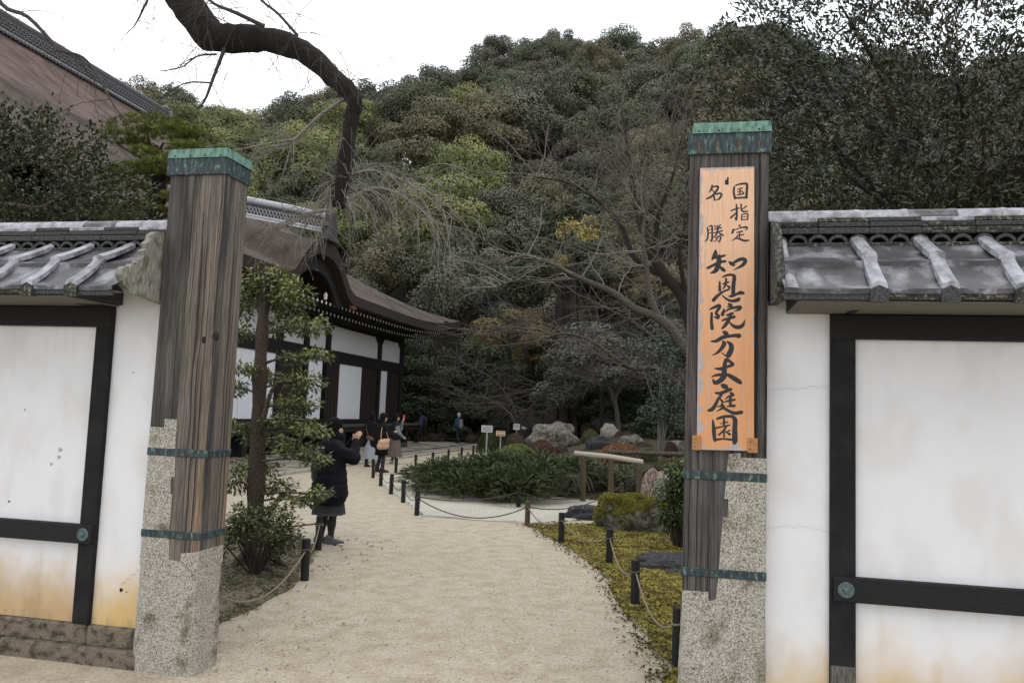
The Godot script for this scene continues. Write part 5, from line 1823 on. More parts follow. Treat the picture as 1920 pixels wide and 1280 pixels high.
func pine(r: RandomNumberGenerator) -> void:
	var pi := thing("pine_tree", "cloud pruned pine with yellow green needle pads between glossy tree and left pillar", "tree", Vector3(-7.3, 0, -9.7))
	var pt := Mb.new()
	bough(pt, [V(0.1, -0.2, 0), V(0.0, 2.5, 0), V(0.12, 3.6, 0), V(0.02, 4.1, 0), V(0.22, 4.5, 0), V(0.1, 4.9, 0), V(0.05, 5.25, 0)], 0.13, 0.04, 8)
	var pads := [[0.05, 5.42, 0.62, 0.16], [0.55, 5.3, 0.42, 0.14], [-0.42, 5.28, 0.3, 0.12], [-0.1, 4.75, 0.62, 0.16], [0.5, 4.82, 0.52, 0.15], [-0.55, 4.68, 0.36, 0.12], [0.62, 4.42, 0.34, 0.12], [0.05, 4.28, 0.3, 0.1], [0.15, 5.0, 0.24, 0.1], [-0.5, 4.2, 0.35, 0.12], [0.75, 5.05, 0.3, 0.1]]
	var nd := Mb.new()
	for q in pads:
		for z in [0.15, -0.2]:
			var c := Vector3(q[0], q[1], z + r.randf_range(-0.1, 0.1))
			var s := V(0.1, q[1] - r.randf_range(0.25, 0.5), 0)
			bough(pt, [s, s.lerp(c, 0.5) + V(r.randf_range(-0.08, 0.08), -0.05, 0), c - V(0, 0.06, 0)], 0.035, 0.012, 5)
			var m := int(260 * q[2])
			for i in m:
				var u := unit(r)
				var p := c + Vector3(u.x * q[2], absf(u.y) * q[3] * (1.0 - 0.5 * u.x * u.x) + 0.02, u.z * 0.3) * pow(r.randf(), 0.25)
				var tone := r.randf()
				for k in 15:
					var d := (Vector3(u.x * 0.5, 0.75, u.z * 0.5) + unit(r) * 0.8).normalized()
					nd.col = Color(0.12, 0.165, 0.035).lerp(Color(0.29, 0.32, 0.06), tone * clampf(d.y + 0.2, 0, 1)) * r.randf_range(0.7, 1.25)
					nd.leaf(p, d, unit(r), r.randf_range(0.06, 0.1), 0.005)
	put("trunk", pt, M.tree_bark, pi)
	stuff(put("needle_pads", nd, M.leaf, pi))

func leaf_clump(mb: Mb, r: RandomNumberGenerator, c: Vector3, rad: Vector3, count: int, size: float, ca: Color, cb: Color, droop: float) -> void:
	for i in count:
		var u := unit(r)
		var p := c + u * rad * pow(r.randf(), 0.45)
		var d := (Vector3(u.x, u.y * 0.35 - droop, u.z) + unit(r) * 0.75).normalized()
		var nrm := (Vector3.UP + unit(r) * 0.7).normalized()
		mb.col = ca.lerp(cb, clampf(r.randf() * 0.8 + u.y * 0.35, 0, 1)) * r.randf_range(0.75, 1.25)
		mb.leaf(p, d, nrm, size * r.randf_range(0.7, 1.2), size * r.randf_range(0.36, 0.5))

func camellia(r: RandomNumberGenerator) -> void:
	var t := thing("camellia_tree", "pruned camellia tree with layered leaf tufts inside the left gate pillar", "tree", Vector3(0, 0, 0))
	var tb := Mb.new()
	var run := curve([V(-4.56, -0.08, -8.3), V(-4.61, 0.15, -8.38), V(-4.65, 0.51, -8.4), V(-4.67, 0.98, -8.4), V(-4.68, 1.46, -8.4), V(-4.70, 1.94, -8.4), V(-4.71, 2.37, -8.4), V(-4.71, 2.74, -8.4), V(-4.71, 2.98, -8.4), V(-4.70, 3.17, -8.4)], 4)
	var rr := PackedFloat32Array()
	for i in run.size():
		var f := float(i) / (run.size() - 1)
		var knob := 1.0 + 0.1 * sin(i * 1.3) + (0.18 if i % 8 == 5 else 0.0)
		rr.append(lerpf(0.115, 0.05, f) * knob * (1.35 if i < 2 else 1.0))
	tb.tube(run, rr, 12)
	for q in [[V(-4.5, 0.12, -8.28), V(-4.35, 0.05, -8.1), V(-4.2, 0.02, -7.9), V(-4.02, -0.03, -7.75)], [V(-4.45, 0.12, -8.3), V(-4.25, 0.05, -8.2), V(-4.05, -0.02, -8.1)], [V(-4.62, 0.12, -8.25), V(-4.6, 0.04, -8.0), V(-4.55, -0.03, -7.8)]]:
		bough(tb, q, 0.06, 0.02, 6)
	put("trunk", tb, M.camellia_bark, t)
	var br := Mb.new()
	bough(br, [V(-4.55, 0.25, -8.38), V(-4.45, 0.52, -8.35), V(-4.27, 0.74, -8.3), V(-4.07, 0.70, -8.25), V(-3.84, 0.78, -8.2)], 0.04, 0.012, 6)
	bough(br, [V(-4.62, 1.4, -8.35), V(-4.56, 1.6, -8.3), V(-4.5, 1.85, -8.3), V(-4.40, 1.98, -8.3), V(-4.22, 1.96, -8.3)], 0.035, 0.012, 6)
	var lf := Mb.new()
	var cl := [[-4.69, 3.08, -8.40, 0.40, 0.26], [-4.31, 2.91, -8.30, 0.26, 0.24], [-5.04, 2.87, -8.50, 0.20, 0.19], [-4.11, 2.61, -8.30, 0.29, 0.13], [-4.68, 2.64, -8.70, 0.20, 0.16], [-4.99, 2.54, -8.40, 0.17, 0.10], [-3.94, 2.28, -8.20, 0.20, 0.07], [-4.44, 2.26, -8.60, 0.17, 0.08], [-4.77, 2.11, -8.20, 0.16, 0.08], [-4.75, 2.05, -8.70, 0.20, 0.08], [-4.12, 1.99, -8.30, 0.27, 0.12], [-4.14, 1.75, -8.20, 0.31, 0.10], [-5.08, 1.91, -8.50, 0.14, 0.12], [-4.27, 1.54, -8.30, 0.35, 0.09], [-3.88, 1.46, -8.10, 0.23, 0.08], [-4.67, 1.31, -8.60, 0.37, 0.08], [-4.92, 1.45, -8.40, 0.15, 0.08], [-4.07, 1.24, -8.20, 0.29, 0.09], [-3.82, 1.16, -8.10, 0.15, 0.08], [-4.73, 1.02, -8.50, 0.30, 0.12], [-4.51, 0.80, -8.60, 0.24, 0.12], [-4.87, 0.86, -8.30, 0.13, 0.16], [-3.96, 0.72, -8.20, 0.21, 0.08], [-3.75, 0.80, -8.10, 0.12, 0.07]]
	for q in cl:
		var c := V(q[0], q[1], q[2])
		var count := int(110 + 620 * q[3] * q[4] / 0.06)
		count = int(count * 0.72)
		leaf_clump(lf, r, c, Vector3(q[3], q[4], 0.2), count, 0.068, Color(0.045, 0.065, 0.022), Color(0.24, 0.26, 0.075), 0.35)
		var s := V(-4.69, q[1] - 0.1, -8.4)
		if absf(q[0] + 4.69) > 0.15:
			bough(br, [s, s.lerp(c, 0.5) + V(0, 0.02, 0), c + V(0, -0.03, 0)], 0.016, 0.006, 5)
			for k in 5:
				var e := c + unit(r) * Vector3(q[3], q[4], 0.15)
				bough(br, [s.lerp(c, 0.75), c.lerp(e, 0.5), e], 0.006, 0.002, 4)
	put("branches", br, M.limb_grey, t)
	stuff(put("foliage", lf, M.leaf_gloss, t))
	var sh := thing("low_shrub", "low glossy green shrub at the foot of the left gate pillar by the camellia", "shrub", V(-4.2, 0, -7.65))
	var sb := Mb.new()
	var sl := Mb.new()
	for k in 26:
		var a := r.randf() * TAU
		var e := Vector3(cos(a) * r.randf_range(0.1, 0.42), r.randf_range(0.3, 0.72), sin(a) * 0.3)
		bough(sb, [V(0, -0.05, 0), e * 0.5 + unit(r) * 0.05, e], 0.014, 0.004, 5)
		leaf_clump(sl, r, e * 0.92, Vector3(0.15, 0.16, 0.15), 95, 0.055, Color(0.028, 0.044, 0.014), Color(0.115, 0.14, 0.035), 0.0)
	leaf_clump(sl, r, V(-0.15, 0.42, 0.35), Vector3(0.05, 0.05, 0.05), 5, 0.08, Color(0.3, 0.22, 0.05), Color(0.35, 0.27, 0.06), 0.2)
	put("stems", sb, M.camellia_bark, sh)
	stuff(put("foliage", sl, M.leaf_gloss, sh))

func bare_trees() -> void:
	var r := RandomNumberGenerator.new()
	r.seed = 57
	var o := {"wig": 0.28, "rise": 0.03, "kids": 4, "ahead": 0.75, "spread": 0.75, "lift": 0.14, "flat": 0.85}
	var fl := {"wig": 0.26, "rise": 0.0, "kids": 4, "ahead": 0.85, "spread": 0.7, "lift": 0.0, "flat": 0.45}
	# tall bare tree just behind the signboard pillar
	var t := thing("bare_tree", "tall dark bare tree with many limbs rising behind the signboard pillar", "tree")
	var tb := Mb.new()
	var runs := []
	runs.append(bough(tb, [V(0.75, -0.2, -22), V(0.6, 2.0, -22), V(0.3, 4.0, -22), V(-0.03, 5.03, -22), V(-0.46, 5.54, -22), V(-0.83, 6.12, -22), V(-1.13, 6.87, -22), V(-1.37, 7.77, -22), V(-1.54, 8.83, -22), V(-1.75, 10.13, -22)], 0.26, 0.03, 8))
	runs.append(bough(tb, [V(-0.46, 5.54, -22), V(-1.33, 6.13, -22.3), V(-1.80, 7.17, -22.5), V(-2.56, 7.94, -22.6), V(-3.32, 8.39, -22.6), V(-4.24, 8.59, -22.6)], 0.1, 0.02, 6))
	runs.append(bough(tb, [V(-0.81, 6.05, -22), V(-0.70, 7.18, -21.7), V(-0.34, 8.19, -21.5), V(-0.11, 9.36, -21.5)], 0.09, 0.02, 6))
	runs.append(bough(tb, [V(0.10, 4.9, -22), V(-0.12, 6.16, -21.6), V(0.07, 7.17, -21.5), V(0.19, 8.6, -21.5)], 0.09, 0.02, 6))
	runs.append(bough(tb, [V(-1.21, 7.17, -22), V(-0.79, 7.53, -22), V(-0.66, 8.2, -22)], 0.04, 0.012, 5))
	put("trunk", tb, M.tree_bark, t)
	var tw := Mb.new()
	var tips := []
	for run in runs:
		for k in 10:
			var i := r.randi_range(int(run.size() * 0.35), run.size() - 1)
			if run[i].y < 4.6:
				continue
			var d := (Vector3(r.randf_range(-1.2, 0.7), r.randf_range(0.1, 1.1), r.randf_range(-0.8, 0.8))).normalized()
			limb(tw, r, run[i], d, r.randf_range(1.2, 2.4), 0.024, 2, o, tips)
	stuff(put("twigs", tw, M.twig_grey, t))
	# second tree with a pale limb that reaches left over the rock garden
	var u := thing("leaning_bare_tree", "bare tree with a pale lichened limb reaching left over the rock garden", "tree")
	var ub := Mb.new()
	var r1 := bough(ub, [V(0.7, -0.1, -20), V(0.45, 2.2, -20), V(-0.07, 3.61, -20), V(-0.59, 4.17, -20), V(-1.18, 4.41, -20), V(-1.72, 4.81, -20), V(-2.53, 5.16, -20), V(-3.22, 5.50, -20), V(-3.78, 5.74, -20), V(-4.33, 5.67, -20)], 0.17, 0.018, 8)
	var r2 := bough(ub, [V(-0.59, 4.17, -20), V(-0.83, 4.79, -20), V(-0.92, 5.46, -20), V(-1.03, 6.26, -20), V(-0.9, 7.2, -20)], 0.1, 0.03, 7)
	var r3 := bough(ub, [V(-2.53, 5.16, -20), V(-3.3, 5.1, -20), V(-4.1, 5.12, -20), V(-4.7, 4.95, -20)], 0.04, 0.012, 5)
	put("trunk", ub, M.limb_grey, u)
	var uw := Mb.new()
	for run in [r1.slice(r1.size() / 2), r2.slice(r2.size() / 2), r3]:
		for k in 10:
			var i := r.randi_range(0, run.size() - 1)
			limb(uw, r, run[i], Vector3(r.randf_range(-1.4, 0.2), r.randf_range(-0.15, 0.6), r.randf_range(-0.6, 0.6)).normalized(), r.randf_range(0.9, 1.7), 0.016, 2, fl, tips)
	stuff(put("twigs", uw, M.twig_pale, u))
	# low spreading maples with flat sprays of pale twigs
	var mp := [[V(0.4, 0.8, -25), [V(0.3, 2.2, -25), V(-0.63, 3.2, -25), V(-1.43, 3.21, -25), V(-2.01, 3.52, -25), V(-2.77, 4.04, -25), V(-3.61, 4.27, -25), V(-4.63, 4.0, -25), V(-6.0, 3.81, -25)], "spreading bare maple with a pale limb low over the boulders"],
		[V(-2.4, 0.9, -32), [V(-2.6, 2.4, -32), V(-3.4, 3.7, -32), V(-5.0, 4.9, -32), V(-6.6, 5.2, -32), V(-8.2, 5.0, -32)], "bare maple with broad grey twig sprays behind the big boulder"],
		[V(-7.4, 0.3, -38), [V(-7.6, 1.0, -38), V(-8.3, 1.9, -38), V(-9.4, 2.4, -38), V(-10.6, 2.3, -38)], "small twisted bare maple beside the white notice boards"]]
	for q in mp:
		var m := thing("bare_maple", q[2], "tree", Vector3.ZERO, 0.0, "bare maples in the rock garden")
		var b := Mb.new()
		var w := Mb.new()
		var pts: Array = [q[0]] + q[1]
		var run := bough(b, pts, 0.11, 0.015, 7)
		var fork: Vector3 = q[1][0]
		var run2 := bough(b, [fork, fork + V(0.5, 0.9, 0.3), fork + V(1.3, 1.7, 0.2), fork + V(2.4, 2.2, 0.0)], 0.07, 0.015, 6)
		var run3 := bough(b, [fork, fork + V(-0.5, 1.2, -0.6), fork + V(-1.6, 2.4, -0.8), fork + V(-3.2, 3.2, -1.0)], 0.07, 0.015, 6)
		put("trunk", b, M.limb_grey, m)
		for rn in [run, run2, run3]:
			for k in 20:
				var i := r.randi_range(int(rn.size() * 0.3), rn.size() - 1)
				limb(w, r, rn[i], Vector3(r.randf_range(-1.3, 1.0), r.randf_range(-0.25, 0.4), r.randf_range(-1, 1)).normalized(), r.randf_range(1.1, 2.3), 0.018, 2, fl, tips)
		stuff(put("twigs", w, M.twig_grey, m))
	# hazy bare trees on the lower slope
	for q in [[-1.2, -36, 7.5, "pale brown bare tree hazy with fine twigs above the grey shrubs"], [1.2, -34, 8.0, "slender bare tree half hidden by the signboard pillar"], [-4.2, -40, 7.5, "bare tree with straggling branches under the yellow leaves"], [-1.6, -47, 8.5, "tall grey bare tree standing up the slope beyond the garden"]]:
		var m := thing("bare_slope_tree", q[3], "tree", V(q[0], hill_y(q[0], q[1]) - 0.2, q[1]), 0.0, "bare trees on the lower slope")
		var b := Mb.new()
		var w := Mb.new()
		var run := bough(b, [V(0, 0, 0), V(-0.2, q[2] * 0.3, 0), V(0.1, q[2] * 0.6, 0), V(-0.1, q[2], 0)], 0.14, 0.03, 7)
		put("trunk", b, M.limb_grey, m)
		for k in 15:
			var i := r.randi_range(int(run.size() * 0.25), run.size() - 1)
			limb(w, r, run[i], Vector3(r.randf_range(-1, 1), r.randf_range(0.2, 1.3), r.randf_range(-1, 1)).normalized(), r.randf_range(1.6, 3.2), 0.03, 2, o, tips)
		stuff(put("twigs", w, M.twig_grey, m))
	print("twig tips ", tips.size())

# clipped mound of fine twigs and leaves
func azalea_mesh(r: RandomNumberGenerator, ca: Color, cb: Color, leaf: float, n: int) -> ArrayMesh:
	var mb := Mb.new()
	var nn := noise(r.randi() % 9999, 1.2)
	mb.col = ca * 0.6
	mb.lump(Vector3(0, 0.3, 0), Vector3(0.44, 0.62, 0.44), nn, 0.08, 16, 10)
	for i in n:
		var u := unit(r)
		u.y = absf(u.y)
		var k := 1.0 + 0.06 * nn.get_noise_3dv(u * 3.0)
		var p := Vector3(u.x * 0.5, pow(u.y, 0.8), u.z * 0.5) * k * r.randf_range(0.92, 1.0)
		mb.col = ca.lerp(cb, r.randf()) * r.randf_range(0.7, 1.3)
		mb.leaf(p, (Vector3(u.x, u.y * 0.8 + 0.3, u.z) + unit(r) * 0.6).normalized(), unit(r), leaf * r.randf_range(0.7, 1.3), leaf * 0.4)
	return mb.mesh()

func garden_plants() -> void:
	var r := RandomNumberGenerator.new()
	r.seed = 83
	# spreading juniper in the white gravel
	var j := thing("spreading_juniper", "broad low dark green juniper spreading over the white gravel", "shrub", V(0, 0, 0))
	var jl := Mb.new()
	var jn := noise(84, 0.5, FastNoiseLite.TYPE_SIMPLEX_SMOOTH, 3)
	var lobes := 0
	while lobes < 74:
		var x := r.randf_range(-5.5, -0.6)
		var z := r.randf_range(-15.0, -19.5)
		var q := Vector2((x + 3.05) / 2.5, (z + 17.25) / 2.2).length()
		if q > 1.0 or (x > -2.5 and z > -17.3):
			continue
		lobes += 1
		var hgt := lerpf(0.69, 0.3, q * q * q) + 0.1 * jn.get_noise_2d(x, z)
		var c := Vector3(x, hgt * 0.55, z)
		var lr := Vector3(r.randf_range(0.4, 0.66), hgt * 0.62 + 0.05, r.randf_range(0.35, 0.55))
		var tone := r.randf()
		for i in 125:
			var u := unit(r)
			u.y = u.y * 0.75 + 0.25
			var p := c + u * lr * r.randf_range(0.78, 1.0)
			if p.y < 0.03:
				continue
			var out := Vector3(u.x, maxf(u.y, 0.0) * 0.5 + 0.2, u.z).normalized()
			out = (out + unit(r) * 0.4).normalized()
			var base := Color(0.040, 0.058, 0.026).lerp(Color(0.088, 0.112, 0.042), clampf(tone * 0.5 + r.randf() * 0.4 + u.y * 0.3, 0, 1))
			var ln := r.randf_range(0.09, 0.19)
			var s := out.cross(Vector3.UP).normalized()
			for k in 20:
				var t := k / 19.0
				var side := (1.0 if k % 2 == 0 else -1.0) * (1.0 - t * 0.7)
				var d := (out + s * side * 0.8 + Vector3(0, r.randf_range(-0.1, 0.4), 0)).normalized()
				jl.col = base.lerp(Color(0.145, 0.17, 0.062), t * 0.45) * r.randf_range(0.7, 1.3)
				jl.leaf(p + out * ln * t + Vector3(0, -0.05 * t * t, 0), d, (Vector3.UP + unit(r) * 0.6).normalized(), r.randf_range(0.045, 0.085), 0.014)
	stuff(put("foliage", jl, M.leaf, j))
	var js := Mb.new()
	for k in 44:
		var a := r.randf() * TAU
		var c := V(-3.0 + cos(a) * 0.6, 0.0, -17.3 + sin(a) * 0.5)
		var e := V(-3.3 + cos(a) * 1.7, 0.2, -17.4 + sin(a) * 1.6)
		bough(js, [c, c.lerp(e, 0.4) + V(0, 0.35, 0), c.lerp(e, 0.8) + V(0, 0.3, 0), e], 0.045, 0.012, 5)
	put("stems", js, M.limb_grey, j)
	# clipped azaleas: x, foot y, width, height, z, colour kind, words
	var kinds := {
		"red": [Color(0.110, 0.049, 0.035), Color(0.191, 0.094, 0.060)],
		"brown": [Color(0.081, 0.053, 0.034), Color(0.148, 0.099, 0.062)],
		"orange": [Color(0.234, 0.100, 0.032), Color(0.351, 0.159, 0.052)],
		"olive": [Color(0.083, 0.089, 0.031), Color(0.164, 0.157, 0.056)],
		"green": [Color(0.036, 0.053, 0.019), Color(0.082, 0.106, 0.032)],
		"bright": [Color(0.112, 0.155, 0.034), Color(0.223, 0.266, 0.060)],
		"dark": [Color(0.066, 0.025, 0.025), Color(0.125, 0.052, 0.046)],
	}
	var protos := {}
	for k in kinds:
		protos[k] = azalea_mesh(r, kinds[k][0], kinds[k][1], 0.05, 3400)
	var list := [
		[-4.06, 0.40, 0.83, 0.47, -24, "red", "red brown clipped azalea mound in front of the big pale boulder"],
		[-5.46, 0.36, 0.80, 0.56, -27, "brown", "dark brown clipped azalea mound left of the big pale boulder"],
		[-5.30, 0.33, 0.42, 0.34, -25, "brown", "small brown azalea mound at the edge of the white gravel"],
		[-4.40, 0.25, 1.15, 0.52, -22, "bright", "bright yellow green shrub mound just above the juniper"],
		[-3.60, 0.40, 0.45, 0.33, -25, "brown", "small brown azalea between red mound and dark rock"],
		[-1.53, 0.52, 1.15, 0.45, -21, "orange", "wide orange brown azalea mound above the pale log rail"],
		[-1.11, 0.60, 0.70, 0.33, -25, "brown", "brown azalea mound behind the orange one"],
		[-0.27, 0.66, 0.52, 0.38, -22, "dark", "dark maroon azalea mound by the signboard pillar"],
		[-0.76, 0.62, 0.46, 0.27, -21, "olive", "low olive azalea between the orange and maroon mounds"],
		[-0.36, 0.30, 0.56, 0.47, -18, "olive", "olive green azalea mound below the dark rail"],
		[-0.13, 0.50, 0.40, 0.31, -19, "red", "small red brown azalea touching the signboard pillar edge"],
		[-3.29, 0.60, 0.70, 0.53, -30, "olive", "mossy olive azalea mound right of the big pale boulder"],
		[-4.05, 1.0, 1.0, 0.94, -38, "green", "dark green azalea dome high behind the boulders"],
		[-3.92, 0.95, 0.75, 0.40, -35, "brown", "brown azalea dome between big boulder and mossy rock"],
		[-2.25, 0.70, 0.40, 0.42, -30, "red", "russet azalea right of the angular pale rock"],
		[-10.88, 0.0, 0.78, 0.47, -42, "brown", "brown azalea dome behind the walker with the grey backpack"],
		[-13.08, 0.0, 0.88, 0.41, -42, "brown", "brown azalea dome at the end of the veranda"],
		[-8.01, 0.0, 1.2, 0.74, -34, "green", "clipped green hedge mound behind the white notice board"],
		[-7.30, 0.1, 0.8, 0.61, -35, "green", "clipped green mound behind the orange notice board"],
		[-6.2, 0.2, 1.1, 0.9, -36.5, "green", "dark green mound at the foot of the old trunk"],
		[-9.3, -0.05, 1.2, 0.5, -44, "green", "low dark green mound at the far end of the path"],
	]
	for q in list:
		var a := put("azalea_mound", protos[q[5]], M.leaf)
		a.position = V(q[0], q[1] - 0.06, q[4])
		a.scale = Vector3(q[2] * 1.06, q[3] * 1.2 + 0.06, q[2] * 0.95)
		a.rotation.y = r.randf() * TAU
		tag(a, q[6], "shrub", "clipped azalea mounds of the rock garden")
	# trees and shrubs between garden and hill: x, z, foot, width, height, kind, words
	var tall := {
		"golden": [Color(0.235, 0.171, 0.069), Color(0.148, 0.122, 0.053)],
		"olive": [Color(0.075, 0.072, 0.024), Color(0.105, 0.09, 0.03)],
		"russet": [Color(0.203, 0.118, 0.056), Color(0.147, 0.108, 0.055)],
		"grey": [Color(0.076, 0.083, 0.064), Color(0.125, 0.127, 0.100)],
		"deep": [Color(0.026, 0.039, 0.021), Color(0.052, 0.066, 0.030)],
		"fresh": [Color(0.129, 0.169, 0.046), Color(0.077, 0.110, 0.038)],
		"yellow": [Color(0.438, 0.332, 0.082), Color(0.295, 0.255, 0.071)],
	}
	var crowns := {}
	for k in tall:
		crowns[k] = []
		for i in 2:
			crowns[k].append(dome_crown(r, Vector3(0.5, 0.5, 0.5), 30 if k != "yellow" else 16, 300 if k != "yellow" else 45, 0.04 if k != "yellow" else 0.05, tall[k][0], tall[k][1], 0.3, 1.0).mesh())
	var stem := trunk_mesh(r, 3.2, 0.09, 3).mesh()
	var trees := [
		[-8.55, -40.0, 4.9, 4.3, 3.3, "golden", "golden brown leaved tree at the end of the garden path"],
		[-7.5, -41.0, 4.2, 2.4, 2.2, "golden", "small golden brown tree below the larger golden one"],
		[-6.3, -40.5, 5.6, 2.3, 1.7, "olive", "olive leaved tree right of the golden tree"],
		[-5.3, -41, 7.9, 3.2, 2.2, "fresh", "yellow green leaved tree under the bare limbs"],
		[-4.2, -43, 8.2, 2.8, 2.3, "russet", "orange russet leaved tree above the grey shrubs"],
		[-2.6, -43, 8.2, 3.2, 2.6, "olive", "olive tree right of the russet tree"],
		[-1.0, -42, 7.6, 3.4, 3.2, "golden", "dull gold tree close to the signboard pillar"],
		[-4.85, -36, 9.4, 2.6, 2.0, "yellow", "sparse tree with clear yellow leaves among bare branches"],
		[-5.6, -37, 8.4, 1.2, 1.2, "yellow", "small sprig of yellow leaves left of the bare trunks"],
		[-3.2, -33, 2.9, 4.6, 3.6, "grey", "broad grey green shrub tree behind the boulders"],
		[-1.0, -33.5, 3.0, 3.6, 3.8, "grey", "grey green shrub tree close to the signboard pillar"],
		[-5.0, -36, 1.9, 3.6, 2.8, "grey", "grey green shrub behind the big pale boulder"],
		[-2.8, -36, 1.4, 4.0, 2.6, "deep", "deep green shrub behind the mossy rock"],
		[-0.6, -29, 0.9, 2.4, 2.2, "deep", "dark shrub behind the small grey rocks"],
	]
	for q in trees:
		var t := thing("garden_tree", q[6], "tree", V(q[0], 0, q[1]), 0.0, "leafy trees between garden and hill")
		var c := put("crown", crowns[q[5]][r.randi() % 2], M.far_leaf, t)
		c.position.y = q[2]
		c.scale = Vector3(q[3], q[4], q[3])
		c.rotation.y = r.randf() * TAU
		stuff(c)
		var s := put("trunk", stem, M.tree_bark, t)
		s.position.y = minf(hill_y(q[0], q[1]), q[2])
		s.scale = Vector3(1.0, maxf(0.4, (q[2] + 0.35 * q[4] - s.position.y) / 3.2), 1.0)
	# dark understory right behind the garden
	var where := [[-18.5, -45, 5.5], [-16.0, -46, 6.2], [-13.8, -44.8, 5.0], [-12.0, -46.5, 6.8], [-10.6, -45.4, 5.6], [-9.0, -47, 6.5], [-7.6, -45.2, 5.4], [-6.0, -44.6, 5.0], [-4.4, -45.5, 6.0], [-2.8, -43.5, 5.2], [-1.0, -44, 5.6], [0.8, -42, 5.0], [2.5, -41, 5.0], [-11.2, -44.2, 3.0], [-14.9, -43.9, 2.8], [-8.6, -44.0, 2.4], [4.5, -39, 5.4], [7.0, -37, 5.8], [10.0, -38, 6.2], [3.6, -27, 3.4], [6.2, -25, 4.0], [9.0, -24, 4.6]]
	var say := ["behind the veranda", "left of the hall corner", "at the veranda end", "behind the purple jacket", "behind the walker", "at the end of the path", "under the golden tree", "left of the old trunk", "behind the old trunk", "behind the mossy rock", "right of the mossy rock", "near the signboard pillar", "hidden by the signboard pillar", "low behind the path end", "low behind the hall corner", "low left of the notice boards", "behind right wall, first far", "behind right wall, second far", "behind right wall, third far", "behind right wall, first near", "behind right wall, second near", "behind right wall, third near"]
	for i in where.size():
		var q: Array = where[i]
		var t := thing("understory_tree", "deep green bushy evergreen in the dark hedge " + say[i], "tree", V(q[0], hill_y(q[0], q[1]) - 0.3, q[1]), 0.0, "dark evergreens at the garden edge")
		for e in 2:
			var c := put("crown", crowns.deep[e], M.far_leaf, t)
			c.position = V(r.randf_range(-0.5, 0.5), q[2] * (0.28 if e == 0 else 0.62), r.randf_range(-0.4, 0.4))
			c.scale = Vector3(4.2 if e == 0 else 3.6, q[2] * 0.85, 3.6)
			c.rotation.y = r.randf() * TAU
			stuff(c)
		var s := put("trunk", stem, M.tree_bark, t)
		s.scale = Vector3(1.3, q[2] * 0.7 / 3.2, 1.3)
	# massive old trunk behind the boulders
	var ot := thing("old_tree", "massive old mossy tree trunk standing in shade behind the big boulder", "tree", V(-5.9, 0.8, -40))
	var ob := Mb.new()
	bough(ob, [V(0.1, -1, 0), V(0, 0.4, 0), V(0.05, 1.5, 0), V(-0.1, 3.2, 0), V(0.1, 6.0, 0), V(0.2, 9.0, 0)], 0.95, 0.5, 12)
	put("trunk", ob, M.tree_bark, ot)
	var oc := put("crown", crowns.deep[0], M.far_leaf, ot)
	oc.position.y = 7.0
	oc.scale = Vector3(6.0, 4.4, 5.0)
	stuff(oc)
	# grey green olive like shrub left of the signboard pillar
	var gs := thing("grey_leaved_shrub", "grey green leaved shrub with pale slender stems left of the signboard pillar", "shrub", V(-0.5, 0.7, -20))
	var gb := Mb.new()
	var gl := Mb.new()
	for k in 18:
		var e := V(r.randf_range(-0.75, 0.75), r.randf_range(0.9, 2.8), r.randf_range(-0.5, 0.5))
		bough(gb, [V(0, -0.2, 0), V(e.x * 0.2 + r.randf_range(-0.1, 0.1), e.y * 0.4, e.z * 0.3), e * 0.8 + unit(r) * 0.1, e], 0.011, 0.004, 5)
		for m in 7:
			leaf_clump(gl, r, e + unit(r) * 0.25, Vector3(0.22, 0.2, 0.2), 48, 0.085, Color(0.042, 0.058, 0.044), Color(0.12, 0.145, 0.115), -0.3)
	put("stems", gb, M.twig_pale, gs)
	stuff(put("foliage", gl, M.leaf_gloss, gs))
	# nandina and fern beside the right pillar
	var fn := thing("leafy_clump", "bright green fern and nandina clump squeezed beside the right gate pillar", "plant", V(0.05, 0, -11.4))
	var fb := Mb.new()
	var fl := Mb.new()
	for k in 95:
		var e := V(r.randf_range(-0.3, 0.5), r.randf_range(0.25, 1.12), r.randf_range(-0.35, 0.3))
		whip(fb, r, V(e.x * 0.4, 0, e.z * 0.4), (e + V(0, 0.3, 0)).normalized(), e.length(), 0.008, 0.25)
		leaf_clump(fl, r, e, Vector3(0.12, 0.09, 0.12), 55, 0.07, Color(0.03, 0.052, 0.018), Color(0.10, 0.14, 0.04) if e.y < 0.75 else Color(0.18, 0.23, 0.07), 0.3)
	put("stems", fb, M.camellia_bark, fn)
	stuff(put("foliage", fl, M.leaf, fn))

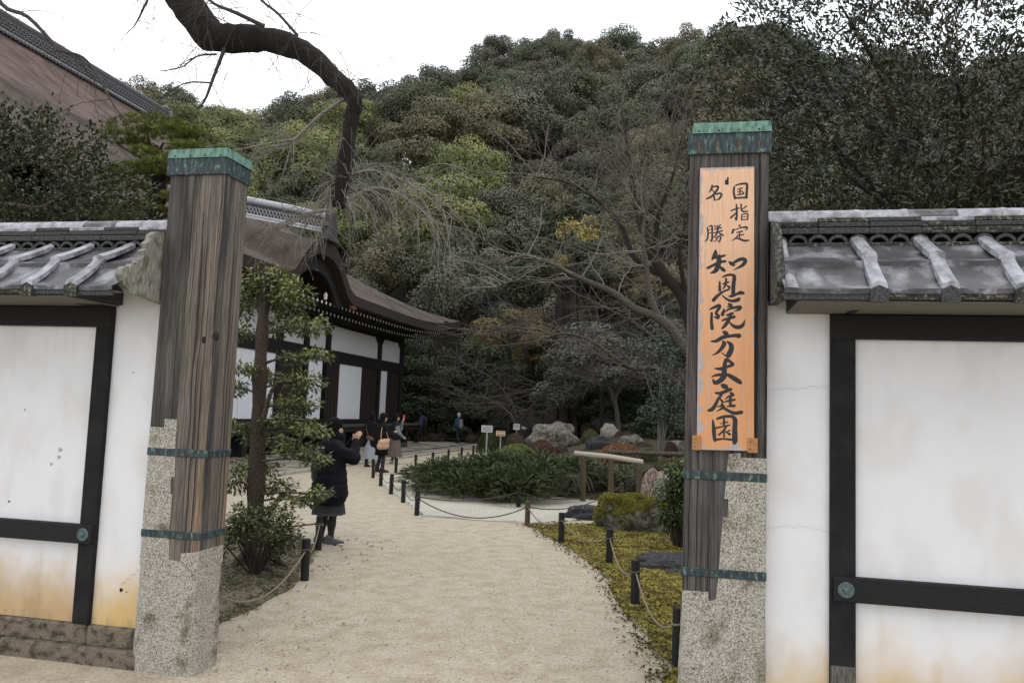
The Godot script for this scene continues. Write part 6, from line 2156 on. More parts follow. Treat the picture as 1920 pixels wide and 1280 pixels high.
func rocks() -> void:
	var nn := noise(201, 0.017, FastNoiseLite.TYPE_SIMPLEX_SMOOTH, 3)
	var i := 0
	# x, foot, z, width, height, depth, material, words
	for q in [
		[-4.52, 0.30, -29, 1.85, 1.0, 1.3, "rock_grey", "big rounded pale grey boulder behind the red brown azalea"],
		[-4.52, 0.9, -31, 0.95, 0.55, 0.7, "rock_grey", "grey stone peeping over the top of the big boulder"],
		[-3.21, 0.85, -36, 1.3, 1.2, 1.0, "rock_grey", "tall mossy grey rock highest in the rock garden"],
		[-2.69, 0.70, -31, 0.72, 0.68, 0.5, "rock_pale", "angular pale rock below the tall mossy one"],
		[-1.55, 0.66, -26, 0.82, 0.48, 0.6, "rock_grey", "low rounded grey rock behind the orange azalea"],
		[-2.36, 0.45, -25, 1.0, 0.6, 0.7, "rock_dark", "dark slaty rock left of the orange azalea"],
		[-0.12, 0.78, -24, 0.4, 0.32, 0.4, "rock_grey", "small grey rock beside the signboard pillar edge"],
		[-0.50, 0.05, -16, 0.46, 0.66, 0.4, "rock_red", "reddish upright rock behind the pale log rail"],
		[-0.24, 0.05, -13.7, 0.34, 0.74, 0.3, "rock_pale", "gnarled white rock beside the fern clump"],
		[-1.56, -0.08, -13.8, 0.66, 0.28, 0.45, "rock_dark", "low dark rock left of the moss covered boulder"],
		[0.15, -0.14, -9.95, 1.3, 0.26, 1.0, "rock_dark", "flat black stepping stone in the moss behind the right pillar"],
		[-7.09, 0.1, -38, 1.1, 1.28, 0.7, "rock_dark", "dark upright standing stone behind the notice boards"],
	]:
		i += 1
		var mb := Mb.new()
		var h: float = q[4]
		mb.lump(Vector3.ZERO, Vector3(q[3] * 0.5, h * 0.62, q[5] * 0.5), nn, 0.34, 30, 20, 0.98 if q[6] == "rock_grey" else (0.84 if q[6] != "rock_dark" else 0.75), Vector3(i * 37.0, i * 11.0, 0))
		var o := put("garden_rock", mb, M[q[6]])
		o.position = V(q[0], q[1] + h * 0.42, q[2])
		tag(o, q[7], "rock", "rocks of the garden")
	# boulder with a thick coat of moss
	var b := thing("mossy_boulder", "squat boulder capped with thick yellow green moss at the path edge", "rock", V(-0.71, 0, -12.95))
	var rb := Mb.new()
	rb.lump(V(0.02, 0.17, 0), V(0.56, 0.36, 0.42), nn, 0.36, 30, 20, 0.92, V(900, 0, 0))
	put("stone", rb, M.rock_grey, b)
	var ml := Mb.new()
	var r := RandomNumberGenerator.new()
	r.seed = 205
	for k in rb.idx.size() / 3:
		var a := rb.v[rb.idx[k * 3]]
		var c := rb.v[rb.idx[k * 3 + 1]]
		var d := rb.v[rb.idx[k * 3 + 2]]
		var n := (d - a).cross(c - a)
		var area := n.length() * 0.5
		n = n.normalized()
		var m := (a + c + d) / 3.0
		var want := n.y * 0.9 + 0.5 - 0.25 * ss(-0.1, 0.3, m.x) - 0.55 * ss(0.0, 0.4, m.x) * ss(0.2, 0.9, n.z) + 0.9 * big.get_noise_3dv(m * 150.0) - 0.6 * ss(0.35, 0.1, m.y)
		if want < 0.12:
			continue
		for t in int(area * 30000 * clampf(want * 1.5, 0.2, 1.0)):
			var u := r.randf()
			var w := r.randf() * (1.0 - u)
			var p := a + (c - a) * u + (d - a) * w + n * r.randf_range(0.0, 0.02)
			ml.col = Color(0.36, 0.33, 0.06).lerp(Color(0.17, 0.17, 0.035), clampf(0.5 + big.get_noise_3dv(p * 260.0) * 1.2, 0, 1)) * r.randf_range(0.7, 1.25)
			ml.leaf(p, (n + unit(r) * 0.8).normalized(), unit(r), r.randf_range(0.018, 0.034), 0.012)
	stuff(put("moss", ml, M.moss_tuft, b))

func rope(called: String, a: Vector3, b: Vector3, sag: float, m: Material, label: String, rad := 0.009) -> void:
	var pts := PackedVector3Array()
	for i in 17:
		var t := i / 16.0
		pts.append(a.lerp(b, t) - Vector3(0, sag * 4.0 * t * (1.0 - t), 0))
	var mb := Mb.new()
	mb.tube(pts, taper(17, rad, rad), 6)
	for e in [a, b]:
		var ring := PackedVector3Array()
		for i in 13:
			ring.append(e + Vector3(cos(TAU * i / 12.0), 0, sin(TAU * i / 12.0)) * 0.046 + Vector3(0, 0.006 * sin(i * 1.1), 0))
		mb.tube(ring, taper(13, rad, rad), 5, false)
	var o := put(called, mb, m)
	tag(o, label, "rope", "ropes strung between the bollards")

func garden_fittings() -> void:
	var r := RandomNumberGenerator.new()
	r.seed = 303
	var mk := func(h: float) -> ArrayMesh:
		var mb := Mb.new()
		mb.lathe(Vector3.ZERO, [Vector2(0.041, -0.15), Vector2(0.042, 0.1), Vector2(0.041, h - 0.008), Vector2(0.036, h), Vector2(0.0, h + 0.001)], 14)
		return mb.mesh()
	var black: ArrayMesh = mk.call(0.405)
	var short: ArrayMesh = mk.call(0.36)
	var ordinal := ["nearest", "second", "third", "fourth", "fifth", "sixth", "seventh"]
	var rows := [
		[[V(0.005, 0, -5.94), V(-0.39, 0, -7.75), V(-0.80, 0, -9.73), V(-1.56, 0, -11.02)], "black bollard, %s of the four along the moss edge right of the path"],
		[[V(-3.62, 0, -7.58), V(-4.24, 0, -9.2)], "black bollard, %s of the two by the camellia on the left"],
		[[V(-4.21, 0, -12.82), V(-5.02, 0, -14.44), V(-5.74, 0, -15.74), V(-6.53, 0, -17.22), V(-7.44, 0, -19.07)], "black bollard, %s in the slanting row left of the juniper"],
		[[V(-7.5, 0, -20.86), V(-7.64, 0, -22.93), V(-7.65, 0, -24.64), V(-7.78, 0, -26.83), V(-7.92, 0, -29.04), V(-8.03, 0, -31.18), V(-8.3, 0, -34.4)], "dark bollard, %s in the far row leading to the notice boards"]]
	for q in rows:
		for i in q[0].size():
			var b := put("bollard", black, M.bollard)
			b.position = q[0][i]
			b.rotation = Vector3(r.randf_range(-0.02, 0.02), r.randf() * TAU, r.randf_range(-0.02, 0.02))
			tag(b, q[1] % ordinal[i], "bollard", "black bollards lining the path")
	for q in [[V(-2.33, 0, -12.62), M.bollard_brown, short, "weathered brown post where the moss meets the white gravel"], [V(-2.9, 0, -14.75), M.bollard, short, "dark post standing against the front of the juniper"], [V(-1.2, 0, -17.2), M.bollard_brown, short, "brown post behind the pale log rail by the juniper"], [V(-3.42, 0, -5.62), M.bollard, black, "black bollard hidden close behind the left gate pillar"]]:
		var b := put("bollard", q[2], q[1])
		b.position = q[0]
		tag(b, q[3], "bollard", "")
	var h := V(0, 0.3, 0)
	var R: Array = rows[0][0]
	rope("rope", R[0] + h, R[1] + h, 0.2, M.rope, "pale rope sagging between the nearest two moss edge bollards")
	rope("rope", R[1] + h, R[2] + h, 0.17, M.rope, "pale rope between second and third bollards at the moss edge")
	rope("rope", R[2] + h, R[3] + h, 0.14, M.rope, "pale rope between third and fourth bollards at the moss edge")
	rope("rope", R[3] + h, V(-2.33, 0.27, -12.62), 0.15, M.rope, "pale rope from the fourth moss edge bollard to the brown post")
	rope("rope", V(-2.33, 0.27, -12.62), V(-4.21, 0.28, -12.82), 0.24, M.rope_dark, "dark rope hanging low across the white gravel in front of the juniper")
	rope("rope", V(-2.33, 0.27, -12.62), V(-1.2, 0.3, -17.2), 0.2, M.rope_dark, "dark rope from the brown post back past the moss boulder")
	rope("rope", V(-4.21, 0.3, -12.82), V(-2.9, 0.28, -14.75), 0.1, M.rope_dark, "dark rope skirting the front of the juniper on the left")
	rope("rope", V(-2.9, 0.28, -14.75), V(-1.2, 0.3, -17.2), 0.2, M.rope_dark, "dark rope in front of the juniper below the log rail")
	rope("rope", V(-3.62, 0.3, -7.58), V(-3.42, 0.3, -5.62), 0.24, M.rope, "tan rope sagging from the left bollard towards the left gate pillar")
	rope("rope", V(-3.62, 0.3, -7.58), V(-4.24, 0.3, -9.2), 0.14, M.rope, "tan rope between the two left bollards beside the photographer's feet")
	rope("rope", V(-4.24, 0.32, -9.2), V(-6.4, 0.3, -9.8), 0.12, M.rope_dark, "dark rope running left behind the camellia trunk")
	var S: Array = rows[2][0]
	for i in S.size() - 1:
		rope("rope", S[i] + h, S[i + 1] + h, 0.14, M.rope_dark, "dark rope from the %s to the %s bollard left of the juniper" % [ordinal[i], ordinal[i + 1]], 0.007)
	var F: Array = rows[3][0]
	for i in F.size() - 1:
		rope("rope", F[i] + h, F[i + 1] + h, 0.12, M.rope_dark, "thin rope from %s to %s bollard of the far row" % [ordinal[i], ordinal[i + 1]], 0.006)
	# log rail
	var rail := thing("log_rail", "low rail of a pale peeled log on mossy posts in front of the juniper", "rail")
	var lg := Mb.new()
	lg.tube(PackedVector3Array([V(-2.12, 0.955, -16.55), V(-1.4, 0.93, -16.42), V(-0.73, 0.86, -16.3)]), PackedFloat32Array([0.052, 0.05, 0.047]), 12)
	put("log", lg, M.log_pale, rail)
	for q in [[-1.94, 0.90, -16.5], [-1.37, 0.88, -16.42], [-0.80, 0.82, -16.3]]:
		var p := Mb.new()
		p.tube(PackedVector3Array([V(q[0] + 0.02, -0.1, q[2]), V(q[0], q[1], q[2])]), PackedFloat32Array([0.062, 0.056]), 10)
		put("post", p, M.log_green, rail)
	var dr := thing("dark_rail", "dark weathered rail running right from the log rail to the signboard pillar", "rail")
	var dm := Mb.new()
	dm.tube(PackedVector3Array([V(-1.55, 0.965, -17.6), V(-0.6, 0.98, -17.55), V(1.2, 1.02, -17.5)]), PackedFloat32Array([0.045, 0.048, 0.05]), 10)
	put("bar", dm, M.limb_grey, dr)
	for x in [-0.9, 0.6]:
		var p := Mb.new()
		p.tube(PackedVector3Array([V(x, 0.0, -17.58), V(x, 0.95, -17.56)]), PackedFloat32Array([0.055, 0.05]), 10)
		put("post", p, M.limb_grey, dr)
	# notice boards
	notice("white notice board on a grey pole at the bend of the path", V(-6.93, 0, -28.8), 0.41, 0.25, 1.12, lin(0.62, 0.64, 0.66), Color(0.25, 0.26, 0.28), 3, 1.18)
	notice("small cream notice with red lettering and a black arrow low beside the path", V(-7.35, 0.1, -33), 0.38, 0.21, 0.77, lin(0.78, 0.55, 0.42), Color(0.55, 0.12, 0.08), 1, 0.86)
	notice("small white notice sheet in front of the standing stone", V(-7.29, 0.1, -36), 0.30, 0.27, 1.02, lin(0.66, 0.68, 0.72), Color(0.4, 0.42, 0.46), 2, 1.1)
	var lp := thing("garden_lamp", "small grey spotlight on a stake right of the white notice sheet", "lamp", V(-6.95, 0.1, -36))
	var lb := Mb.new()
	lb.tube(PackedVector3Array([V(0, 0, 0), V(0, 0.9, 0)]), PackedFloat32Array([0.025, 0.025]), 8)
	put("stake", lb, M.iron, lp)
	var lh := Mb.new()
	lh.tube(PackedVector3Array([V(-0.1, 0.99, 0.05), V(0.04, 0.95, 0), V(0.1, 0.93, 0)]), PackedFloat32Array([0.075, 0.07, 0.04]), 10)
	put("lamp_head", lh, M.ridge_pale, lp)

func notice(label: String, at: Vector3, w: float, hh: float, mid: float, face: Color, inkc: Color, lines: int, top: float) -> void:
	var s := thing("notice_board", label, "sign", at, 0.12)
	var p := Mb.new()
	p.tube(PackedVector3Array([V(0, -0.1, -0.02), V(0, top, -0.02)]), PackedFloat32Array([0.028, 0.028]), 8)
	put("pole", p, M.ridge_pale, s)
	var b := Mb.new()
	b.box(V(-w / 2, mid - hh / 2, 0.01), V(w / 2, mid + hh / 2, 0.03), 0.004)
	var bo := put("board", b, mat(face, 0.7), s)
	var t := Mb.new()
	var r := RandomNumberGenerator.new()
	r.seed = int(w * 1000)
	for i in lines:
		var y := mid + hh * (0.26 - 0.26 * i)
		var x := -w * 0.4
		while x < w * 0.38:
			var k := r.randf_range(0.014, 0.024)
			t.box(V(x, y - 0.016, 0.031), V(x + k, y + 0.016, 0.033))
			x += k + 0.012
	put("lettering", t, mat(inkc, 0.8), bo)
	if lines == 1:
		var a := Mb.new()
		a.prism(PackedVector2Array([Vector2(-w * 0.4, mid - 0.05), Vector2(-w * 0.28, mid - 0.02), Vector2(-w * 0.28, mid - 0.035), Vector2(w * 0.4, mid - 0.035), Vector2(w * 0.4, mid - 0.065), Vector2(-w * 0.28, mid - 0.065), Vector2(-w * 0.28, mid - 0.08)]), 0.031, 0.033)
		put("arrow", a, M.iron, bo)

# one smooth skin over tapered capsules [a, b, ra, rb, colour]: surface nets over their blended distance
func blob(caps: Array, cell: float, k: float) -> Mb:
	var lo := Vector3.INF
	var hi := -Vector3.INF
	for q in caps:
		var m: float = maxf(q[2], q[3]) + k + cell * 2.5
		for p in [q[0], q[1]]:
			lo = lo.min(p - Vector3.ONE * m)
			hi = hi.max(p + Vector3.ONE * m)
	var d := (hi - lo) / cell
	var nx := int(d.x) + 2
	var ny := int(d.y) + 2
	var nz := int(d.z) + 2
	var f := PackedFloat32Array()
	f.resize(nx * ny * nz)
	f.fill(9.0)
	var who := PackedByteArray()
	who.resize(f.size())
	var best := PackedFloat32Array()
	best.resize(f.size())
	best.fill(9.0)
	for ci in caps.size():
		var q: Array = caps[ci]
		var a: Vector3 = q[0]
		var ba: Vector3 = q[1] - a
		var bb := maxf(ba.length_squared(), 1e-9)
		var m: float = maxf(q[2], q[3]) + k + cell * 2.0
		var l: Vector3 = ((a.min(q[1]) - Vector3.ONE * m - lo) / cell).floor()
		var h: Vector3 = ((a.max(q[1]) + Vector3.ONE * m - lo) / cell).ceil()
		for z in range(maxi(0, int(l.z)), mini(nz, int(h.z) + 1)):
			for y in range(maxi(0, int(l.y)), mini(ny, int(h.y) + 1)):
				var row := (z * ny + y) * nx
				for x in range(maxi(0, int(l.x)), mini(nx, int(h.x) + 1)):
					var pa := lo + Vector3(x, y, z) * cell - a
					var t := clampf(pa.dot(ba) / bb, 0.0, 1.0)
					var e: float = (pa - ba * t).length() - lerpf(q[2], q[3], t)
					var o := f[row + x]
					if e < best[row + x]:
						best[row + x] = e
						who[row + x] = ci
					if o > 8.0:
						f[row + x] = e
					else:
						var w := maxf(k - absf(o - e), 0.0) / k
						f[row + x] = minf(o, e) - w * w * k * 0.25
	var mb := Mb.new()
	var at := PackedInt32Array()
	at.resize(f.size())
	at.fill(-1)
	var off := [0, 1, nx, nx + 1, nx * ny, nx * ny + 1, nx * ny + nx, nx * ny + nx + 1]
	var edges := [[0, 1], [2, 3], [4, 5], [6, 7], [0, 2], [1, 3], [4, 6], [5, 7], [0, 4], [1, 5], [2, 6], [3, 7]]
	for z in nz - 1:
		for y in ny - 1:
			for x in nx - 1:
				var i := (z * ny + y) * nx + x
				var n := 0
				for c in 8:
					if f[i + off[c]] < 0.0:
						n += 1
				if n == 0 or n == 8:
					continue
				var s := Vector3.ZERO
				var cnt := 0
				for e in edges:
					var fa := f[i + off[e[0]]]
					var fb := f[i + off[e[1]]]
					if (fa < 0.0) == (fb < 0.0):
						continue
					var t := fa / (fa - fb)
					var pa := Vector3(e[0] & 1, e[0] >> 1 & 1, e[0] >> 2)
					var pb := Vector3(e[1] & 1, e[1] >> 1 & 1, e[1] >> 2)
					s += pa.lerp(pb, t)
					cnt += 1
				mb.col = caps[who[i]][4]
				at[i] = mb.vert(lo + (Vector3(x, y, z) + s / cnt) * cell)
	var ax := [1, nx, nx * ny]
	for z in range(1, nz - 1):
		for y in range(1, ny - 1):
			for x in range(1, nx - 1):
				var i := (z * ny + y) * nx + x
				for a in 3:
					var fa := f[i]
					var fb := f[i + ax[a]]
					if (fa < 0.0) == (fb < 0.0):
						continue
					var u: int = ax[(a + 1) % 3]
					var w: int = ax[(a + 2) % 3]
					var p := at[i - u - w]
					var q := at[i - w]
					var r := at[i]
					var s := at[i - u]
					if p < 0 or q < 0 or r < 0 or s < 0:
						continue
					if fa < 0.0:
						mb.it(p, q, r)
						mb.it(p, r, s)
					else:
						mb.it(p, r, q)
						mb.it(p, s, r)
	return mb

func hand_caps(wrist: Vector3, palm_end: Vector3, curl: Vector3, thumb: Vector3, c: Color) -> Array:
	var d := (palm_end - wrist).normalized()
	var s := d.cross(curl).normalized()
	var out := [[wrist, palm_end, 0.02, 0.026, c], [wrist + s * 0.012, palm_end + s * 0.02, 0.018, 0.018, c], [wrist - s * 0.012, palm_end - s * 0.02, 0.018, 0.018, c]]
	var lens := [0.062, 0.072, 0.067, 0.052]
	for i in 4:
		var a := palm_end + s * (0.027 - i * 0.018)
		var m: Vector3 = a + (d * 0.75 + curl * 0.65).normalized() * lens[i] * 0.55
		var e: Vector3 = m + (d * 0.1 + curl).normalized() * lens[i] * 0.5
		out.append([a, m, 0.0098, 0.009, c])
		out.append([m, e, 0.009, 0.0078, c])
	var b := wrist.lerp(palm_end, 0.35) + s * 0.022
	out.append([b, b + thumb * 0.035, 0.012, 0.0105, c])
	out.append([b + thumb * 0.035, b + thumb * 0.06 + d * 0.012, 0.0105, 0.0085, c])
	return out

# a standing figure facing +x; o gives joints, clothing and colours
func figure(label: String, at: Vector3, turn: float, o: Dictionary) -> Node3D:
	var t := thing("person", label, "person", at, turn)
	var skin := Color(0.50, 0.31, 0.22)
	var cell: float = o.cell
	var k := 0.035
	var H: float = o.h
	var s := H / 1.58
	var hd: Vector3 = o.get("head", V(0.02, 1.465, 0)) * s
	var sh := 1.255 * s
	var legs: Color = o.legs
	var caps := []
	# head, face, neck
	caps.append([hd + V(-0.012, 0.035, 0), hd + V(0.012, -0.03, 0), 0.078, 0.07, skin])
	caps.append([hd + V(0.035, -0.04, 0), hd + V(0.05, -0.075, 0), 0.045, 0.03, skin])
	caps.append([hd + V(0.083, 0.0, 0), hd + V(0.093, -0.022, 0), 0.009, 0.013, skin])
	for z in [-0.075, 0.075]:
		caps.append([hd + V(-0.01, 0.0, z), hd + V(-0.015, -0.03, z * 1.05), 0.016, 0.013, skin])
	caps.append([hd + V(-0.02, -0.05, 0), V(-0.015, sh + 0.02, 0), 0.048, 0.058, skin])
	# trunk, arms, legs
	caps.append([V(-0.01, sh - 0.06, 0), V(0, 0.86 * s, 0), 0.115, 0.115, o.top])
	caps.append([V(0, 0.86 * s, -0.05), V(0, 0.86 * s, 0.05), 0.11, 0.11, o.top])
	for i in 2:
		var g := -1.0 if i == 0 else 1.0
		var el: Vector3 = o.elbow[i] * s
		var ha: Vector3 = o.hand[i] * s
		caps.append([V(0, sh - 0.03, 0.05 * g), V(0, sh - 0.035, 0.155 * g), 0.075, 0.06, o.top])
		caps.append([V(0, sh - 0.035, 0.16 * g), el, 0.05, 0.042, o.top])
		caps.append([el, ha, 0.04, 0.027, skin])
		if not o.has("fingers"):
			var d := (ha - el).normalized()
			caps.append([ha, ha + d * 0.07, 0.03, 0.024, skin])
			caps.append([ha + d * 0.05, ha + d * 0.13 + V(0.015, 0, 0), 0.02, 0.014, skin])
			caps.append([ha + d * 0.03, ha + d * 0.07 + V(0.03, 0.02, 0), 0.014, 0.011, skin])
		var ft: Vector3 = o.foot[i] * s
		var kn: Vector3 = o.knee[i] * s
		caps.append([V(0, 0.84 * s, 0.075 * g), kn, 0.085, 0.055, legs])
		caps.append([kn, kn.lerp(ft, 0.4) + V(-0.012, 0, 0), 0.052, 0.05, legs])
		caps.append([kn.lerp(ft, 0.4) + V(-0.012, 0, 0), ft + V(0, 0.07, 0), 0.05, 0.033, legs])
		caps.append([ft + V(-0.02, 0.04, 0), ft + V(0.11, 0.03, 0), 0.034, 0.028, legs])
	var body := put("body", blob(caps, cell, k), mat(Color.WHITE, 0.7, true), t)
	if o.has("fingers"):
		var hands := Mb.new()
		for i in 2:
			var ha: Vector3 = o.hand[i] * s
			var q := blob(hand_caps(ha - V(0.02, 0.03, 0), ha + V(0.015, 0.045, 0), V(0.55, 0.5, -0.35 if i == 1 else 0.35).normalized(), V(-0.3, 0.8, -0.4 if i == 1 else 0.4).normalized(), skin), 0.006, 0.008)
			var base := body.mesh as ArrayMesh
			put("hand", q, mat(Color.WHITE, 0.6, true), body)
	# shoes
	for i in 2:
		var ft: Vector3 = o.foot[i] * s
		var sc := [[ft + V(-0.045, 0.035, 0), ft + V(0.05, 0.035, 0), 0.04, 0.043, o.shoe], [ft + V(0.05, 0.03, 0), ft + V(0.145, 0.024, 0), 0.042, 0.03, o.shoe], [ft + V(-0.03, 0.05, 0), ft + V(-0.02, o.get("boot", 0.09), 0), 0.043, 0.048, o.shoe]]
		var sb := put("shoe", blob(sc, minf(cell, 0.013), 0.03), mat(Color.WHITE, 0.6, true), t)
		if o.has("sole"):
			var so := Mb.new()
			so.box(ft + V(-0.08, 0.0, -0.042), ft + V(0.172, 0.022, 0.042), 0.01)
			put("sole", so, mat(lin(0.6, 0.6, 0.6), 0.7), sb)
	# coat: front and back panels blended with the sleeves
	var cc: Color = o.coat
	var hem: float = o.hem * s
	var fl: float = o.get("flare", 0.0)
	var puff: float = o.get("puff", 0.0)
	var w: float = 0.128 + puff
	var coat := []
	coat.append([V(-0.01, sh - 0.07, -0.06), V(0.0, hem + 0.12, -0.07 - fl * 0.5), w, w + fl, cc])
	coat.append([V(-0.01, sh - 0.07, 0.06), V(0.0, hem + 0.12, 0.07 + fl * 0.5), w, w + fl, cc])
	coat.append([V(-0.015, sh - 0.0, -0.05), V(-0.015, sh - 0.0, 0.05), 0.078 + puff * 0.5, 0.078 + puff * 0.5, cc])
	if o.get("collar", true):
		coat.append([V(-0.02, sh + 0.03, 0), V(-0.018, sh + 0.075, 0), 0.085, 0.075, cc])
	for i in 2:
		var g := -1.0 if i == 0 else 1.0
		var el: Vector3 = o.elbow[i] * s
		var ha: Vector3 = o.hand[i] * s
		coat.append([V(0, sh - 0.035, 0.1 * g), V(0, sh - 0.05, 0.165 * g), 0.085 + puff * 0.5, 0.075 + puff * 0.5, cc])
		coat.append([V(0, sh - 0.05, 0.165 * g), el, 0.072 + puff * 0.6, 0.062 + puff * 0.6, o.get("sleeve", cc)])
		coat.append([el, el.lerp(ha, 0.85), 0.06 + puff * 0.5, 0.045 + puff * 0.3, o.get("sleeve", cc)])
	var cm := blob(coat, cell, 0.05)
	if puff > 0.0:
		for i in cm.v.size():
			var p := cm.v[i]
			var band := absf(sin(p.y * TAU / 0.19 + 1.5 * big.get_noise_3dv(p * 120.0)))
			var out := Vector3(p.x, 0, p.z)
			if p.y < hem - 0.03:
				cm.v[i].y = hem - 0.03
			cm.v[i] += out.normalized() * (0.012 * sqrt(band) - 0.009 + 0.008 * big.get_noise_3dv(p * 350.0))
	else:
		for i in cm.v.size():
			if cm.v[i].y < hem:
				cm.v[i].y = hem
			cm.v[i] += Vector3(big.get_noise_3dv(cm.v[i] * 220.0), 0, big.get_noise_3dv(cm.v[i] * 220.0 + V(50, 0, 0))) * 0.012
	put("coat", cm, matt(o.get("gloss", 0.9)), t)
	if o.has("skirt"):
		var sk := Mb.new()
		var y0: float = o.skirt_hem * s
		var sc: Color = o.skirt
		sk.sheet(48, 14, func(u: float, v: float):
			var a := -u * TAU
			var q: float = lerpf(o.skirt_r, 0.14, v)
			q *= 1.0 + 0.06 * sin(a * 9.0) * (1.0 - v)
			var c := sc
			if o.has("plaid"):
				c = sc * (1.7 if absf(sin(a * 5.0)) < 0.12 or absf(sin(v * 14.0)) < 0.12 else 1.0)
			return [V(cos(a) * q, lerpf(y0, 0.9 * s, v), sin(a) * q * 1.1), c])
		put("skirt", sk, matt(0.95), t)
	# hair or hat
	var hc: Color = o.hair
	var hair := [[hd + V(-0.03, 0.045, 0), hd + V(-0.035, -0.02, 0), 0.09, 0.085, hc], [hd + V(0.02, 0.06, 0), hd + V(-0.02, 0.07, 0), 0.07, 0.075, hc]]
	for z in [-0.05, 0.05]:
		hair.append([hd + V(-0.03, 0.03, z), hd + V(-0.035, -0.07, z), 0.05, 0.04, hc])
	if o.has("hair_len"):
		hair.append([hd + V(-0.06, -0.05, 0), hd + V(-0.07, -o.hair_len, 0), 0.075, 0.06, hc])
	if o.has("hood"):
		hair.append([hd + V(-0.02, -0.07, -0.04), hd + V(-0.01, -0.09, 0.04), 0.08, 0.08, hc])
		hair.append([hd + V(-0.01, 0.07, 0), hd + V(-0.045, 0.03, 0), 0.08, 0.095, hc])
		hair.append([hd + V(0.05, -0.09, 0), hd + V(-0.03, -0.13, 0), 0.06, 0.085, hc])
	put("hat" if o.has("hood") else "hair", blob(hair, minf(cell, 0.016), 0.03), matt(0.85), t)
	return t

func matt(rough: float) -> StandardMaterial3D:
	var m := mat(Color.WHITE, rough, true)
	m.metallic_specular = 0.25
	return m

func carried(called: String, label: String, cat: String, owner_: Node3D, caps: Array, color: Color, strap: Array, cell := 0.016) -> void:
	var t := thing(called, label, cat, owner_.position, owner_.rotation.y)
	for q in caps:
		if q.size() < 5:
			q.append(color)
	put("bag_body" if cat != "phone" else "phone_case", blob(caps, cell, 0.02), mat(Color.WHITE, 0.6, true), t)
	if strap.size():
		var mb := Mb.new()
		var c := curve(strap)
		mb.tube(c, taper(c.size(), 0.011, 0.011), 5)
		put("strap", mb, mat(color.linear_to_srgb(), 0.7), t)

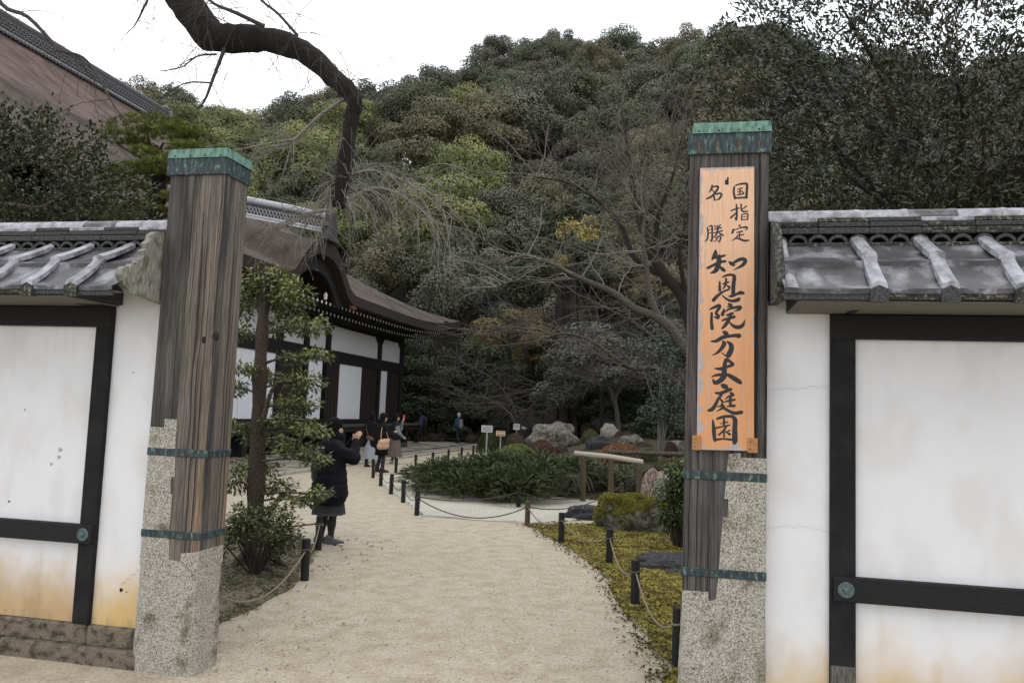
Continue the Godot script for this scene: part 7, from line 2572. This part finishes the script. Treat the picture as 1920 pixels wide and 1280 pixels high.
func people() -> void:
	var black := Color(0.010, 0.010, 0.012)
	# woman taking a picture
	var up := {"cell": 0.016, "h": 1.56, "head": V(0.03, 1.455, 0), "top": black, "legs": Color(0.008, 0.008, 0.009), "coat": Color(0.009, 0.0095, 0.0125), "hem": 0.54, "flare": 0.055, "puff": 0.03, "gloss": 0.7, "fingers": true,
		"elbow": [V(0.20, 1.12, -0.2), V(0.24, 1.10, 0.2)], "hand": [V(0.30, 1.33, -0.06), V(0.30, 1.33, 0.05)], "foot": [V(-0.06, 0, -0.1), V(0.03, 0, 0.1)], "knee": [V(-0.01, 0.44, -0.09), V(0.05, 0.44, 0.09)],
		"shoe": Color(0.055, 0.065, 0.075), "sole": true, "skirt": Color(0.05, 0.05, 0.056), "plaid": true, "skirt_hem": 0.38, "skirt_r": 0.205, "hair": Color(0.009, 0.009, 0.01), "hood": true, "collar": true}
	var a := figure("woman in black puffer coat and plaid skirt raising a phone beside the camellia", V(-4.33, 0, -9.63), 0.62, up)
	carried("phone", "dark phone held up in both hands by the woman in the puffer coat", "phone", a, [[V(0.335, 1.335, -0.05), V(0.335, 1.335, 0.05), 0.009, 0.009], [V(0.335, 1.385, -0.05), V(0.335, 1.385, 0.05), 0.009, 0.009], [V(0.335, 1.36, -0.055), V(0.335, 1.36, 0.055), 0.012, 0.012]], Color(0.02, 0.02, 0.022), [], 0.008)
	carried("backpack", "black gathered backpack on the back of the woman in the puffer coat", "backpack", a, [[V(-0.13, 1.05, -0.05), V(-0.13, 1.05, 0.05), 0.09, 0.09], [V(-0.14, 0.93, -0.06), V(-0.14, 0.93, 0.06), 0.1, 0.1], [V(-0.13, 0.84, -0.05), V(-0.13, 0.84, 0.05), 0.1, 0.1]], Color(0.012, 0.012, 0.014), [V(-0.2, 1.12, 0.09), V(-0.08, 1.27, 0.13), V(0.12, 1.2, 0.13), V(0.17, 1.05, 0.12), V(0.0, 0.9, 0.2), V(-0.18, 0.86, 0.13)])
	# group of three by the far bollards
	var stand := {"cell": 0.026, "h": 1.58, "top": black, "legs": Color(0.012, 0.012, 0.013), "coat": Color(0.012, 0.012, 0.014), "hem": 0.52, "flare": 0.03,
		"elbow": [V(-0.02, 0.98, -0.22), V(-0.02, 0.98, 0.22)], "hand": [V(0.06, 0.78, -0.2), V(0.06, 0.78, 0.2)], "foot": [V(-0.04, 0, -0.1), V(0.03, 0, 0.1)], "knee": [V(0.0, 0.44, -0.09), V(0.03, 0.44, 0.09)],
		"shoe": Color(0.01, 0.01, 0.01), "boot": 0.2, "hair": Color(0.012, 0.009, 0.008)}
	var g1 := stand.duplicate()
	g1.merge({"skirt": Color(0.34, 0.36, 0.42), "skirt_hem": 0.24, "skirt_r": 0.21, "hem": 0.55}, true)
	var p1 := figure("woman in long black coat over a pale grey skirt, seen from behind", V(-8.93, 0, -22.6), 1.35, g1)
	carried("shoulder_bag", "small brown crossbody bag on the woman with the pale grey skirt", "bag", p1, [[V(-0.17, 0.86, 0.0), V(-0.15, 0.82, 0.12), 0.06, 0.06]], Color(0.11, 0.065, 0.05), [V(-0.16, 0.9, 0.0), V(-0.15, 1.15, -0.1), V(-0.02, 1.31, -0.12)])
	var g2 := stand.duplicate()
	g2.merge({"hem": 0.5, "flare": 0.02, "h": 1.58, "hair_len": 0.16, "skirt": Color(0.01, 0.01, 0.011), "skirt_hem": 0.46, "skirt_r": 0.17, "elbow": [V(0.04, 0.98, -0.22), V(0.14, 1.02, 0.22)], "hand": [V(0.16, 0.8, -0.2), V(0.3, 1.08, 0.1)]}, true)
	var p2 := figure("woman all in black with short boots, middle of the three visitors", V(-7.95, 0, -20.9), 0.75, g2)
	carried("shoulder_bag", "large tan pink shoulder bag on the woman all in black", "bag", p2, [[V(0.0, 0.82, 0.25), V(-0.12, 0.80, 0.27), 0.1, 0.1], [V(0.02, 0.72, 0.25), V(-0.16, 0.71, 0.27), 0.09, 0.09], [V(0.08, 0.88, 0.24), V(0.0, 0.8, 0.25), 0.05, 0.08]], Color(0.55, 0.33, 0.22), [V(0.08, 0.93, 0.24), V(0.0, 1.15, 0.21), V(-0.04, 1.29, 0.14), V(-0.12, 1.1, 0.22), V(-0.14, 0.88, 0.27)])
	var g3 := stand.duplicate()
	g3.merge({"h": 1.56, "hem": 0.76, "coat": Color(0.02, 0.022, 0.024), "sleeve": Color(0.20, 0.23, 0.25), "skirt": Color(0.15, 0.12, 0.11), "skirt_hem": 0.22, "skirt_r": 0.24, "shoe": Color(0.7, 0.7, 0.7), "boot": 0.08, "hair_len": 0.08, "elbow": [V(0.2, 1.08, -0.2), V(0.05, 1.0, 0.24)], "hand": [V(0.24, 1.36, -0.08), V(0.22, 0.86, 0.18)]}, true)
	var p3 := figure("woman in dark vest, grey sleeves and brown grey skirt lifting a red phone", V(-8.85, 0, -24.4), 0.55, g3)
	carried("phone", "red phone lifted by the woman in the brown grey skirt", "phone", p3, [[V(0.27, 1.36, -0.1), V(0.27, 1.52, -0.1), 0.028, 0.028], [V(0.27, 1.36, -0.13), V(0.27, 1.52, -0.13), 0.028, 0.028]], Color(0.72, 0.05, 0.03), [])
	# walkers behind the veranda and on the far path
	var walk := stand.duplicate()
	walk.merge({"h": 1.66, "hem": 0.78, "flare": 0.0, "foot": [V(-0.26, 0.03, -0.08), V(0.24, 0.0, 0.08)], "knee": [V(-0.05, 0.44, -0.09), V(0.17, 0.46, 0.09)], "boot": 0.09}, true)
	var w1 := walk.duplicate()
	w1.merge({"coat": Color(0.012, 0.016, 0.03), "legs": Color(0.012, 0.014, 0.024), "top": Color(0.012, 0.016, 0.03)}, true)
	figure("person in dark navy clothes walking behind the veranda post", V(-14.1, 0, -39.9), 2.9, w1)
	var w2 := walk.duplicate()
	w2.merge({"coat": Color(0.11, 0.055, 0.22), "legs": Color(0.015, 0.014, 0.016), "top": Color(0.11, 0.055, 0.22)}, true)
	var q2 := figure("person in purple jacket walking left beyond the end of the veranda", V(-13.5, 0, -41.3), 2.9, w2)
	carried("backpack", "dark backpack on the walker in the purple jacket", "backpack", q2, [[V(-0.2, 1.2, 0), V(-0.2, 0.95, 0), 0.12, 0.13]], Color(0.012, 0.012, 0.018), [], 0.024)
	var w3 := walk.duplicate()
	w3.merge({"h": 1.62, "coat": Color(0.04, 0.09, 0.17), "legs": Color(0.016, 0.032, 0.046), "top": Color(0.022, 0.055, 0.11), "hair": Color(0.55, 0.55, 0.53), "shoe": Color(0.02, 0.02, 0.02), "foot": [V(-0.2, 0.0, -0.08), V(0.2, 0.02, 0.08)]}, true)
	var q3 := figure("white haired walker in blue jacket on the far path near the hill", V(-11.41, 0, -41.0), 2.5, w3)
	carried("backpack", "grey backpack on the white haired walker in the blue jacket", "backpack", q3, [[V(-0.19, 1.2, 0), V(-0.2, 0.95, 0), 0.11, 0.13]], Color(0.26, 0.26, 0.25), [V(-0.1, 1.3, 0.1), V(0.02, 1.33, 0.12), V(0.1, 1.15, 0.13)], 0.024)
